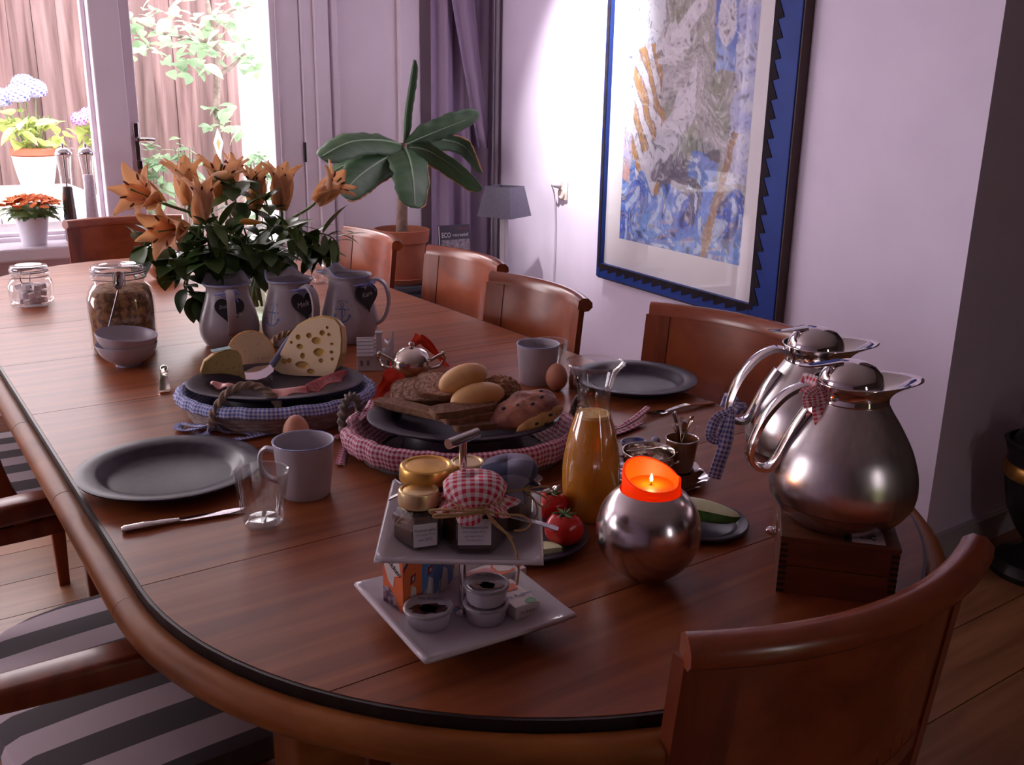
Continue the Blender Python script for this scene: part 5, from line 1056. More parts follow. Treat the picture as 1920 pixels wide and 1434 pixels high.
# boxes of sprinkles, standing
SB = dict(w=0.027, d=0.036, h=0.078)
def tri_prism_front(poly, y, th=0.0006):       # flat print on the front (-y) face
    return xf(prism(poly, 0, th), rot=(pi / 2, 0, 0), loc=(0, y, 0))
GS = 'standing sprinkle boxes on the lower plate'
def std_box(label, pos, rz, main, wave, script):
    t = thing('sprinkle_box', label, 'box', pos, rz, GS); w_, d_, h_ = SB['w'], SB['d'], SB['h']
    obj('carton', box(w_, d_, h_, (0, 0, h_ / 2)), M['cream'], t, bevel=0.0008, smooth=False)
    y = -d_ / 2 - 0.0001
    obj('colour_field', tri_prism_front([(-w_ / 2, 0.012), (-w_ / 2, h_ * 0.72), (-w_ * 0.25, h_ * 0.86), (w_ * 0.0, h_ * 0.985), (w_ / 2, h_ * 0.985), (w_ / 2, 0.012), (w_ * 0.2, 0.004), (-w_ * 0.2, 0.018)], y), main, t, smooth=False)
    obj('wave', tri_prism_front([(-w_ / 2, h_ * 0.66), (-w_ / 2, h_ * 0.73), (-w_ * 0.22, h_ * 0.87), (-w_ * 0.12, h_ * 0.985), (-w_ * 0.0, h_ * 0.985), (-w_ * 0.12, h_ * 0.84)], y - 0.0003), wave, t, smooth=False)
    obj('emblem', tri_prism_front([(-0.004, h_ * 0.44), (0.003, h_ * 0.47), (0.0045, h_ * 0.60), (-0.003, h_ * 0.57)], y - 0.0004), M['darkred'], t, smooth=False)
    obj('emblem_mark', tri_prism_front([(-0.0012, h_ * 0.49), (0.001, h_ * 0.50), (0.0016, h_ * 0.555), (-0.0006, h_ * 0.545)], y - 0.0008), M['cream'], t, smooth=False)
    obj('pale_foot', tri_prism_front([(-w_ * 0.28, 0.002), (w_ * 0.22, 0.002), (w_ * 0.16, h_ * 0.36), (-w_ * 0.06, h_ * 0.42)], y - 0.0002), M['cream'], t, smooth=False)
    x = -w_ / 2 - 0.0001
    side = lambda poly, e=0: xf(prism(poly, 0, 0.0006), rot=(pi / 2, 0, -pi / 2), loc=(x - e, 0, 0))
    obj('side_field', side([(-d_ / 2, 0.001), (d_ / 2, 0.001), (d_ / 2, h_ - 0.001), (-d_ / 2, h_ - 0.001)]), main, t, smooth=False)
    obj('script_shape', side([(-d_ * 0.46, h_ * 0.90), (d_ * 0.36, h_ * 0.80), (d_ * 0.42, h_ * 0.62), (d_ * 0.10, h_ * 0.55), (d_ * 0.02, h_ * 0.36), (-d_ * 0.22, h_ * 0.44), (-d_ * 0.40, h_ * 0.64)], 0.0004), M['cream'], t, smooth=False)
    obj('picture', side([(-d_ * 0.48, 0.002), (d_ * 0.30, 0.002), (d_ * 0.1, h_ * 0.22), (-d_ * 0.2, h_ * 0.34), (-d_ * 0.48, h_ * 0.30)], 0.0003), M['purple'], t, smooth=False)
    obj('lettering', xf(text(script, 0.0105, 0.01, 0.25), rot=(0, 0, RD(-32))), M['ink'], t, loc=(x - 0.0015, 0.0, h_ * 0.72), rot=(pi / 2, 0, -pi / 2), smooth=False)
    obj('top_panel', prism([(-w_ * 0.44, -d_ * 0.44), (w_ * 0.44, -d_ * 0.44), (w_ * 0.44, d_ * 0.44), (-w_ * 0.44, d_ * 0.44)], h_, h_ + 0.0006), M['pink'] if main is M['orange'] else M['bluec'], t, smooth=False)
    return t
bang = RD(11); bd = V((cos(bang), sin(bang), 0)); bn = V((-sin(bang), cos(bang), 0))
b0 = T(757, 1150, 0.014); b0 = V((b0.x, b0.y, TZ + 0.0125)) + bd * (SB['w'] / 2) + bn * (SB['d'] / 2)
for i, (lb, mm, wv_) in enumerate((('orange sprinkle box standing at the left end of the row, script on its side', M['orange'], M['darkred']), ('blue sprinkle box standing next to the left orange box', M['bluec'], M['navyc']),
                                    ('second blue sprinkle box standing left of the steel rod', M['bluec'], M['navyc']), ('orange sprinkle box standing right behind the steel rod', M['orange'], M['darkred']))):
    p = b0 + bd * (0.0285 * i) + bn * (0.003 * i + (0.010 if i == 3 else 0) + (0.004 if i == 2 else 0))
    std_box(lb, tuple(p), bang, mm, wv_, 'Vlokken')
def flat_box(label, pos, rz, lx, ly, h, kind):
    t = thing('sprinkle_box', label, 'box', pos, rz, 'lying sprinkle boxes on the lower plate')
    obj('carton', box(lx, ly, h, (0, 0, h / 2)), M['cream'], t, bevel=0.0008, smooth=False)
    z = h + 0.0001
    if kind == 'pink':
        obj('orange_field', prism([(-lx * 0.2, -ly / 2 + 0.001), (lx * 0.15, -ly / 2 + 0.001), (lx * 0.47, -ly * 0.30), (lx * 0.47, ly * 0.0), (lx * 0.30, ly * 0.47), (lx * 0.1, ly * 0.47), (-lx * 0.05, ly * 0.1)], z, z + 0.0005), M['orange'], t, smooth=False)
        obj('pink_field', prism([(-lx * 0.49, -ly * 0.45), (-lx * 0.16, -ly * 0.45), (lx * 0.02, ly * 0.05), (-lx * 0.1, ly * 0.3), (-lx * 0.49, ly * 0.3)], z, z + 0.0006), M['pink'], t, smooth=False)
        obj('script_shape', prism([(lx * 0.02, -ly * 0.2), (lx * 0.20, -ly * 0.36), (lx * 0.46, -ly * 0.10), (lx * 0.40, ly * 0.34), (lx * 0.16, ly * 0.40), (lx * 0.04, ly * 0.2)], z + 0.0004, z + 0.0008), M['cream'], t, smooth=False)
        obj('lettering', xf(text('Vruchten', 0.0088, 0.01, 0.25), rot=(0, 0, RD(-48))), M['ink'], t, loc=(lx * 0.25, 0.003, z + 0.0012), smooth=False)
    else:
        obj('orange_field', prism([(-lx * 0.40, ly * 0.10), (lx * 0.3, ly * 0.08), (lx * 0.38, ly * 0.30), (-lx * 0.30, ly * 0.44)], z, z + 0.0005), M['orange'], t, smooth=False)
        obj('green_spot', prism([(0.012 * cos(k * pi / 6) * 0.6 + lx * 0.25, 0.010 * sin(k * pi / 6) * 0.6 - ly * 0.40) for k in range(12)], z, z + 0.0005), M['green'], t, smooth=False)
        obj('lettering', text('De Ruijter', 0.0085, 0.01, 0.2), M['navyc'], t, loc=(0.001, -ly * 0.14, z + 0.0006), smooth=False)
        obj('lettering', xf(text('De Ruijter', 0.005, 0.0, 0.2), rot=(pi / 2, 0, 0)), M['darkred'], t, loc=(0, -ly / 2 - 0.0006, h * 0.5), smooth=False)
p = T(926, 1068, 0.03); flat_box('pink and orange fruit sprinkle box lying flat at the back right of the lower plate', (p.x, p.y, TZ + 0.0125), RD(2), 0.074, 0.034, 0.017, 'pink')
p = T(962, 1112, 0.028); flat_box('white and orange sprinkle box lying flat at the right front of the lower plate', (p.x, p.y, TZ + 0.0125), RD(-2), 0.033, 0.062, 0.016, 'white')
# jam cups
M['lidfilm'] = P('printed_lid_film', (0.36, 0.32, 0.35), 0.15, c2=(0.42, 0.38, 0.41), ns=60)
def jam_cup(label, pos, r, h, jm, clear=True):
    t = thing('jam_cup', label, 'cup', pos, 0, 'portion cups of jam on the lower plate')
    obj('cup', lathe([(0, 0), (r * 0.80, 0), (r * 0.84, 0.002), (r * 0.92, h - 0.002), (r * 1.0, h - 0.001), (r * 1.01, h), (r * 0.93, h + 0.0005), (r * 0.88, h - 0.002), (0, h - 0.003)], 36), M['mug'], t)
    obj('jam', lathe([(0, h - 0.0025), (r * 0.72, h - 0.0025), (r * 0.70, h - 0.002), (r * 0.4, h - 0.0014), (0, h - 0.0012)], 24), jm, t)
    obj('lid', lathe([(r * 1.0, h + 0.0008), (r * 0.98, h + 0.0022), (r * 0.86, h + 0.0022), (r * 0.80, h + 0.0012), (0, h + 0.0014)], 40), M['lidfilm'], t, ang=80)
    sp3 = [[(0.62 * r * k_ * cos(q_) + ox, 0.40 * r * k_ * sin(q_) + oy) for q_, k_ in [(2 * pi * i / 18, 0.7 + 0.3 * abs(sin(i * 1.3 + ox * 900))) for i in range(18)]] for ox, oy in ((-0.004, -0.006), (0.006, -0.004))]
    obj('fruit_print', join(*[xf(prism(pl_, h + 0.0016, h + 0.0019), rot=(0, 0, CAMZ)) for pl_ in sp3]), jm, t, smooth=False)
    obj('lettering', xf(text('De Ruijter', 0.0065, 0, 0.2), rot=(0, 0, CAMZ)), M['ink'], t, loc=(0.010 * 0.57 + 0.004, 0.012, h + 0.0028), smooth=False)
p = T(803, 1167, 0.0125); jam_cup('portion cup with dark red jam under a clear lid, front left on the lower plate', (p.x, p.y, TZ + 0.0125), 0.028, 0.019, M['jam'])
p = T(911, 1158, 0.0125); r_ = 0.026
jam_cup('lower white portion cup of the stack of two before the steel rod', (p.x, p.y, TZ + 0.0125), r_, 0.019, M['jam2'])
jam_cup('upper portion cup with amber jam on top of the stack of two', (p.x + 0.001, p.y + 0.001, TZ + 0.0125 + 0.0225), r_, 0.019, M['jam3'])

# ------------------------------------------------------------------ vegetables behind the stand
p = T(983, 1012); vp = V((p.x, p.y, TZ))
t = thing('side_plate', 'small dark plate with tomatoes and cucumber behind the stand', 'plate', tuple(vp))
obj('plate', oval(lathe(plate_prof(0.014), 48), 0.088, 0.088), M['plate'], t)
def tomato(label, px, py, r, rz):
    q = T(px, py, 0.012); t = thing('tomato', label, 'tomato', (q.x, q.y, TZ + 0.007), rz, 'tomatoes on the dark plate')
    s = lathe2(r, r, r * 0.88, 28, 16)
    s = fn(s, lambda v: (v.x * (1 + 0.03 * cos(5 * math.atan2(v.y, v.x))), v.y * (1 + 0.03 * cos(5 * math.atan2(v.y, v.x))), v.z - (0.18 * r * math.exp(-(v.x ** 2 + v.y ** 2) / (0.1 * r * r)) if v.z > 0 else 0) + r * 0.88))
    obj('flesh', s, M['tomato'], t)
    cl = []
    for k in range(6):
        a = k * pi / 3; cl.append(tube([(0, 0, r * 1.60), (0.35 * r * cos(a), 0.35 * r * sin(a), r * 1.70), (0.65 * r * cos(a + 0.2), 0.65 * r * sin(a + 0.2), r * 1.72)], [0.0022, 0.002, 0.0006], 5))
    obj('calyx', join(*cl, tube([(0, 0, r * 1.58), (0.002, 0, r * 1.95)], 0.0016, 6)), M['calyx'], t)
tomato('red tomato in front on the dark plate right of the stand', 1057, 1014, 0.0265, 0.3)
tomato('red tomato further back beside the upper plate rim and the carafe', 1034, 966, 0.024, 1.1)
q = T(1023, 1040, 0.010); t = thing('cucumber_slice', 'pale green cucumber slice at the front of the tomato plate', 'cucumber', (q.x, q.y, TZ + 0.0095), RD(-20))
hs = [(0.022 * cos(pi * i / 16), 0.022 * sin(pi * i / 16)) for i in range(17)]
obj('flesh', prism(hs, 0.0, 0.009), M['cuke'], t, smooth=False); obj('skin', sweep([(x * 1.03, y * 1.03, 0.0045) for x, y in hs], rect(0.0016, 0.009), up=(0, 0, 1)), M['cukeskin'], t)

# ------------------------------------------------------------------ steel ball candle holder
q = T(1210, 1080); R_ = 0.0655
bc = V((q.x, q.y, TZ))
t = thing('candle_holder', 'large round steel ball candle holder with a lit orange candle at the front right', 'candle holder', tuple(bc))
a1 = math.acos(0.0385 / R_)
pr = [(0, 0.0008)] + [(R_ * cos(a), R_ + R_ * sin(a)) for a in [-pi / 2 * 0.93 + (a1 + pi / 2 * 0.93) * i / 34 for i in range(35)]]
zc = pr[-1][1]
obj('ball', lathe(pr + [(0.037, zc - 0.004), (0.037, zc - 0.03), (0, zc - 0.03)], 64), M['ball'], t)
t = thing('candle', 'short orange pillar candle burning in the steel ball with a melted uneven rim', 'candle', (bc.x, bc.y, TZ + zc - 0.028))
ab = math.atan2(0.82, 0.57)                        # away from the viewer
def wall_top(a):
    d = a - (ab + RD(28)); k = 0.5 + 0.5 * cos(d)
    e = a - (ab - RD(95)); nb = math.exp(-((e + pi) % (2 * pi) - pi) ** 2 / 0.06)
    return 0.0385 + 0.022 * k ** 1.5 + 0.006 * nb
def cw(u, v):
    a = 2 * pi * u; zt_ = wall_top(a)
    if v < 0.4: r, z = 0.0362, 0.001 + (zt_ - 0.003) * v / 0.4
    elif v < 0.6: s = (v - 0.4) / 0.2 * pi; r, z = 0.0342 + 0.002 * cos(s), zt_ - 0.002 + 0.002 * sin(s)
    else: s = (v - 0.6) / 0.4; r, z = 0.0322 - 0.004 * s * s, zt_ - 0.002 + (0.036 - zt_ + 0.002) * s
    return (r * cos(a), r * sin(a), z)
obj('wax', join(grid(cw, 56, 20, True)), M['wax'], t)
obj('wax_pool', lathe([(0.0285, 0.0358), (0.015, 0.0345), (0, 0.0345)], 30), M['wax'], t)
obj('wick', tube([(0, 0, 0.034), (0.0004, 0, 0.0395)], 0.0006, 6), M['wick'], t)
obj('flame', lathe([(0, 0.0385), (0.0016, 0.0400), (0.0022, 0.0422), (0.0015, 0.0460), (0, 0.0500)], 14), M['flame'], t)
light('candle_light', 'POINT', (bc.x, bc.y, TZ + zc - 0.028 + 0.047), 0.17, (1, 0.55, 0.24), shadow_soft_size=0.003)

# melon plate
q = T(1312, 987); mp_ = V((q.x, q.y, TZ))
t = thing('side_plate', 'small dark plate with a melon slice behind the steel ball', 'plate', tuple(mp_))
obj('plate', oval(lathe(plate_prof(0.012), 44), 0.068, 0.068), M['plate'], t)
t = thing('melon_slice', 'pale melon slice with dark green rind on the small plate behind the steel ball', 'melon', (mp_.x, mp_.y + 0.006, TZ + 0.006), RD(-62))
def mel(k):
    def g(u, v):
        s = (u - 0.5) * 2; hw = 0.016 * sqrt(max(0, 1 - s * s)); x = 0.062 * s; a = -pi * v
        return (x, hw * cos(a) * k, 0.024 + 0.022 * sin(a) * sqrt(max(0, 1 - s * s)) * k - 0.004 * s * s)
    return grid(g, 20, 10)
obj('rind', mel(1.0), M['cukeskin'], t); 
obj('flesh', grid(lambda u, v: (0.061 * (u - 0.5) * 2, 0.0155 * (v - 0.5) * 2 * sqrt(max(0, 1 - ((u - 0.5) * 2) ** 2)), 0.0245 + 0.010 * (1 - (2 * v - 1) ** 2) * sqrt(max(0, 1 - ((u - 0.5) * 2) ** 2)) - 0.004 * ((u - 0.5) * 2) ** 2), 20, 8), M['cuke'], t)

# ------------------------------------------------------------------ carafe
q = T(1104, 966)
t = thing('carafe', 'glass carafe with a flared rim three quarters full of orange juice', 'carafe', ptop(q, 0))
cp = smooth_prof([(0.0, 0.002), (0.030, 0.001), (0.036, 0.004), (0.0395, 0.025), (0.0420, 0.060), (0.0400, 0.095), (0.0330, 0.130), (0.0255, 0.155), (0.0222, 0.172), (0.0240, 0.192), (0.0310, 0.215), (0.0405, 0.229)], 4)
obj('glass_body', lathe(cp, 48), M['glass'], t, ang=80)
obj('rim', tube([(0.041 * cos(a), 0.041 * sin(a), 0.230) for a in [2 * pi * i / 48 for i in range(48)]], 0.0016, 8, closed=True), M['glass'], t)
jp = [(max(0, r - 0.0014), z + 0.0015) for r, z in cp if z < 0.151]
obj('juice', lathe(jp + [(jp[-1][0], 0.1525), (0, 0.1525)], 48), M['juice'], t)
rt = prof_r(cp)
obj('foam', lathe([(rt(0.148) - 0.0012, 0.1485), (rt(0.153) - 0.0012, 0.1535), (rt(0.156) - 0.0013, 0.157), (0.014, 0.1562), (0, 0.1568)], 40), M['foam'], t)

# ------------------------------------------------------------------ silver tray, sugar bowl, spoon cup, china
q = T(1238, 898)
t = thing('silver_tray', 'small silver tray with a scalloped rim under the sugar bowl', 'tray', ptop(q, 0))
obj('tray', fn(lathe([(0, 0.002), (0.052, 0.002), (0.058, 0.004), (0.070, 0.010), (0.074, 0.011), (0.073, 0.009), (0.058, 0.001), (0, 0.0)], 64), lambda v: (lambda a, r: (v.x * (1 + 0.05 * cos(8 * a) * (r / 0.074) ** 4), v.y * (1 + 0.05 * cos(8 * a) * (r / 0.074) ** 4), v.z + 0.002 * cos(16 * a) * (r / 0.074) ** 6))(math.atan2(v.y, v.x), v.xy.length)), M['chrome'], t)
q2 = T(1214, 893, 0.004)
t = thing('sugar_bowl', 'wide silver sugar bowl behind the orange candle', 'bowl', (q2.x, q2.y, TZ + 0.0045))
obj('bowl', lathe(smooth_prof([(0, 0.002), (0.020, 0.0), (0.021, 0.004), (0.034, 0.014), (0.041, 0.028), (0.0395, 0.038), (0.0425, 0.043), (0.0405, 0.0435), (0.037, 0.036), (0.038, 0.028), (0.030, 0.015), (0, 0.010)], 4), 44), M['silver'], t)
for s in (-1, 1): obj('handle', tube(spline([(s * 0.039, 0, 0.036), (s * 0.054, 0, 0.038), (s * 0.052, 0, 0.022), (s * 0.040, 0, 0.020)], 6), 0.0025, 8), M['silver'], t, rot=(0, 0, RD(-20)))
spoon('silver teaspoon with a twisted handle lying across the sugar bowl', 'teaspoon', (q2.x + 0.075, q2.y - 0.028, TZ + 0.051), (q2.x - 0.03, q2.y + 0.012, TZ + 0.046), 0.118, M['silver'], bowl=0.18, arch=0, tipw=0.06)
q3 = T(1275, 880, 0.004)
t = thing('spoon_cup', 'amber brown cup full of teaspoons behind the steel ball', 'cup', (q3.x, q3.y, TZ + 0.0045))
obj('cup', lathe([(0, 0.002), (0.019, 0.0), (0.020, 0.003), (0.026, 0.052), (0.0265, 0.053), (0.0245, 0.053), (0.018, 0.006), (0, 0.005)], 36), M['cupbrown'], t)
obj('silver_rim', tube([(0.0262 * cos(a), 0.0262 * sin(a), 0.0535) for a in [2 * pi * i / 36 for i in range(36)]], 0.0011, 6, closed=True), M['chrome'], t)
for k in range(10):
    a = k * 2 * pi / 10 + 0.3; r0, r1 = 0.010 + 0.004 * (k % 3), 0.017 + 0.004 * ((k * 7) % 3); hh = 0.076 + 0.020 * ((k * 5) % 4) / 3
    spoon('small silver teaspoon standing in the amber cup', 'teaspoon', (q3.x + r1 * cos(a), q3.y + r1 * sin(a), TZ + 0.0045 + hh), (q3.x - 0.006 * cos(a), q3.y - 0.006 * sin(a), TZ + 0.014), hh * 0.93, M['silver'] if k % 3 else M['chrome'], bowl=0.24, bw=0.28, arch=0, tipw=0.10)['group'] = 'teaspoons in the amber cup'
q4 = T(1189, 846)
t = thing('china_dish', 'little blue and white china dish behind the sugar bowl', 'dish', ptop(q4, 0))
obj('dish', lathe([(0, 0.002), (0.013, 0.0), (0.014, 0.003), (0.021, 0.012), (0.0235, 0.0175), (0.022, 0.0178), (0.016, 0.008), (0, 0.005)], 32), M['delft'], t)
q5 = T(1227, 858)
t = thing('china_pick', 'blue china ball on a slim stem beside the china dish', 'stopper', ptop(q5, 0))
obj('stem', lathe([(0, 0), (0.009, 0), (0.0085, 0.003), (0.004, 0.008), (0.0034, 0.022)], 18), M['delft'], t); obj('ball', xf(ell(0.0085, 0.0085, 0.0085, 20, 12), loc=(0, 0, 0.0295)), M['delft'], t)

# ------------------------------------------------------------------ wooden box and thermos jugs
bu, bv = V((0.66, -0.75, 0)).normalized(), V((0.75, 0.66, 0)).normalized()
BM = V((0.925, 0.636, 0)); BD, BW, BH = 0.335, 0.137, 0.0755
brz = math.atan2(bu.y, bu.x); bcn = BM + bv * (BD / 2)
wb = thing('wooden_box', 'reddish wooden box with finger jointed corners under the two thermos jugs', 'box', (bcn.x, bcn.y, TZ), brz)
for k, (z0, z1) in enumerate(((0, 0.0365), (0.0378, 0.070))):
    obj('front_panel', boxb(-BW / 2, BW / 2, -BD / 2, -BD / 2 + 0.008, z0, z1), M['boxw'], wb, bevel=0.0006, smooth=False)
    obj('rear_panel', boxb(-BW / 2, BW / 2, BD / 2 - 0.008, BD / 2, z0, z1), M['boxw'], wb, bevel=0.0006, smooth=False)
    for s in (-1, 1): obj('side_panel', boxb(min(s * BW / 2, s * (BW / 2 - 0.008)), max(s * BW / 2, s * (BW / 2 - 0.008)), -BD / 2 + 0.008, BD / 2 - 0.008, z0, z1), M['boxw'], wb, bevel=0.0006, smooth=False)
obj('box_floor', boxb(-BW / 2 + 0.008, BW / 2 - 0.008, -BD / 2 + 0.008, BD / 2 - 0.008, 0.001, 0.006), M['boxw'], wb, smooth=False)
obj('lid', join(boxb(-BW / 2 - 0.001, BW / 2 + 0.001, -BD / 2 - 0.001, BD / 2 + 0.001, 0.0702, BH)), M['boxw'], wb, bevel=0.001, smooth=False)
fj = me('finger_joint', box(0.009, 0.0012, 0.0036), M['step_shade_and_joint'], False)
for s in (-1, 1):
    for k in range(9): obj('finger_joint', fj, parent=wb, loc=(s * (BW / 2 - 0.0046), -BD / 2 - 0.0004, 0.0035 + 0.0077 * k))
obj('paper_sticker', boxb(0.014, 0.052, -BD / 2 + 0.006, -BD / 2 + 0.052, BH, BH + 0.0006), M['paper'], wb, smooth=False)
obj('sticker_stripe', boxb(0.004, 0.011, -BD / 2 + 0.006, -BD / 2 + 0.052, BH, BH + 0.0006), M['slate'], wb, smooth=False)
sk = [tube([(0.020 + 0.022 * i / 10, -BD / 2 + 0.018 + 0.007 * k + 0.006 * noise.noise(V((i * 0.5, k, 3))), BH + 0.0011) for i in range(11)], 0.0007, 4) for k in range(4)]
obj('sticker_drawing', join(*sk), M['ink'], wb)
obj('clasp', join(xf(lathe([(0, 0), (0.006, 0), (0.007, 0.002), (0.006, 0.010), (0.003, 0.014), (0, 0.014)], 16), loc=(-BW / 2, -0.055, 0.030), rot=(0, -pi / 2, 0)), boxb(-BW / 2 - 0.002, -BW / 2, -0.066, -0.044, 0.022, 0.050)), M['chrome'], wb)
TP = smooth_prof([(0, 0.001), (0.052, 0.0), (0.064, 0.004), (0.079, 0.018), (0.0885, 0.034)], 4)
TB = smooth_prof([(0.0895, 0.0350), (0.0918, 0.052), (0.0895, 0.075), (0.0800, 0.105), (0.0640, 0.135), (0.0500, 0.157), (0.0440, 0.168)], 5)
def thermos(label, pos, rz, ribmat, hang):
    t = thing('thermos_jug', label, 'thermos', pos, rz, 'steel thermos jugs on the wooden box')
    obj('base', lathe(TP, 56), M['brushed'], t)
    obj('body', lathe([(0.0885, 0.0345)] + TB, 64), M['brushed'], t)
    def coll(u, v):                      # collar that flares into the spout at local +x
        a = 2 * pi * u; k = max(0, cos(a)) ** 3
        r = 0.0440 - 0.002 * sin(pi * v) + 0.006 * v ** 2 + k * 0.037 * v ** 2.2
        return (r * cos(a), r * sin(a) * (1 - 0.25 * k * v), 0.168 + (0.026 - 0.000 * k) * v + 0.003 * k * v)
    obj('collar', grid(coll, 56, 12, True), M['chrome'], t, solid=0.0015, ang=80)
    obj('lid', xf(lathe([(0.0405, 0.0), (0.040, 0.006), (0.036, 0.017), (0.027, 0.027), (0.014, 0.0325), (0, 0.034)], 44), loc=(-0.004, 0, 0.187)), M['chrome'], t)
    lv = spline([(-0.020, 0, 0.219), (-0.040, 0, 0.2155), (-0.060, 0, 0.213), (-0.074, 0, 0.214)], 6)
    obj('thumb_lever', sweep(lv, rect(0.018, 0.0036, 0.001), up=(0, 0, 1), sc=[1.1 - 0.035 * i for i in range(len(lv))]), M['chrome'], t)
    hpth = spline([(-0.041, 0, 0.180), (-0.062, 0, 0.186), (-0.088, 0, 0.172), (-0.112, 0, 0.138), (-0.124, 0, 0.098), (-0.118, 0, 0.078), (-0.101, 0, 0.073), (-0.090, 0, 0.084), (-0.074, 0, 0.122), (-0.056, 0, 0.154)], 6)
    obj('handle', sweep(hpth, rect(0.0075, 0.022, 0.003) if False else rect(0.022, 0.0065, 0.002), up=None), M['chrome'], t) if False else obj('handle', sweep(hpth, [(0.0105, -0.0028), (0.0105, 0.0028), (0.006, 0.0045), (-0.006, 0.0045), (-0.0105, 0.0028), (-0.0105, -0.0028), (-0.006, -0.0045), (0.006, -0.0045)], up=None), M['chrome'], t)
    rb = thing('ribbon', hang[1], 'ribbon', pos, rz)
    for pts, w_ in hang[0]:
        sp_ = spline(pts, 7); v, f, uv = [], [], []
        for i, q_ in enumerate(sp_):
            dd = (sp_[min(i + 1, len(sp_) - 1)] - sp_[max(i - 1, 0)]).normalized(); sd_ = dd.cross(V((0, -1, 0.15))).normalized()
            wi_ = w_ * (0.45 + 0.55 * min(1, i / 8)) / 2
            v += [q_ - sd_ * wi_, q_ + V((0, -0.002 * sin(i * 0.7), 0)), q_ + sd_ * wi_]; uv += [(0, i * 0.008), (0.5, i * 0.008), (1, i * 0.008)]
        for i in range(len(sp_) - 1):
            for k in (0, 1): f.append((i * 3 + k, i * 3 + k + 1, i * 3 + k + 4, i * 3 + k + 3))
        obj('ribbon_band', (v, f, uv), ribmat, rb, solid=0.0012, ang=80)
    for o_ in (t, rb): o_.scale = (0.97, 0.97, 0.94)
    return t
q = T(1570, 972, BH); A_ = V((q.x, q.y, 0)); B_ = A_ + bv * 0.185 + V((-0.028, 0.019, 0))
trz = RD(-32)
knot = lambda x, z: [[((x, -0.011, z + 0.004), (x + 0.008, -0.014, z), (x + 0.006, 0.013, z - 0.004), (x - 0.006, 0.012, z + 0.004), (x, -0.012, z + 0.006)), 0.024]]
thermos('steel thermos jug with a red gingham ribbon, nearest on the wooden box', (A_.x, A_.y, TZ + BH + 0.0005), trz, M['ribg'],
        (knot(-0.053, 0.184) + [[((-0.050, -0.014, 0.186), (-0.044, -0.020, 0.165), (-0.038, -0.028, 0.140), (-0.030, -0.050, 0.112)), 0.030], [((-0.052, -0.014, 0.186), (-0.060, -0.018, 0.178), (-0.058, -0.020, 0.164)), 0.02]], 'red gingham ribbon tied to the handle of the nearest thermos jug'))
thermos('steel thermos jug with a blue gingham ribbon, further back on the wooden box', (B_.x, B_.y, TZ + BH + 0.0005), trz, M['ribbg'],
        (knot(-0.118, 0.098) + [[((-0.120, -0.012, 0.096), (-0.142, -0.014, 0.082), (-0.150, -0.016, 0.056), (-0.136, -0.016, 0.052), (-0.126, -0.014, 0.084)), 0.016], [((-0.121, -0.013, 0.094), (-0.126, -0.020, 0.060), (-0.134, -0.022, 0.022), (-0.142, -0.022, -0.010)), 0.019]], 'blue gingham ribbon bow hanging from the handle of the rear thermos jug'))
# ================================================================== plates, cutlery, cups
q = T(322, 896)
t = thing('dinner_plate', 'dark stoneware dinner plate at the front left beside the glass', 'plate', ptop(q, 0), 0, 'dark dinner plates')
obj('plate', oval(lathe(plate_prof(0.023), 72), 0.139, 0.139), M['plate'], t)
qr = T(1188, 724)
dup(t, ptop(qr, 0), 0, 'dark stoneware dinner plate at the far right behind the carafe').scale = (0.95, 0.95, 1)
def fork(label, p0, p1):
    p0, p1 = V(p0), V(p1); d = p1 - p0; L = d.length
    t = thing('fork', label, 'fork', tuple(p0), math.atan2(d.y, d.x))
    hp_ = spline([(0, 0, 0.002), (L * 0.15, 0, 0.004), (L * 0.40, 0, 0.008), (L * 0.60, 0, 0.005), (L * 0.68, 0, 0.003)], 5)
    obj('handle', sweep(hp_, rect(1, 0.22), up=(0, 0, 1), sc=[0.0175 - 0.0006 * i for i in range(len(hp_))]), M['chrome'], t)
    obj('fork_head', sweep([(L * 0.66, 0, 0.003), (L * 0.72, 0, 0.0025), (L * 0.79, 0, 0.003)], rect(1, 0.10), up=(0, 0, 1), sc=[0.008, 0.020, 0.022]), M['chrome'], t)
    for k in range(4): obj('tine', sweep([(L * 0.785, 0.0085 - 0.0057 * k, 0.003), (L * 0.90, 0.0085 - 0.0057 * k, 0.0045), (L, 0.0085 - 0.0057 * k, 0.0085)], rect(1, 0.7), up=(0, 0, 1), sc=[0.0032, 0.003, 0.0015]), M['chrome'], t)
fork('silver fork behind the front left plate with its tines showing', ptop(T(160, 880), 0.0005), ptop(T(374, 818), 0.0005))
fork('silver fork beside the far right plate', ptop(T(1336, 757), 0.0005), ptop(T(1205, 783), 0.0005))
p0, p1 = T(228, 998), T(462, 958); d = p1 - p0; L = d.length
t = thing('table_knife', 'silver knife lying before the front left plate', 'knife', ptop(p0, 0.0005), math.atan2(d.y, d.x))
obj('handle', sweep([(0, 0, 0.004), (0.004, 0, 0.004), (L * 0.2, 0, 0.005), (L * 0.45, 0, 0.004)], [(0.5 * cos(a), 0.28 * sin(a)) for a in [2 * pi * i / 12 for i in range(12)]], up=(0, 0, 1), sc=[0.010, 0.016, 0.0155, 0.010]), M['chrome'], t)
obj('blade', fn(prism([(L * 0.45, -0.004), (L * 0.50, -0.008), (L * 0.85, -0.009), (L * 0.97, -0.003), (L, 0.004), (L * 0.9, 0.006), (L * 0.45, 0.004)], 0.003, 0.0045), lambda v: v), M['chrome'], t, bevel=0.0004, smooth=False)

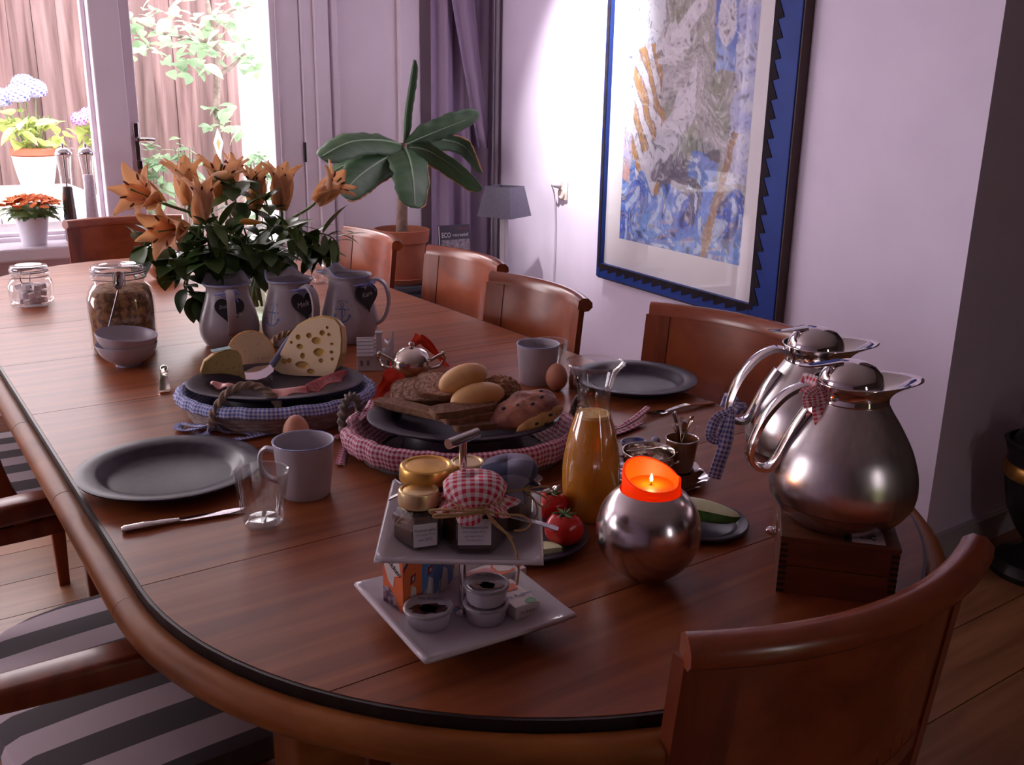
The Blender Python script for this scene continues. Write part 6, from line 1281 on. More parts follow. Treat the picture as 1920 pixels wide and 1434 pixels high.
def mug(label, px, py, handle, rz=0):
    q = T(px, py); t = thing('mug', label, 'cup', ptop(q, 0), rz, 'grey white cups')
    obj('cup', lathe([(0, 0.003), (0.035, 0.0), (0.037, 0.003), (0.0405, 0.030), (0.0440, 0.076), (0.0455, 0.0835), (0.0448, 0.085), (0.0430, 0.084), (0.0415, 0.070), (0.036, 0.010), (0, 0.008)], 48), M['mug'], t)
    obj('blue_rim', tube([(0.0452 * cos(a), 0.0452 * sin(a), 0.0846) for a in [2 * pi * i / 48 for i in range(48)]], 0.0010, 6, closed=True), M['bluelip'], t)
    if handle: obj('handle', sweep(spline([(-0.0420, 0, 0.070), (-0.054, 0, 0.075), (-0.063, 0, 0.066), (-0.063, 0, 0.046), (-0.054, 0, 0.030), (-0.0395, 0, 0.022)], 6), [(0.007, -0.002), (0.007, 0.002), (0, 0.0035), (-0.007, 0.002), (-0.007, -0.002), (0, -0.0035)], up=None), M['mug'], t)
mug('grey white cup with a blue rim behind the clear glass at the front left', 573, 924, True, RD(-24))
mug('grey white cup behind the bread, beside the wall side chairs', 1007, 716, False)
def tumbler(label, px, py):
    q = T(px, py); t = thing('tumbler', label, 'glass', ptop(q, 0), 0, 'clear faceted tumblers')
    def g(u, v):
        a = 2 * pi * u; r = 0.0255 + 0.0125 * v ** 0.85; k = 0.0016 * max(0, 1 - abs(v - 0.30) / 0.42) ** 0.5 * (1 - abs(cos(4.5 * a)) * 1.4) if v < 0.70 else 0
        return ((r - k) * cos(a), (r - k) * sin(a), 0.080 * v)
    obj('outer_wall', grid(g, 90, 24, True), M['glass'], t, ang=60)
    obj('inner_wall', lathe([(0, 0.011), (0.020, 0.0115), (0.0235, 0.016), (0.0300, 0.045), (0.0355, 0.0795), (0.0378, 0.0805)], 44), M['glass'], t)
    obj('base', lathe([(0, 0.0006), (0.024, 0.0), (0.0262, 0.002), (0.0262, 0.006), (0.022, 0.010), (0, 0.0105)], 36), M['glass'], t)
tumbler('clear faceted glass before the cup at the front left', 495, 982)
tumbler('clear glass right behind the far cup near the egg', 1030, 706)
def egg(label, px, py, rz=0, h=0.0):
    q = T(px, py); t = thing('egg', label, 'egg', ptop(q, h), rz)
    s = fn(lathe2(1, 1, 1, 28, 18), lambda v: (v.x * 0.0225 * (1 - 0.10 * v.z), v.y * 0.0225 * (1 - 0.10 * v.z), 0.0288 + 0.0288 * v.z))
    obj('shell', s, M['egg'], t)
egg('brown egg standing beside the bread right of the raisin bread', 1043, 731)
egg('brown egg half hidden behind the front left cup', 557, 838)
q = T(1079, 727); t = thing('salt_shaker', 'small white and silver shaker between the egg and the carafe', 'shaker', ptop(q, 0))
obj('body', lathe([(0, 0), (0.013, 0), (0.014, 0.003), (0.015, 0.022), (0.012, 0.030)], 26), M['chrome'], t); obj('top', lathe([(0.013, 0.030), (0.0145, 0.033), (0.012, 0.041), (0.005, 0.046), (0, 0.047)], 26), M['white'], t)

# ================================================================== baskets
def rope(path, r, twist=0.55): return sweep(path, [(r * (1 + 0.38 * cos(3 * a)) * cos(a), r * (1 + 0.38 * cos(3 * a)) * sin(a)) for a in [2 * pi * i / 18 for i in range(18)]], twist=twist)
def basket(label, c, rz, a, b, cloth, wick, handles, ropem, ties, tlabel):
    t = thing('bread_basket' if cloth is M['redg'] else 'wicker_basket', label, 'basket', (c[0], c[1], TZ), rz)
    for k in range(6):
        z = 0.005 + 0.0075 * k; kk = 0.86 + 0.022 * k
        obj('wicker_strand', sweep([(a * kk * cos(q_), b * kk * sin(q_), z + 0.0012 * sin(q_ * 22 + k * pi)) for q_ in [2 * pi * i / 88 for i in range(88)]], circ(0.0046, 6), closed=True), wick, t)
    obj('basket_floor', oval(lathe([(0, 0.002), (0.84, 0.003), (0.84, 0.006), (0, 0.006)], 44), a, b), wick, t)
    pr = [(0.70, 0.010), (0.84, 0.020), (0.885, 0.040), (0.91, 0.050), (0.955, 0.054), (0.99, 0.051), (1.008, 0.045)] + ([(1.012, 0.038), (1.0, 0.026), (0.985, 0.018)] if cloth is M['redg'] else [(1.012, 0.040), (1.010, 0.036)])
    s = lathe(pr, 140, uv=True)
    def ruf(p):
        an = math.atan2(p.y, p.x); k = p.xy.length
        w_ = 1 + 0.010 * sin(an * 31) + 0.014 * noise.noise(V((cos(an) * 4, sin(an) * 4, p.z * 60)))
        return (p.x * a * w_, p.y * b * w_, p.z + 0.0025 * noise.noise(V((cos(an) * 6, sin(an) * 6, 2))))
    v = [V(ruf(p)) for p in s[0]]; per = pi * (a + b)
    L_, lens = 0, [0]
    for (r0, z0), (r1, z1) in zip(pr, pr[1:]): L_ += sqrt(((r1 - r0) * a) ** 2 + (z1 - z0) ** 2); lens.append(L_)
    uv = [(i % 141 / 140, lens[i // 141]) for i in range(len(v))]
    obj('cloth_lining', (v, s[1], uv), cloth, t, solid=0.0015, ang=80)
    for h in handles: obj('handle', rope(spline(h, 9), 0.0062), ropem, t, ang=80)
    for i, tie in enumerate(ties):
        sp_ = spline(tie, 8); v, f, uv = [], [], []
        for j, q_ in enumerate(sp_):
            dd = (sp_[min(j + 1, len(sp_) - 1)] - sp_[max(j - 1, 0)]).normalized(); sd_ = dd.cross(V((0.15, 0.1, 1))).normalized()
            for w_, up_ in ((-0.0075, 0), (-0.002, 0.003 + 0.0015 * sin(j)), (0.003, 0.0005), (0.0075, 0.002)): v.append(q_ + sd_ * w_ + V((0, 0, up_))); uv.append(((w_ + 0.0075) / 0.015 * 0.013, j * 0.006))
        for j in range(len(sp_) - 1):
            for k in range(3): f.append((j * 4 + k, j * 4 + k + 1, j * 4 + k + 5, j * 4 + k + 4))
        obj('tie_ribbon', (v, f, uv), cloth, t, solid=0.0014, ang=80)
    return t
def loc_of(c, rz, px, py, h):
    p = T(px, py, h) - V((c[0], c[1], TZ)); p.rotate(Euler((0, 0, -rz))); return (p.x, p.y, p.z)
cB, rB = (0.622, 1.672), RD(-27)
lb = lambda px, py, h: loc_of(cB, rB, px, py, h)
M['bluetie'] = M['blueg']
basket('oval wicker basket lined with blue gingham holding the cheese plate', cB, rB, 0.182, 0.150, M['blueg'], M['wicker'],
       [[lb(397, 800, 0.018), lb(402, 772, 0.045), lb(428, 735, 0.078), lb(465, 722, 0.088), lb(503, 735, 0.076), lb(524, 764, 0.045), lb(524, 790, 0.018)],
        [lb(498, 668, 0.050), lb(512, 640, 0.078), lb(534, 626, 0.092), lb(560, 628, 0.09), lb(585, 648, 0.070), lb(590, 668, 0.05)]], M['rope'],
       [[lb(398, 796, 0.022), lb(378, 800, 0.008), lb(345, 796, 0.005), lb(334, 804, 0.003), lb(352, 808, 0.003), lb(392, 800, 0.010)],
        [lb(400, 798, 0.020), lb(392, 812, 0.004), lb(380, 822, 0.003), lb(398, 832, 0.003), lb(440, 826, 0.003), lb(490, 816, 0.003), lb(535, 804, 0.003)],
        [lb(520, 784, 0.022), lb(498, 792, 0.014), lb(470, 798, 0.006), lb(462, 810, 0.003), lb(478, 818, 0.003)],
        [lb(404, 796, 0.020), lb(418, 808, 0.006), lb(432, 812, 0.003)]], None)
cR, rR = (0.808, 1.308), RD(-30)
lr = lambda px, py, h: loc_of(cR, rR, px, py, h)
basket('oval basket lined with red gingham holding the bread plate', cR, rR, 0.200, 0.158, M['redg'], M['wicker2'],
       [[(-0.186, -0.012, 0.024), (-0.199, -0.012, 0.050), (-0.200, 0.000, 0.076), (-0.192, 0.026, 0.090), (-0.180, 0.052, 0.080), (-0.176, 0.062, 0.052), (-0.170, 0.062, 0.026)],
        [(0.186, -0.050, 0.022), (0.199, -0.046, 0.050), (0.203, -0.030, 0.078), (0.201, 0.0, 0.092), (0.199, 0.030, 0.078), (0.195, 0.046, 0.050), (0.186, 0.050, 0.024)]], M['ropedark'],
       [[lr(668, 800, 0.030), lr(650, 812, 0.014), lr(640, 818, 0.004), lr(628, 822, 0.003)], [lr(668, 804, 0.028), lr(655, 826, 0.010), lr(645, 848, 0.003), lr(638, 872, 0.003)], [lr(676, 806, 0.028), lr(672, 826, 0.012), lr(664, 842, 0.003)],
        [lr(1076, 778, 0.030), lr(1120, 806, 0.006), lr(1160, 802, 0.004), lr(1192, 784, 0.010), lr(1216, 764, 0.020)], [lr(1078, 782, 0.030), lr(1120, 815, 0.004), lr(1160, 812, 0.003), lr(1205, 792, 0.004)],
        [lr(672, 790, 0.045), lr(690, 770, 0.055), lr(700, 752, 0.058)]], None)
cpl = thing('serving_plate', 'oval dark plate with cheeses in the blue gingham basket', 'plate', (0.620, 1.668, TZ + 0.046), rB)
obj('plate', oval(lathe(plate_prof(0.021), 72), 0.163, 0.124), M['plate'], cpl)
bpl = thing('serving_plate', 'oval dark plate piled with bread in the red gingham basket', 'plate', (0.810, 1.308, TZ + 0.046), rR)
obj('plate', oval(lathe(plate_prof(0.021), 72), 0.162, 0.126), M['plate'], bpl)
# the plates rest on upturned dishes inside the baskets
for c_, r_, lb_ in ((cB, rB, 'dark dish lifting the cheese plate inside the blue basket'), (cR, rR, 'dark dish lifting the bread plate inside the red basket')):
    t = thing('support_dish', lb_, 'dish', (c_[0], c_[1], TZ + 0.0065), r_)
    obj('dish', oval(lathe([(0.62, 0.0), (0.66, 0.002), (0.58, 0.036), (0.50, 0.0392), (0, 0.0392), (0, 0.034), (0.48, 0.034), (0.6, 0.002)], 44), 0.16, 0.12), M['plate'], t)
PZ = TZ + 0.046 + 0.0045                  # food level on the oval plates
def onpl(px, py, h=0.051): p = T(px, py, h); return (p.x, p.y, PZ)

# ------------------------------------------------------------------ cheeses
def cheese(name, label, pos, rz, poly, depth, mat, rindm, rim=0.0022, tilt=0, taper=0.75):
    t = thing(name, label, 'cheese', pos, rz)
    cx = sum(x for x, z in poly) / len(poly); cz = min(z for x, z in poly)
    if sum(poly[i - 1][0] * poly[i][1] - poly[i][0] * poly[i - 1][1] for i in range(len(poly))) < 0: poly = poly[::-1]
    n = len(poly)
    v = [V((x, 0, z)) for x, z in poly] + [V((cx + (x - cx) * taper, depth, z * (0.55 + 0.45 * taper))) for x, z in poly]
    f = [tuple(range(n)), tuple(reversed(range(n, 2 * n)))] + [((i + 1) % n, i, n + i, n + (i + 1) % n) for i in range(n)]
    body = obj('paste', (v, f, None), mat, t, smooth=False)
    k = 1 + rim * 20
    v2 = [V((cx + (x - cx) * k, 0.003, max(0.0004, z * k * 0.995))) for x, z in poly] + [V((cx + (x - cx) * taper * k, depth + 0.001, max(0.0004, z * k * (0.55 + 0.45 * taper)))) for x, z in poly]
    obj('rind', (v2, f, None), rindm, t, bevel=0.0015, smooth=False)
    if tilt: 
        for o in t.children: o.rotation_euler = (tilt, 0, 0)
    return t, body
big = [(x * 1.13, z * 1.12) for x, z in [(-0.074, 0.002), (-0.066, 0.016), (-0.050, 0.044), (-0.036, 0.072), (-0.024, 0.088), (-0.004, 0.100), (0.020, 0.106), (0.042, 0.103), (0.052, 0.092), (0.056, 0.070), (0.056, 0.045), (0.050, 0.020), (0.042, 0.004), (-0.02, 0.0005)]]
tc_, body = cheese('cheese_wedge', 'large wedge of pale holey cheese standing upright on the oval plate', onpl(578, 706), RD(-46), big, 0.052, M['cheese'], M['rindd'], 0.0017, RD(-13), 0.85)
holes = [(-0.022, 0.068, 5, 5), (-0.002, 0.072, 6, 5), (0.022, 0.078, 6, 5.5), (0.012, 0.064, 10, 7), (-0.018, 0.052, 7, 5), (0.018, 0.044, 12, 8), (-0.012, 0.036, 5, 6), (-0.046, 0.024, 6, 5), (-0.036, 0.026, 5, 5), (-0.012, 0.020, 14, 7), (0.004, 0.010, 8, 5), (0.034, 0.076, 3.5, 3), (0.040, 0.060, 3.5, 2.5), (0.040, 0.046, 4, 3), (0.042, 0.034, 3.5, 3), (-0.034, 0.058, 3, 3), (0.022, 0.030, 5, 4), (0.030, 0.088, 3, 3)]
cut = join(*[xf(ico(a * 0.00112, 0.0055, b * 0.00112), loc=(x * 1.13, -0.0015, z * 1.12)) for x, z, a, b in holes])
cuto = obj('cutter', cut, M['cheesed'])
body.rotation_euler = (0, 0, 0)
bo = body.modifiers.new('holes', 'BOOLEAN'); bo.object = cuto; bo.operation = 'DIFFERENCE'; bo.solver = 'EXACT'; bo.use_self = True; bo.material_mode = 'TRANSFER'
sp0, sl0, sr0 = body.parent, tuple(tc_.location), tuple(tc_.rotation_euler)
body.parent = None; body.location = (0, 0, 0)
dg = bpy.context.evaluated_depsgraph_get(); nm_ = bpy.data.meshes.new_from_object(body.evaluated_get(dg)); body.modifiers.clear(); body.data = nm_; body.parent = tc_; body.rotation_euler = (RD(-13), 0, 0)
bpy.data.objects.remove(cuto)
mid_ = [(0.046 * cos(a) - 0.002, 0.028 + 0.050 * sin(a)) for a in [pi * i / 18 for i in range(19)]] + [(-0.046, 0.004), (-0.038, 0.0005), (0.045, 0.0005), (0.05, 0.006)]
cheese('cheese_piece', 'half round piece of herb cheese with orange rind behind the slicer', onpl(474, 694), RD(-20), mid_, 0.034, M['herb'], M['rind'], 0.0017, RD(-16), 0.95)
sm_ = [(x * 1.1, z * 1.15) for x, z in [(-0.034, 0.0005), (-0.038, 0.018), (-0.030, 0.034), (-0.014, 0.044), (0.012, 0.049), (0.026, 0.047), (0.032, 0.038), (0.034, 0.012), (0.034, 0.0005)]]
ts_, _ = cheese('cheese_piece', 'small greenish herb cheese piece with a mint label, left on the oval plate', onpl(421, 712), RD(-8), sm_, 0.030, M['herb2'], M['rindd'], 0.0012, RD(-6), 0.92)
obj('mint_label', box(0.036, 0.020, 0.001, (0.006, 0.018, 0.0565)), M['mint'], ts_, rot=(0, RD(-6), 0), smooth=False)
# slicer
h0, h1 = T(509, 686, 0.072), T(545, 632, 0.112)
t = thing('cheese_slicer', 'cheese slicer with a blue grey handle and bright steel blade leaning on the big cheese', 'slicer', tuple(h0))
dv = h1 - h0
obj('handle', sweep([dv * k for k in (0, 0.05, 0.3, 0.7, 0.95, 1)], circ(0.0062, 14), sc=[0.7, 1, 1.0, 1.1, 1.0, 0.75]), M['bluehandle'], t)
bl0 = V((0, 0, 0)); bl1 = T(468, 706, 0.066) - h0
ax = (bl1 - bl0).normalized(); pw = ax.cross(V((0, 0, 1))).normalized(); Lb = 0.072
pts2 = [(0, 0.004), (0.10, 0.006), (0.22, 0.020), (0.36, 0.026), (0.72, 0.030), (0.92, 0.020), (1.0, 0.0)]
pol = pts2 + [(u, -w_) for u, w_ in reversed(pts2[:-1])]
v = [ax * (u * Lb) + pw * w_ + V((0, 0, 0.002 + dz - 0.006 * u)) for dz in (0, 0.0014) for u, w_ in pol]; n = len(pol)
obj('blade', (v, [tuple(range(n)), tuple(reversed(range(n, 2 * n)))] + [(i, n + i, n + (i + 1) % n, (i + 1) % n) for i in range(n)], None), M['chrome'], t, smooth=False)
def slice_(label, name, cat, pts, w_, mat, up=0.004, seed=0):
    p = [T(x, y, h) for x, y, h in pts]; c_ = p[0]; t = thing(name, label, cat, tuple(c_))
    sp_ = spline([q_ - c_ for q_ in p], 8)
    def g(u, v):
        k = u * (len(sp_) - 1); i = min(int(k), len(sp_) - 2); q_ = sp_[i].lerp(sp_[i + 1], k - i); d_ = (sp_[i + 1] - sp_[i]).normalized(); s_ = d_.cross(V((0, 0, 1))).normalized()
        e = sqrt(max(0.02, 1 - (2 * u - 1) ** 2)); return q_ + s_ * ((v - 0.5) * w_ * e) + V((0, 0, up * sin(v * 3.1 + seed) + 0.004 * sin(u * 11 + seed) * v))
    obj('slice', grid(g, 30, 8), mat, t, solid=0.0016, ang=80)
slice_('curled slice of pink ham left before the small cheese', 'ham_slice', 'ham', [(396, 722, 0.062), (420, 724, 0.062), (446, 730, 0.060)], 0.022, M['ham'], 0.006)
slice_('flat slice of pale pink ham at the front of the cheese plate', 'ham_slice', 'ham', [(502, 736, 0.064), (535, 736, 0.064), (582, 728, 0.064)], 0.026, M['ham'], 0.004, 1)
slice_('folded dark red salami slice before the big cheese', 'salami_slice', 'sausage', [(576, 728, 0.066), (605, 717, 0.066), (650, 698, 0.068)], 0.022, M['salami'], 0.006, 2)

# ------------------------------------------------------------------ bread
def slab_slice(label, name, pos, rot, w_, h_, th, mat, crust, seed, group=None):
    t = thing(name, label, 'bread', pos, 0, group); t.rotation_euler = rot
    pts = []
    for i in range(40):
        a = 2 * pi * i / 40; p_ = 3.2 if h_ > 0.05 else 7; r = (abs(cos(a)) ** p_ + abs(sin(a)) ** p_) ** (-1 / p_)
        x, y = w_ / 2 * r * cos(a), h_ / 2 * r * sin(a)
        k = 1 + 0.035 * noise.noise(V((cos(a) * 2, sin(a) * 2, seed))); pts.append((x * k, y * k))
    obj('crumb', prism([(x * 0.965, y * 0.965) for x, y in pts], 0.0004, th), mat, t, bevel=0.0012, smooth=False)
    obj('crust', sweep([(x * 0.985, y * 0.985, th / 2) for x, y in pts], rect(0.0030, th * 0.98), up=(0, 0, 1), closed=True), crust, t, ang=50)
    return t
GB = 'brown bread slices at the back of the bread plate'
def obread(px, py, h): p = T(px, py, h); return (p.x, p.y, TZ + h)
slab_slice('brown bread slice at the back left, lowest of the leaning slices', 'bread_slice', obread(782, 738, 0.072), (RD(24), RD(-6), RD(-24)), 0.090, 0.062, 0.013, M['crumb'], M['crust'], 1, GB)
slab_slice('brown bread slice leaning in the middle before the buns', 'bread_slice', obread(802, 738, 0.088), (RD(26), RD(-2), RD(-36)), 0.086, 0.060, 0.013, M['crumb'], M['crust'], 2, GB)
slab_slice('brown bread slice lying topmost against the upper bun', 'bread_slice', obread(822, 728, 0.102), (RD(26), RD(3), RD(-46)), 0.080, 0.056, 0.012, M['crumb'], M['crust'], 3, GB)
GR = 'dark rye slices along the front of the bread plate'
def rye(label, a, b, h, th, w_, seed, lift=0):
    p, q_ = T(*a, h), T(*b, h); d_ = q_ - p; L_ = d_.length; m_ = (p + q_) / 2
    slab_slice(label, 'rye_slice', (m_.x, m_.y, TZ + h), (RD(lift), 0, math.atan2(d_.y, d_.x)), L_, w_, th, M['rye'], M['crust'], seed, GR)
rye('dark rye slice at the far left of the bread plate', (706, 757), (830, 785), 0.064, 0.010, 0.028, 4)
rye('dark rye slice left of centre over the left one', (724, 758), (852, 790), 0.074, 0.010, 0.028, 5)
rye('dark rye slice at the bottom of the front stack', (852, 806), (960, 796), 0.064, 0.011, 0.032, 6)
rye('dark rye slice second in the front stack', (832, 792), (945, 775), 0.076, 0.011, 0.032, 7, 4)
rye('dark rye slice topmost of the front stack', (810, 780), (925, 762), 0.088, 0.011, 0.032, 8, 6)
def bun(label, a, b, h, r, rz2=0):
    p, q_ = T(*a, h), T(*b, h + rz2); d_ = q_ - p; L_ = d_.length; m_ = (p + q_) / 2
    t = thing('bun', label, 'bread', tuple(m_)); t.rotation_euler = (0, -math.atan2(d_.z, d_.xy.length), math.atan2(d_.y, d_.x))
    s = fn(lathe2(1, 1, 1, 32, 20), lambda v: (v.x * L_ / 2 * 1.0, v.y * r * (1 - 0.12 * v.x * v.x), v.z * r * 0.86 * (1 if v.z > 0 else 0.8)))
    obj('crust', s, M['bun'], t); return t
bun('smooth pale soft bun on top of the bread pile', (826, 728), (910, 694), 0.116, 0.028, 0.012)
bun('pale soft bun in front of and below the top one', (846, 757), (944, 734), 0.096, 0.0285, 0.006)
t = thing('seeded_roll', 'dark seeded roll behind the two pale buns', 'bread', obread(938, 734, 0.092), RD(-20))
obj('crust', bumpy(ell(0.036, 0.032, 0.028, 40, 26), 0.006, 120, 3), M['seed'], t, ang=180)
q = obread(985, 768, 0.084)
t = thing('raisin_bread', 'reddish brown raisin bread piece at the right of the bread plate', 'bread', q, RD(-4)); t.rotation_euler = (RD(12), RD(-10), RD(4))
s = fn(lathe2(1, 1, 1, 48, 30), lambda v: (v.x * 0.066, v.y * 0.040, v.z * 0.022 if v.z > 0 else v.z * 0.020))
obj('crust', bumpy(s, 0.005, 55, 9), M['raisin'], t, ang=180)
obj('cut_side', xf(fn(lathe2(1, 1, 1, 36, 18), lambda v: (v.x * 0.054, v.y * 0.010, v.z * 0.014)), loc=(0.004, -0.0335, -0.004), rot=(RD(-15), 0, RD(4))), M['raisinin'], t)
rs = me('raisin', bumpy(ell(0.0040, 0.0030, 0.0026, 12, 8), 0.001, 400, 2), M['raisind'])
for x, y, z in ((-0.028, -0.040, -0.006), (-0.012, -0.043, 0.000), (0.008, -0.043, -0.008), (0.020, -0.041, 0.003), (0.034, -0.037, -0.003), (0.0, -0.018, 0.0215), (-0.022, -0.006, 0.021), (0.026, -0.010, 0.0205), (0.040, 0.008, 0.0165), (-0.042, 0.006, 0.017)): obj('raisin', rs, parent=t, loc=(x, y, z))

# ================================================================== silver pot with red napkin, little house
q = T(772, 706)
t = thing('silver_pot', 'round silver pot with side handles and a domed lid behind the bread', 'pot', ptop(q, 0), RD(-30))
obj('pot_body', lathe(smooth_prof([(0, 0.003), (0.026, 0.0), (0.028, 0.005), (0.040, 0.014), (0.0485, 0.030), (0.0475, 0.044)], 4), 44), M['silver'], t)
obj('lid', lathe(smooth_prof([(0.0485, 0.0445), (0.047, 0.050), (0.038, 0.064), (0.024, 0.074), (0.008, 0.079), (0, 0.0795)], 4), 44), M['silver'], t)
obj('knob', lathe([(0.003, 0.079), (0.004, 0.082), (0.008, 0.086), (0.006, 0.091), (0, 0.092)], 18), M['silver'], t)
for s in (-1, 1):
    obj('handle', tube(spline([(s * 0.045, 0, 0.042), (s * 0.060, 0, 0.052), (s * 0.076, 0, 0.060), (s * 0.080, 0, 0.048), (s * 0.068, 0, 0.028), (s * 0.044, 0, 0.022)], 6), 0.0042, 8), M['silver'], t)
    obj('ball_finial', xf(ell(0.0058, 0.0058, 0.0058, 14, 9), loc=(s * 0.077, 0, 0.062)), M['silver'], t)
t = thing('red_napkin', 'bright red cloth wound behind the silver pot and hanging down to its left', 'napkin', ptop(q, 0))
def nl(px, py, h): return T(px, py, h) - V((q.x, q.y, TZ))
def band(pts, w_, name, wz=(0.3, 0.2, 1)):
    sp_ = spline(pts, 8); n_ = len(sp_)
    def g(u, v):
        k = u * (n_ - 1); i = min(int(k), n_ - 2); c_ = sp_[i].lerp(sp_[i + 1], k - i); d_ = (sp_[i + 1] - sp_[i]).normalized(); s_ = d_.cross(V((-0.5, -0.8, 0.3))).normalized()
        return c_ + s_ * ((v - 0.5) * w_ * (0.8 + 0.3 * sin(u * 7))) + V((0, 0.002 * sin(v * 9), 0.001 * sin(v * 12 + u * 5)))
    obj(name, grid(g, 40, 8), M['redb'], t, solid=0.0018, ang=80)
bk = 0.056
def bkp(px, py, h): p = nl(px, py, h); return p
qo = V((q.x, q.y, TZ))
def nb(px, py, dy): return Yp(px, py, q.y + dy) - qo
band([nb(738, 700, 0.02), nb(754, 672, 0.05), nb(772, 648, 0.065), nb(788, 632, 0.070)], 0.030, 'cloth_fold')
band([nb(787, 632, 0.070), nb(806, 650, 0.066), nb(826, 672, 0.050), nb(843, 694, 0.025)], 0.018, 'cloth_fold')
for o_ in S.objects:
    if o_.name == 'silver_pot': o_.scale = (0.88, 0.88, 0.84)
band([nl(744, 692, 0.048) + V((-0.006, -0.012, 0)), nl(734, 710, 0.032) + V((-0.010, -0.016, 0)), nl(716, 730, 0.016), nl(697, 752, 0.006)], 0.040, 'cloth_tail')

q = T(706, 690)
t = thing('ceramic_house', 'little white ceramic house with a tiled roof between the jugs and the silver pot', 'house', ptop(q, 0), RD(-26))
def gp(pts, y0, y1): return xf(prism(pts, -y1, -y0), rot=(pi / 2, 0, 0))
obj('walls', join(gp([(-0.042, 0), (0.038, 0), (0.038, 0.040), (0.030, 0.052), (0.022, 0.040), (-0.008, 0.040), (-0.042, 0.036)], -0.022, 0.022)), M['mug'], t, bevel=0.001, smooth=False)
rl = join(*[xf(box(0.034, 0.0034, 0.0105), loc=(-0.024, -0.0235 + 0.0062 * k, 0.0395 + 0.0072 * k), rot=(RD(-48), 0, 0)) for k in range(5)])
obj('roof', xf(box(0.036, 0.003, 0.046), loc=(-0.024, -0.0105, 0.052), rot=(RD(-40), 0, 0)), M['mug'], t, smooth=False)
rt_ = me('roof_tile', box(0.0042, 0.003, 0.0062), M['white'], False)
for j in range(5):
    for i in range(7): obj('roof_tile', rt_, parent=t, loc=(-0.0395 + 0.0052 * i, -0.0262 + 0.0058 * j, 0.0372 + 0.0069 * j), rot=(RD(-40), 0, 0))
obj('roof', xf(box(0.036, 0.003, 0.046), loc=(-0.024, 0.0145, 0.052), rot=(RD(40), 0, 0)), M['mug'], t, smooth=False)
obj('chimney', join(boxb(0.000, 0.013, -0.012, 0.004, 0.038, 0.080), boxb(-0.001, 0.014, -0.013, 0.005, 0.080, 0.084)), M['mug'], t, bevel=0.0006, smooth=False)
st5 = me('gable_step', box(0.006, 0.010, 0.003), M['white'], False)
for k in range(5): obj('gable_step', st5, parent=t, loc=(-0.002 - 0.0012 * (k % 2), -0.022 + 0.003 * k, 0.040 + 0.0072 * k))
obj('gable', gp([(0.016, 0.038), (0.038, 0.038), (0.038, 0.086), (0.035, 0.090), (0.032, 0.070), (0.024, 0.056)], -0.020, -0.012), M['mug'], t, bevel=0.0005, smooth=False)
obj('side_roof', xf(box(0.020, 0.030, 0.002), loc=(0.026, 0.002, 0.056), rot=(0, RD(38), 0)), M['white'], t, smooth=False)
obj('window_opening', join(*[boxb(x - 0.003, x + 0.003, -0.0226, -0.0218, 0.012, 0.024) for x in (-0.032, -0.018, 0.010, 0.026)]), M['greyink'], t, smooth=False)

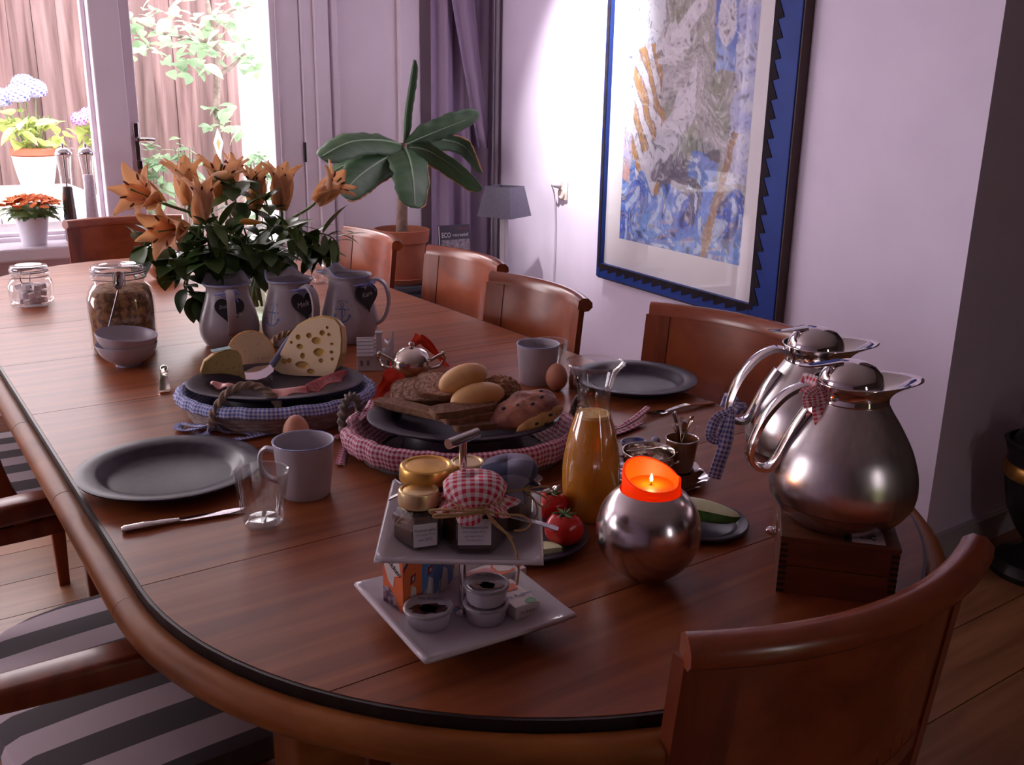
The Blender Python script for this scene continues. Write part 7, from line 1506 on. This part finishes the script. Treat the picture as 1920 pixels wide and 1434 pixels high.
# ================================================================== sailor jugs
JP = smooth_prof([(0, 0.002), (0.046, 0.0), (0.056, 0.004), (0.066, 0.024), (0.0695, 0.048), (0.066, 0.074), (0.058, 0.104), (0.0505, 0.130), (0.0485, 0.146), (0.0510, 0.156)], 5)
jr_ = prof_r(JP)
def jug(label, px, py, hphi, hh, heart, words, anchor_phi):
    q = T(px, py); t = thing('jug', label, 'jug', ptop(q, 0), 0, 'sailor jugs before the lilies')
    H_ = hh
    sc_ = H_ / 0.156
    def jr2(z): return jr_(z / sc_)
    obj('jug_body', lathe([(r, z * sc_) for r, z in JP], 56), M['jug'], t)
    sp_phi = hphi + pi                          # spout opposite the handle
    def lip(u, v):
        a = 2 * pi * u; d_ = (a - sp_phi + pi) % (2 * pi) - pi
        rise = 0.020 * math.exp(-(abs(d_) - 0.75) ** 2 / 0.12) + 0.004 + 0.006 * math.exp(-d_ * d_ / 0.10)
        r = 0.0510 + 0.004 * v + 0.022 * v * math.exp(-d_ * d_ / 0.14)
        return (r * cos(a), r * sin(a), H_ + rise * v)
    obj('lip', grid(lip, 72, 5, True), M['jug'], t, solid=0.003, ang=80)
    obj('blue_rim', tube([V(lip(i / 72, 1)) + V((0, 0, 0.001)) for i in range(72)], 0.0012, 5, closed=True), M['bluelip'], t)
    obj('inside', lathe([(0.048, H_ - 0.002), (0.054, 0.06 * sc_), (0, 0.05)], 40), M['jug'], t)
    c_, s_ = cos(hphi), sin(hphi)
    hp_ = spline([(0.048, 0, H_ * 0.92), (0.070, 0, H_ * 0.97), (0.090, 0, H_ * 0.88), (0.098, 0, H_ * 0.68), (0.094, 0, H_ * 0.50), (0.082, 0, H_ * 0.34), (0.066, 0, H_ * 0.27)], 7)
    obj('handle', sweep([V((p.x * c_, p.x * s_, p.z)) for p in hp_], [(0.0095, -0.003), (0.0095, 0.003), (0, 0.0055), (-0.0095, 0.003), (-0.0095, -0.003), (0, -0.0055)]), M['jug'], t)
    # anchor print
    Wf = wrapper(jr2, anchor_phi, 0.082 * sc_)
    def strip2(p0, p1, w_): 
        p0, p1 = V((*p0, 0)), V((*p1, 0)); d_ = (p1 - p0); n_ = V((-d_.y, d_.x, 0)).normalized() * w_ / 2; m_ = 6
        v = [x for i in range(m_ + 1) for x in (p0.lerp(p1, i / m_) - n_, p0.lerp(p1, i / m_) + n_)]
        return (v, [(2 * i, 2 * i + 2, 2 * i + 3, 2 * i + 1) for i in range(m_)], None)
    def arc2(r, a0, a1, w_, c=(0, 0), n=16):
        v = [];
        for i in range(n + 1):
            a = a0 + (a1 - a0) * i / n
            v += [V((c[0] + (r - w_ / 2) * cos(a), c[1] + (r - w_ / 2) * sin(a), 0)), V((c[0] + (r + w_ / 2) * cos(a), c[1] + (r + w_ / 2) * sin(a), 0))]
        return (v, [(2 * i, 2 * i + 1, 2 * i + 3, 2 * i + 2) for i in range(n)], None)
    tri = lambda a, b, c: ([V((*a, 0)), V((*b, 0)), V((*c, 0))], [(0, 1, 2)], None)
    an = join(strip2((0, -0.024), (0, 0.012), 0.0036), strip2((-0.010, 0.006), (0.010, 0.006), 0.0030), arc2(0.0036, 0, 2 * pi, 0.0018, (0, 0.0155)), arc2(0.019, RD(200), RD(340), 0.0036, (0, -0.005)), tri((-0.022, -0.013), (-0.013, -0.010), (-0.020, -0.004)), tri((0.022, -0.013), (0.020, -0.004), (0.013, -0.010)),
              strip2((-0.018, 0.006), (-0.013, 0.006), 0.0022), strip2((0.013, 0.006), (0.018, 0.006), 0.0022), arc2(0.010, RD(100), RD(-80), 0.0012, (-0.002, -0.002)))
    tx_ = text('SAILOR', 0.0085, 0.0, 0)
    def bend(p): a = pi / 2 - p.x / 0.024; r = 0.024 + p.y; return (r * cos(a), r * sin(a) + 0.001, 0)
    obj('anchor_print', fn(join(an, fn(tx_, bend), tri((-0.024, 0.014), (-0.0215, 0.014), (-0.0228, 0.017)), tri((0.0215, 0.014), (0.024, 0.014), (0.0228, 0.017))), Wf), M['print_'], t, smooth=False)
    # chalkboard heart hanging on a ribbon
    hp, hz = heart
    hx = []
    for i in range(40):
        a = 2 * pi * i / 40; x = 16 * sin(a) ** 3; y = 13 * cos(a) - 5 * cos(2 * a) - 2 * cos(3 * a) - cos(4 * a); hx.append((x * 0.0021, y * 0.00225))
    hx.reverse()
    rr = max(jr2(hz + 0.03), jr2(hz - 0.03), jr2(hz)) + 0.0035; slope = math.atan2(jr2(hz - 0.03) - jr2(hz + 0.03), 0.06)
    ht = thing('heart_tag', 'black chalkboard heart with the word ' + words[2] + ' hanging on the ' + words[3], 'tag', (q.x + rr * cos(hp), q.y + rr * sin(hp), TZ + hz), hp + pi / 2, 'chalkboard hearts on the jugs')
    hb = obj('heart_board', xf(prism(hx, 0, 0.003), rot=(pi / 2 - slope, 0, 0)), M['slate'], ht, bevel=0.0008, smooth=False)
    for wd_, x_, z_ in words[0]:
        obj('chalk_lettering', xf(text(wd_, words[1], 0.0, 0.3), loc=(x_, z_, 0.0034), rot=(0, 0, RD(8))), M['chalk'], ht, rot=(pi / 2 - slope, 0, 0), smooth=False)
    Rq = lambda p: (p[0] * 1.0, p[1], p[2])
    topz = H_ * 0.93 - hz
    obj('ribbon', join(tube(spline([(0, 0.0, 0.028), (0.010, -0.002, topz * 0.8), (0.016, 0.004, topz)], 5), 0.0012, 5), tube(spline([(0, 0.0, 0.028), (-0.012, -0.002, topz * 0.8), (-0.022, 0.004, topz)], 5), 0.0012, 5), tube(spline([(-0.030, 0.010, topz - 0.002), (-0.012, -0.002, topz + 0.001), (0.010, -0.003, topz + 0.001), (0.026, 0.008, topz - 0.002)], 6), 0.0022, 6),
        tube(spline([(0.006, -0.005, topz), (0.014, -0.010, topz + 0.010), (0.020, -0.008, topz + 0.002), (0.008, -0.006, topz - 0.001)], 5), 0.0016, 5), tube(spline([(0.006, -0.005, topz), (0.016, -0.011, topz - 0.010), (0.020, -0.012, topz - 0.018)], 5), 0.0014, 5)), M['ribbonb'], ht)
    return t
def cphi(px, py): p = T(px, py); return math.atan2(-p.y, -p.x)
c1_, c2_, c3_ = cphi(432, 655), cphi(545, 650), cphi(657, 645)
jug('white sailor jug on the left with its handle to the front', 433, 645, c1_ + RD(4), 0.146, (c1_ + RD(2), 0.098), ([('Soja', -0.014, 0.008), ('melk', 0.015, -0.012)], 0.012, 'Sojamelk', 'left jug'), c1_ - RD(95))
jug('white sailor jug in the middle, its handle turned half right', 548, 642, c2_ + RD(36), 0.152, (c2_ + RD(28), 0.106), ([('Melk', -0.006, 0.0)], 0.017, 'Melk', 'middle jug'), c2_ - RD(42))
jug('white sailor jug on the right with its handle to the right and an anchor print', 657, 636, c3_ + RD(76), 0.158, (c3_ + RD(38), 0.118), ([('Karn', 0.0, 0.004)], 0.016, 'Karn', 'right jug'), c3_ - RD(16))
# ================================================================== jars, bowls at the back left
def squircle(r, p=3.4, n=56):
    o = []
    for i in range(n):
        a = 2 * pi * i / n; k = (abs(cos(a)) ** p + abs(sin(a)) ** p) ** (-1 / p); o.append((r * k * cos(a), r * k * sin(a)))
    return o
def sqlathe(prof, p=3.4, n=56):        # (half width, z, squareness 0..1)
    v, f = [], []; S1 = squircle(1, p, n)
    for r, z, k in prof:
        for i in range(n):
            a = 2 * pi * i / n; v.append(V((r * (S1[i][0] * k + cos(a) * (1 - k)), r * (S1[i][1] * k + sin(a) * (1 - k)), z)))
    for j in range(len(prof) - 1):
        for i in range(n): f.append((j * n + i, j * n + (i + 1) % n, (j + 1) * n + (i + 1) % n, (j + 1) * n + i))
    return (v, f, None)
def preserve_jar(name, label, pos, rz, r, hb, nr, hn, cat='jar'):
    t = thing(name, label, cat, pos, rz)
    obj('glass_body', sqlathe([(0.001, 0.002, 1), (r * 0.85, 0.0, 1), (r * 0.96, 0.005, 1), (r, 0.015, 1), (r, hb * 0.80, 1), (r * 0.93, hb * 0.92, 0.8), (nr * 1.05, hb * 0.985, 0.2), (nr, hb, 0), (nr, hn - 0.002, 0), (nr * 1.06, hn, 0)]), M['glass'], t, ang=60)
    obj('seal_ring', lathe([(nr * 0.9, hn), (nr * 1.08, hn + 0.0005), (nr * 1.08, hn + 0.004), (nr * 0.9, hn + 0.0045)], 40), M['seal'], t)
    obj('glass_lid', lathe([(nr * 1.06, hn + 0.005), (nr * 1.08, hn + 0.010), (nr * 1.02, hn + 0.017), (nr * 0.85, hn + 0.019), (nr * 0.75, hn + 0.0165), (0, hn + 0.0155)], 44), M['glass'], t, ang=60)
    wr = [tube([(nr * 1.09 * cos(a), nr * 1.09 * sin(a), z) for a in [2 * pi * i / 40 for i in range(40)]], 0.0012, 5, closed=True) for z in (hn - 0.010, hn + 0.007)]
    y = -nr * 1.12
    wr += [tube(spline([(x * 0.012, y, hn + 0.010), (x * 0.012, y - 0.004, hn - 0.006), (x * 0.010, y - 0.003, hn - 0.020), (0, y - 0.003, hn - 0.022)], 4), 0.0013, 5) for x in (-1, 1)]
    obj('wire_bail', join(*wr), M['wire'], t)
    return t
q = T(236, 655)
t = preserve_jar('muesli_jar', 'large clip top glass jar filled with muesli behind the stacked bowls', ptop(q, 0), RD(-12), 0.0725, 0.160, 0.055, 0.182)
obj('muesli', sqlathe([(0.001, 0.004, 1), (0.060, 0.004, 1), (0.068, 0.014, 1), (0.0695, 0.10, 1), (0.068, 0.128, 1), (0.062, 0.146, 0.8), (0.045, 0.152, 0.5), (0.02, 0.150, 0.2), (0.0005, 0.153, 0)]), M['muesli'], t)['kind'] = 'stuff'
qs = T(184, 668); qt = T(214, 516, 0.0)
sp_ = thing('long_spoon', 'long thin spoon leaning upright against the front of the muesli jar', 'spoon', (0, 0, 0))
e0 = V((T(190, 672).x, T(190, 672).y, TZ + 0.003)); jc_ = V((q.x, q.y, 0)); fr_ = V((-0.30, -0.95, 0)).normalized()
e1 = jc_ + fr_ * 0.078 + V((0.004, 0, TZ + 0.155)); e2 = jc_ + fr_ * 0.074 + V((0.008, 0, TZ + 0.195))
sp_.location = e0
obj('handle', tube([V((0, 0, 0)), (e1 - e0) * 0.5, e1 - e0], [0.0022, 0.0018, 0.0022], 8), M['wire'], sp_)
dd = (e2 - e1).normalized(); sd_ = dd.cross(fr_).normalized()
obj('bowl', grid(lambda u, v: (e1 - e0) + (e2 - e1) * (0.5 - 0.5 * v * cos(2 * pi * u)) * 1.05 + sd_ * (0.011 * v * sin(2 * pi * u)) - fr_ * (0.003 * (1 - v * v)), 24, 5, True), M['steel'], sp_, solid=0.001, ang=80)
q = T(62, 570)
t = preserve_jar('sugar_jar', 'small clip top glass jar with white sugar cubes at the back left', ptop(q, 0), RD(-20), 0.0545, 0.075, 0.046, 0.092)
sc_ = me('sugar_cube', box(0.018, 0.018, 0.014), M['sugar'], False)
for i in range(24):
    a = i * 2.4; r = 0.036 * sqrt(((i % 8) + 0.4) / 8); lv_ = i // 8
    o = obj('sugar_cube', sc_, loc=(q.x + r * cos(a), q.y + r * sin(a), TZ + 0.013 + lv_ * 0.0185), rot=(0.25 * sin(i), 0.25 * cos(i * 2), a), bevel=0.0015)
    tag(o, 'white sugar cube inside the small clip top jar', 'sugar cube', 'sugar cubes in the jar')
def bowl(label, p, tilt, h0):
    t = thing('bowl', label, 'bowl', (p[0], p[1], TZ + h0), 0, 'stacked bowls'); t.rotation_euler = tilt
    obj('bowl', lathe(smooth_prof([(0, 0.004), (0.022, 0.004), (0.023, 0.0), (0.026, 0.0005), (0.028, 0.006), (0.044, 0.016), (0.057, 0.030), (0.0640, 0.048), (0.0625, 0.0485), (0.055, 0.031), (0.042, 0.018), (0, 0.009)], 4), 52), M['mug'], t)
    obj('blue_rim', tube([(0.0633 * cos(a), 0.0633 * sin(a), 0.0486) for a in [2 * pi * i / 52 for i in range(52)]], 0.0010, 5, closed=True), M['bluelip'], t)
    obj('blue_foot_line', tube([(0.0262 * cos(a), 0.0262 * sin(a), 0.003) for a in [2 * pi * i / 40 for i in range(40)]], 0.0008, 5, closed=True), M['bluelip'], t)
q = T(241, 684)
bowl('lower white bowl of the stack before the muesli jar', (q.x, q.y), (0, 0, 0), 0)
bowl('upper white bowl of the stack, slightly tilted, before the muesli jar', (q.x - 0.003, q.y - 0.002), (RD(4), RD(5), 0), 0.0225)
spoon('silver spoon with a wide handle end lying right of the stacked bowls', 'serving_spoon', ptop(T(309, 738), 0.0005), ptop(T(307, 676), 0.0005), 0.205, M['silver'], bowl=0.20, bw=0.36, arch=0.05, tipw=0.12)
q = T(307, 524)
t = thing('steel_ball_vase', 'round polished steel ball vase behind the muesli jar and lilies', 'vase', ptop(q, 0))
obj('ball', lathe([(0, 0.001)] + [(0.063 * cos(a), 0.062 + 0.063 * sin(a)) for a in [-1.36 + 2.36 * i / 26 for i in range(27)]] + [(0.030, 0.108), (0, 0.09)], 48), M['steel'], t)
q = T(597, 530)
t = thing('crystal_candlestick', 'small clear crystal candlestick behind the middle and right jugs', 'candlestick', ptop(q, 0))
obj('crystal', lathe([(0, 0), (0.028, 0), (0.03, 0.006), (0.012, 0.016), (0.020, 0.028), (0.010, 0.040), (0.022, 0.054), (0.012, 0.066), (0.026, 0.078), (0.028, 0.09), (0.018, 0.092), (0.012, 0.074), (0, 0.072)], 10), M['glass'], t, smooth=False)
obj('drip_pan', lathe([(0.020, 0.092), (0.03, 0.097), (0.034, 0.104), (0.028, 0.100), (0, 0.098)], 10), M['chrome'], t, smooth=False)
# ================================================================== lilies
VP = V((0.872, 2.475, TZ))
t = thing('glass_vase', 'clear glass vase holding the lily bouquet behind the jugs', 'vase', tuple(VP))
obj('glass_body', lathe([(0, 0.003), (0.045, 0.0), (0.048, 0.005), (0.050, 0.10), (0.056, 0.185), (0.061, 0.20)], 40), M['glass'], t)
obj('water', lathe([(0, 0.006), (0.044, 0.006), (0.0475, 0.10), (0.049, 0.12), (0, 0.12)], 36), thin_glass('water', (0.80, 0.86, 0.78), 0.04, 0.3), t)
def petal(L_, W_, th0, th1, curl=0.22, n=12):
    pts = [(0.0, 0.0)]; x = z = 0
    for i in range(n):
        u = (i + 0.5) / n; th = th0 + (th1 - th0) * u ** 1.4 + (curl * max(0, u - 0.65) / 0.35)
        x += sin(th) * L_ / n; z += cos(th) * L_ / n; pts.append((x, z))
    v, f = [], []
    for i in range(n + 1):
        u = i / n; w_ = W_ * (0.28 + 0.72 * sin(pi * min(1, (u + 0.12)) ** 1.05) ** 0.9) if u < 0.97 else W_ * 0.06
        th = th0 + (th1 - th0) * u
        for s in (-1, -0.5, 0, 0.5, 1):
            lift = 0.16 * W_ * (s * s) - (0.02 * W_ if s == 0 else 0)
            v.append(V((pts[i][0] - lift * cos(th), s * w_ / 2, pts[i][1] + lift * sin(th) * 0.6 + 0.0012 * sin(u * 16) * s)))
    for i in range(n):
        for k in range(4): f.append((i * 5 + k, i * 5 + k + 1, i * 5 + k + 6, i * 5 + k + 5))
    return (v, f, None)
PM = {}
def lily(label, px, py, Y, axis, th0, th1, L_=0.100, W_=0.046, bend=(0, 0, 0), roll=0, wilt=False):
    """px,py: throat of the flower; axis: where it opens to"""
    c_ = Yp(px, py, Y); ax = V(axis).normalized()
    t = thing('lily', label, 'flower', tuple(c_), 0, 'orange lilies in the vase'); 
    qm = ax.to_track_quat('Z', 'Y'); key = (th0, th1, L_, W_)
    if key not in PM: PM[key] = (me('petal', petal(L_, W_, th0, th1), M['lily'], ang=180), me('petal', petal(L_ * 0.98, W_ * 0.74, th0, th1 * 0.96), M['lily'], ang=180), me('stamen', tube([(0.003, 0, 0.01), (0.010 * (0.5 + th1), 0, L_ * 0.40), (0.020 * (0.5 + th1), 0, L_ * 0.66)], 0.0011, 5), M['lily2']), me('anther', xf(ell(0.0026, 0.0026, 0.0085, 8, 6), loc=(0.020 * (0.5 + th1), 0, L_ * 0.67), rot=(0, 0.9, 0)), M['anther']))
    for k in range(6):
        e = (qm @ Euler((0, 0, roll + k * pi / 3)).to_quaternion()).to_euler()
        obj('petal', PM[key][k % 2], parent=t, rot=e, solid=0.0009)
        e2 = (qm @ Euler((0, 0, roll + k * pi / 3 + 0.5)).to_quaternion()).to_euler()
        s_ = obj('stamen', PM[key][2], parent=t, rot=e2); obj('anther', PM[key][3], s_)  if False else None
        a_ = obj('anther', PM[key][3]); a_.parent = s_
    obj('pistil', tube([ax * 0.01, ax * L_ * 0.5, ax * L_ * 0.80], [0.0018, 0.0016, 0.003], 6), M['leaf2'], t)
    p1 = -ax * 0.03; vt = VP + V((random.uniform(-0.03, 0.03), random.uniform(-0.03, 0.03), 0.19)) - c_; vb = VP + V((random.uniform(-0.02, 0.02), random.uniform(-0.02, 0.02), 0.03)) - c_
    obj('stem', tube(spline([ax * 0.004, p1, p1.lerp(vt, 0.5) + V((0, 0, 0.02)) - ax * 0.03, vt, vb], 6), [0.0055] + [0.0038] * 24, 7), M['stem'], t)
    return t
U = V((0, 0, 1))
lily('open peach lily at the far left of the bouquet facing left', 300, 378, 2.36, (-0.72, -0.50, 0.34), 0.24, 1.15, 0.128, 0.064)
lily('open peach lily lowest at the left of the bouquet, facing left and down', 345, 428, 2.30, (-0.70, -0.62, 0.05), 0.20, 0.98, 0.132, 0.066, roll=0.4)
lily('tall peach lily standing upright at the top left of the bouquet', 356, 384, 2.46, (-0.10, -0.05, 1), 0.16, 0.86, 0.132, 0.062, roll=0.2)
lily('peach lily at the top left centre facing the viewer', 402, 380, 2.42, (0.15, -0.30, 0.95), 0.20, 0.98, 0.128, 0.062)
lily('half hidden peach lily left of centre seen from its back', 378, 420, 2.30, (0.15, 0.25, 0.95), 0.16, 0.66, 0.118, 0.056, roll=0.3)
lily('narrow upright peach lily in the middle of the bouquet', 480, 392, 2.42, (0.02, -0.05, 1), 0.14, 0.66, 0.120, 0.054, roll=0.5)
lily('upright trumpet shaped peach lily right of the middle', 527, 394, 2.40, (0.06, -0.05, 1), 0.15, 0.80, 0.135, 0.060, roll=0.1)
lily('open peach lily at the far right of the bouquet facing right', 592, 378, 2.40, (0.50, -0.48, 0.60), 0.22, 1.0, 0.122, 0.058, roll=0.3)
lily('small peach lily behind the top left ones facing the window', 428, 356, 2.52, (0.30, 0.10, 0.9), 0.15, 0.6, 0.10, 0.044)
c_ = Yp(470, 416, 2.28)
t = thing('lily_bud', 'closed yellowish lily bud pointing left in the middle of the bouquet', 'flower', tuple(c_))
obj('bud', xf(fn(lathe2(1, 1, 1, 18, 14), lambda v: (v.x * 0.0078 * (1 - 0.3 * v.z), v.y * 0.0078 * (1 - 0.3 * v.z), v.z * 0.025)), rot=(0, RD(95), RD(-25))), M['rind'], t)
obj('stem', tube(spline([V((0.022, -0.01, 0)), V((0.05, 0.02, -0.02)), VP + V((0.0, -0.01, 0.19)) - c_, VP + V((0, 0, 0.03)) - c_], 6), 0.003, 6), M['stem'], t)
LV = {}
def gleaf(L_, W_, bend, mt):
    k = (L_, W_, bend, mt)
    if k not in LV: LV[k] = leafmesh('leaf', L_, W_, bend, M[mt], 8)
    return LV[k]
def sprig(label, pts, leaves, mt, L_, W_, sd):
    random.seed(sd); P3 = [Yp(x, y, Y) for x, y, Y in pts]; o_ = P3[0]
    t = thing('leafy_sprig', label, 'branch', tuple(o_), 0, 'green sprigs in the bouquet')
    sp_ = spline([VP + V((random.uniform(-0.02, 0.02), random.uniform(-0.02, 0.02), 0.05)) - o_, VP + V((random.uniform(-0.03, 0.03), random.uniform(-0.03, 0.03), 0.19)) - o_] + [p - o_ for p in P3], 6)
    obj('stem', tube(sp_, [0.0034 - 0.00006 * i for i in range(len(sp_))], 6), M['stem'], t)
    n0 = 8
    leaves = int(leaves * 1.5)
    for i in range(leaves):
        k = n0 + (len(sp_) - 1 - n0) * i / max(1, leaves - 1); j = min(int(k), len(sp_) - 2); p = sp_[j].lerp(sp_[j + 1], k - j)
        d_ = (sp_[j + 1] - sp_[j]).normalized(); a = i * 2.4 + random.uniform(-0.5, 0.5)
        sx = d_.cross(U); sx = sx.normalized() if sx.length > 1e-3 else V((1, 0, 0)); sy = d_.cross(sx)
        out = (d_ * 0.45 + sx * cos(a) + sy * sin(a) + V((0, 0, -0.15))).normalized()
        e = out.to_track_quat('Y', 'Z').to_euler(); o = obj('leaf', gleaf(L_, W_, random.choice((0.3, 0.6)), mt), parent=t, loc=p, rot=e); s = random.uniform(0.85, 1.4); o.scale = (s, s, s)
for i, (lb_, pts, n_, mt, L_, W_) in enumerate((
    ('dark broad leaved sprig low at the left of the bouquet', [(420, 470, 2.44), (350, 465, 2.40), (290, 462, 2.36), (268, 460, 2.36)], 17, 'leaf', 0.070, 0.042),
    ('dark sprig drooping down between the muesli jar and the left jug', [(420, 478, 2.44), (370, 500, 2.36), (345, 535, 2.30), (372, 560, 2.28), (395, 580, 2.28)], 18, 'leaf', 0.058, 0.038),
    ('dark sprig with large leaves rising in the middle of the bouquet', [(470, 470, 2.44), (455, 420, 2.40), (440, 370, 2.36), (432, 345, 2.34)], 15, 'leaf', 0.066, 0.044),
    ('lance leaved green sprig at the right side of the bouquet', [(540, 470, 2.42), (580, 440, 2.38), (612, 440, 2.34), (630, 452, 2.32)], 16, 'leaf2', 0.085, 0.020),
    ('dark sprig low at the right side above the right jug', [(530, 490, 2.44), (560, 470, 2.38), (590, 460, 2.36), (602, 480, 2.34)], 17, 'leaf', 0.060, 0.040),
    ('lance leaved green sprig in the centre before the lilies', [(480, 490, 2.42), (440, 440, 2.34), (400, 420, 2.30), (385, 425, 2.28)], 17, 'leaf2', 0.080, 0.022),
    ('dark leafy sprig low in the centre above the middle jug', [(490, 500, 2.40), (475, 480, 2.32), (500, 470, 2.26), (520, 490, 2.25)], 19, 'leaf', 0.062, 0.042),
    ('upright green sprig right of the centre between two lilies', [(510, 470, 2.42), (505, 420, 2.38), (500, 380, 2.36), (470, 350, 2.36)], 14, 'leaf', 0.056, 0.034),
    ('bushy dark sprig left of the centre above the left jug', [(450, 490, 2.40), (420, 470, 2.32), (400, 470, 2.28), (390, 490, 2.27)], 20, 'leaf', 0.062, 0.042),
    ('dark sprig filling the left of the bouquet under the lowest lily', [(430, 480, 2.42), (390, 460, 2.36), (345, 475, 2.32), (320, 500, 2.31)], 15, 'leaf', 0.064, 0.042),
    ('dark sprig at the left behind the lowest open lily', [(440, 470, 2.44), (400, 430, 2.42), (370, 425, 2.40), (350, 440, 2.40)], 13, 'leaf', 0.062, 0.04),
    ('leafy sprig filling the middle of the bouquet below the trumpet lily', [(510, 480, 2.42), (530, 440, 2.36), (545, 425, 2.34), (560, 430, 2.32)], 17, 'leaf2', 0.072, 0.026))):
    sprig(lb_, pts, n_, mt, L_, W_, 40 + i)
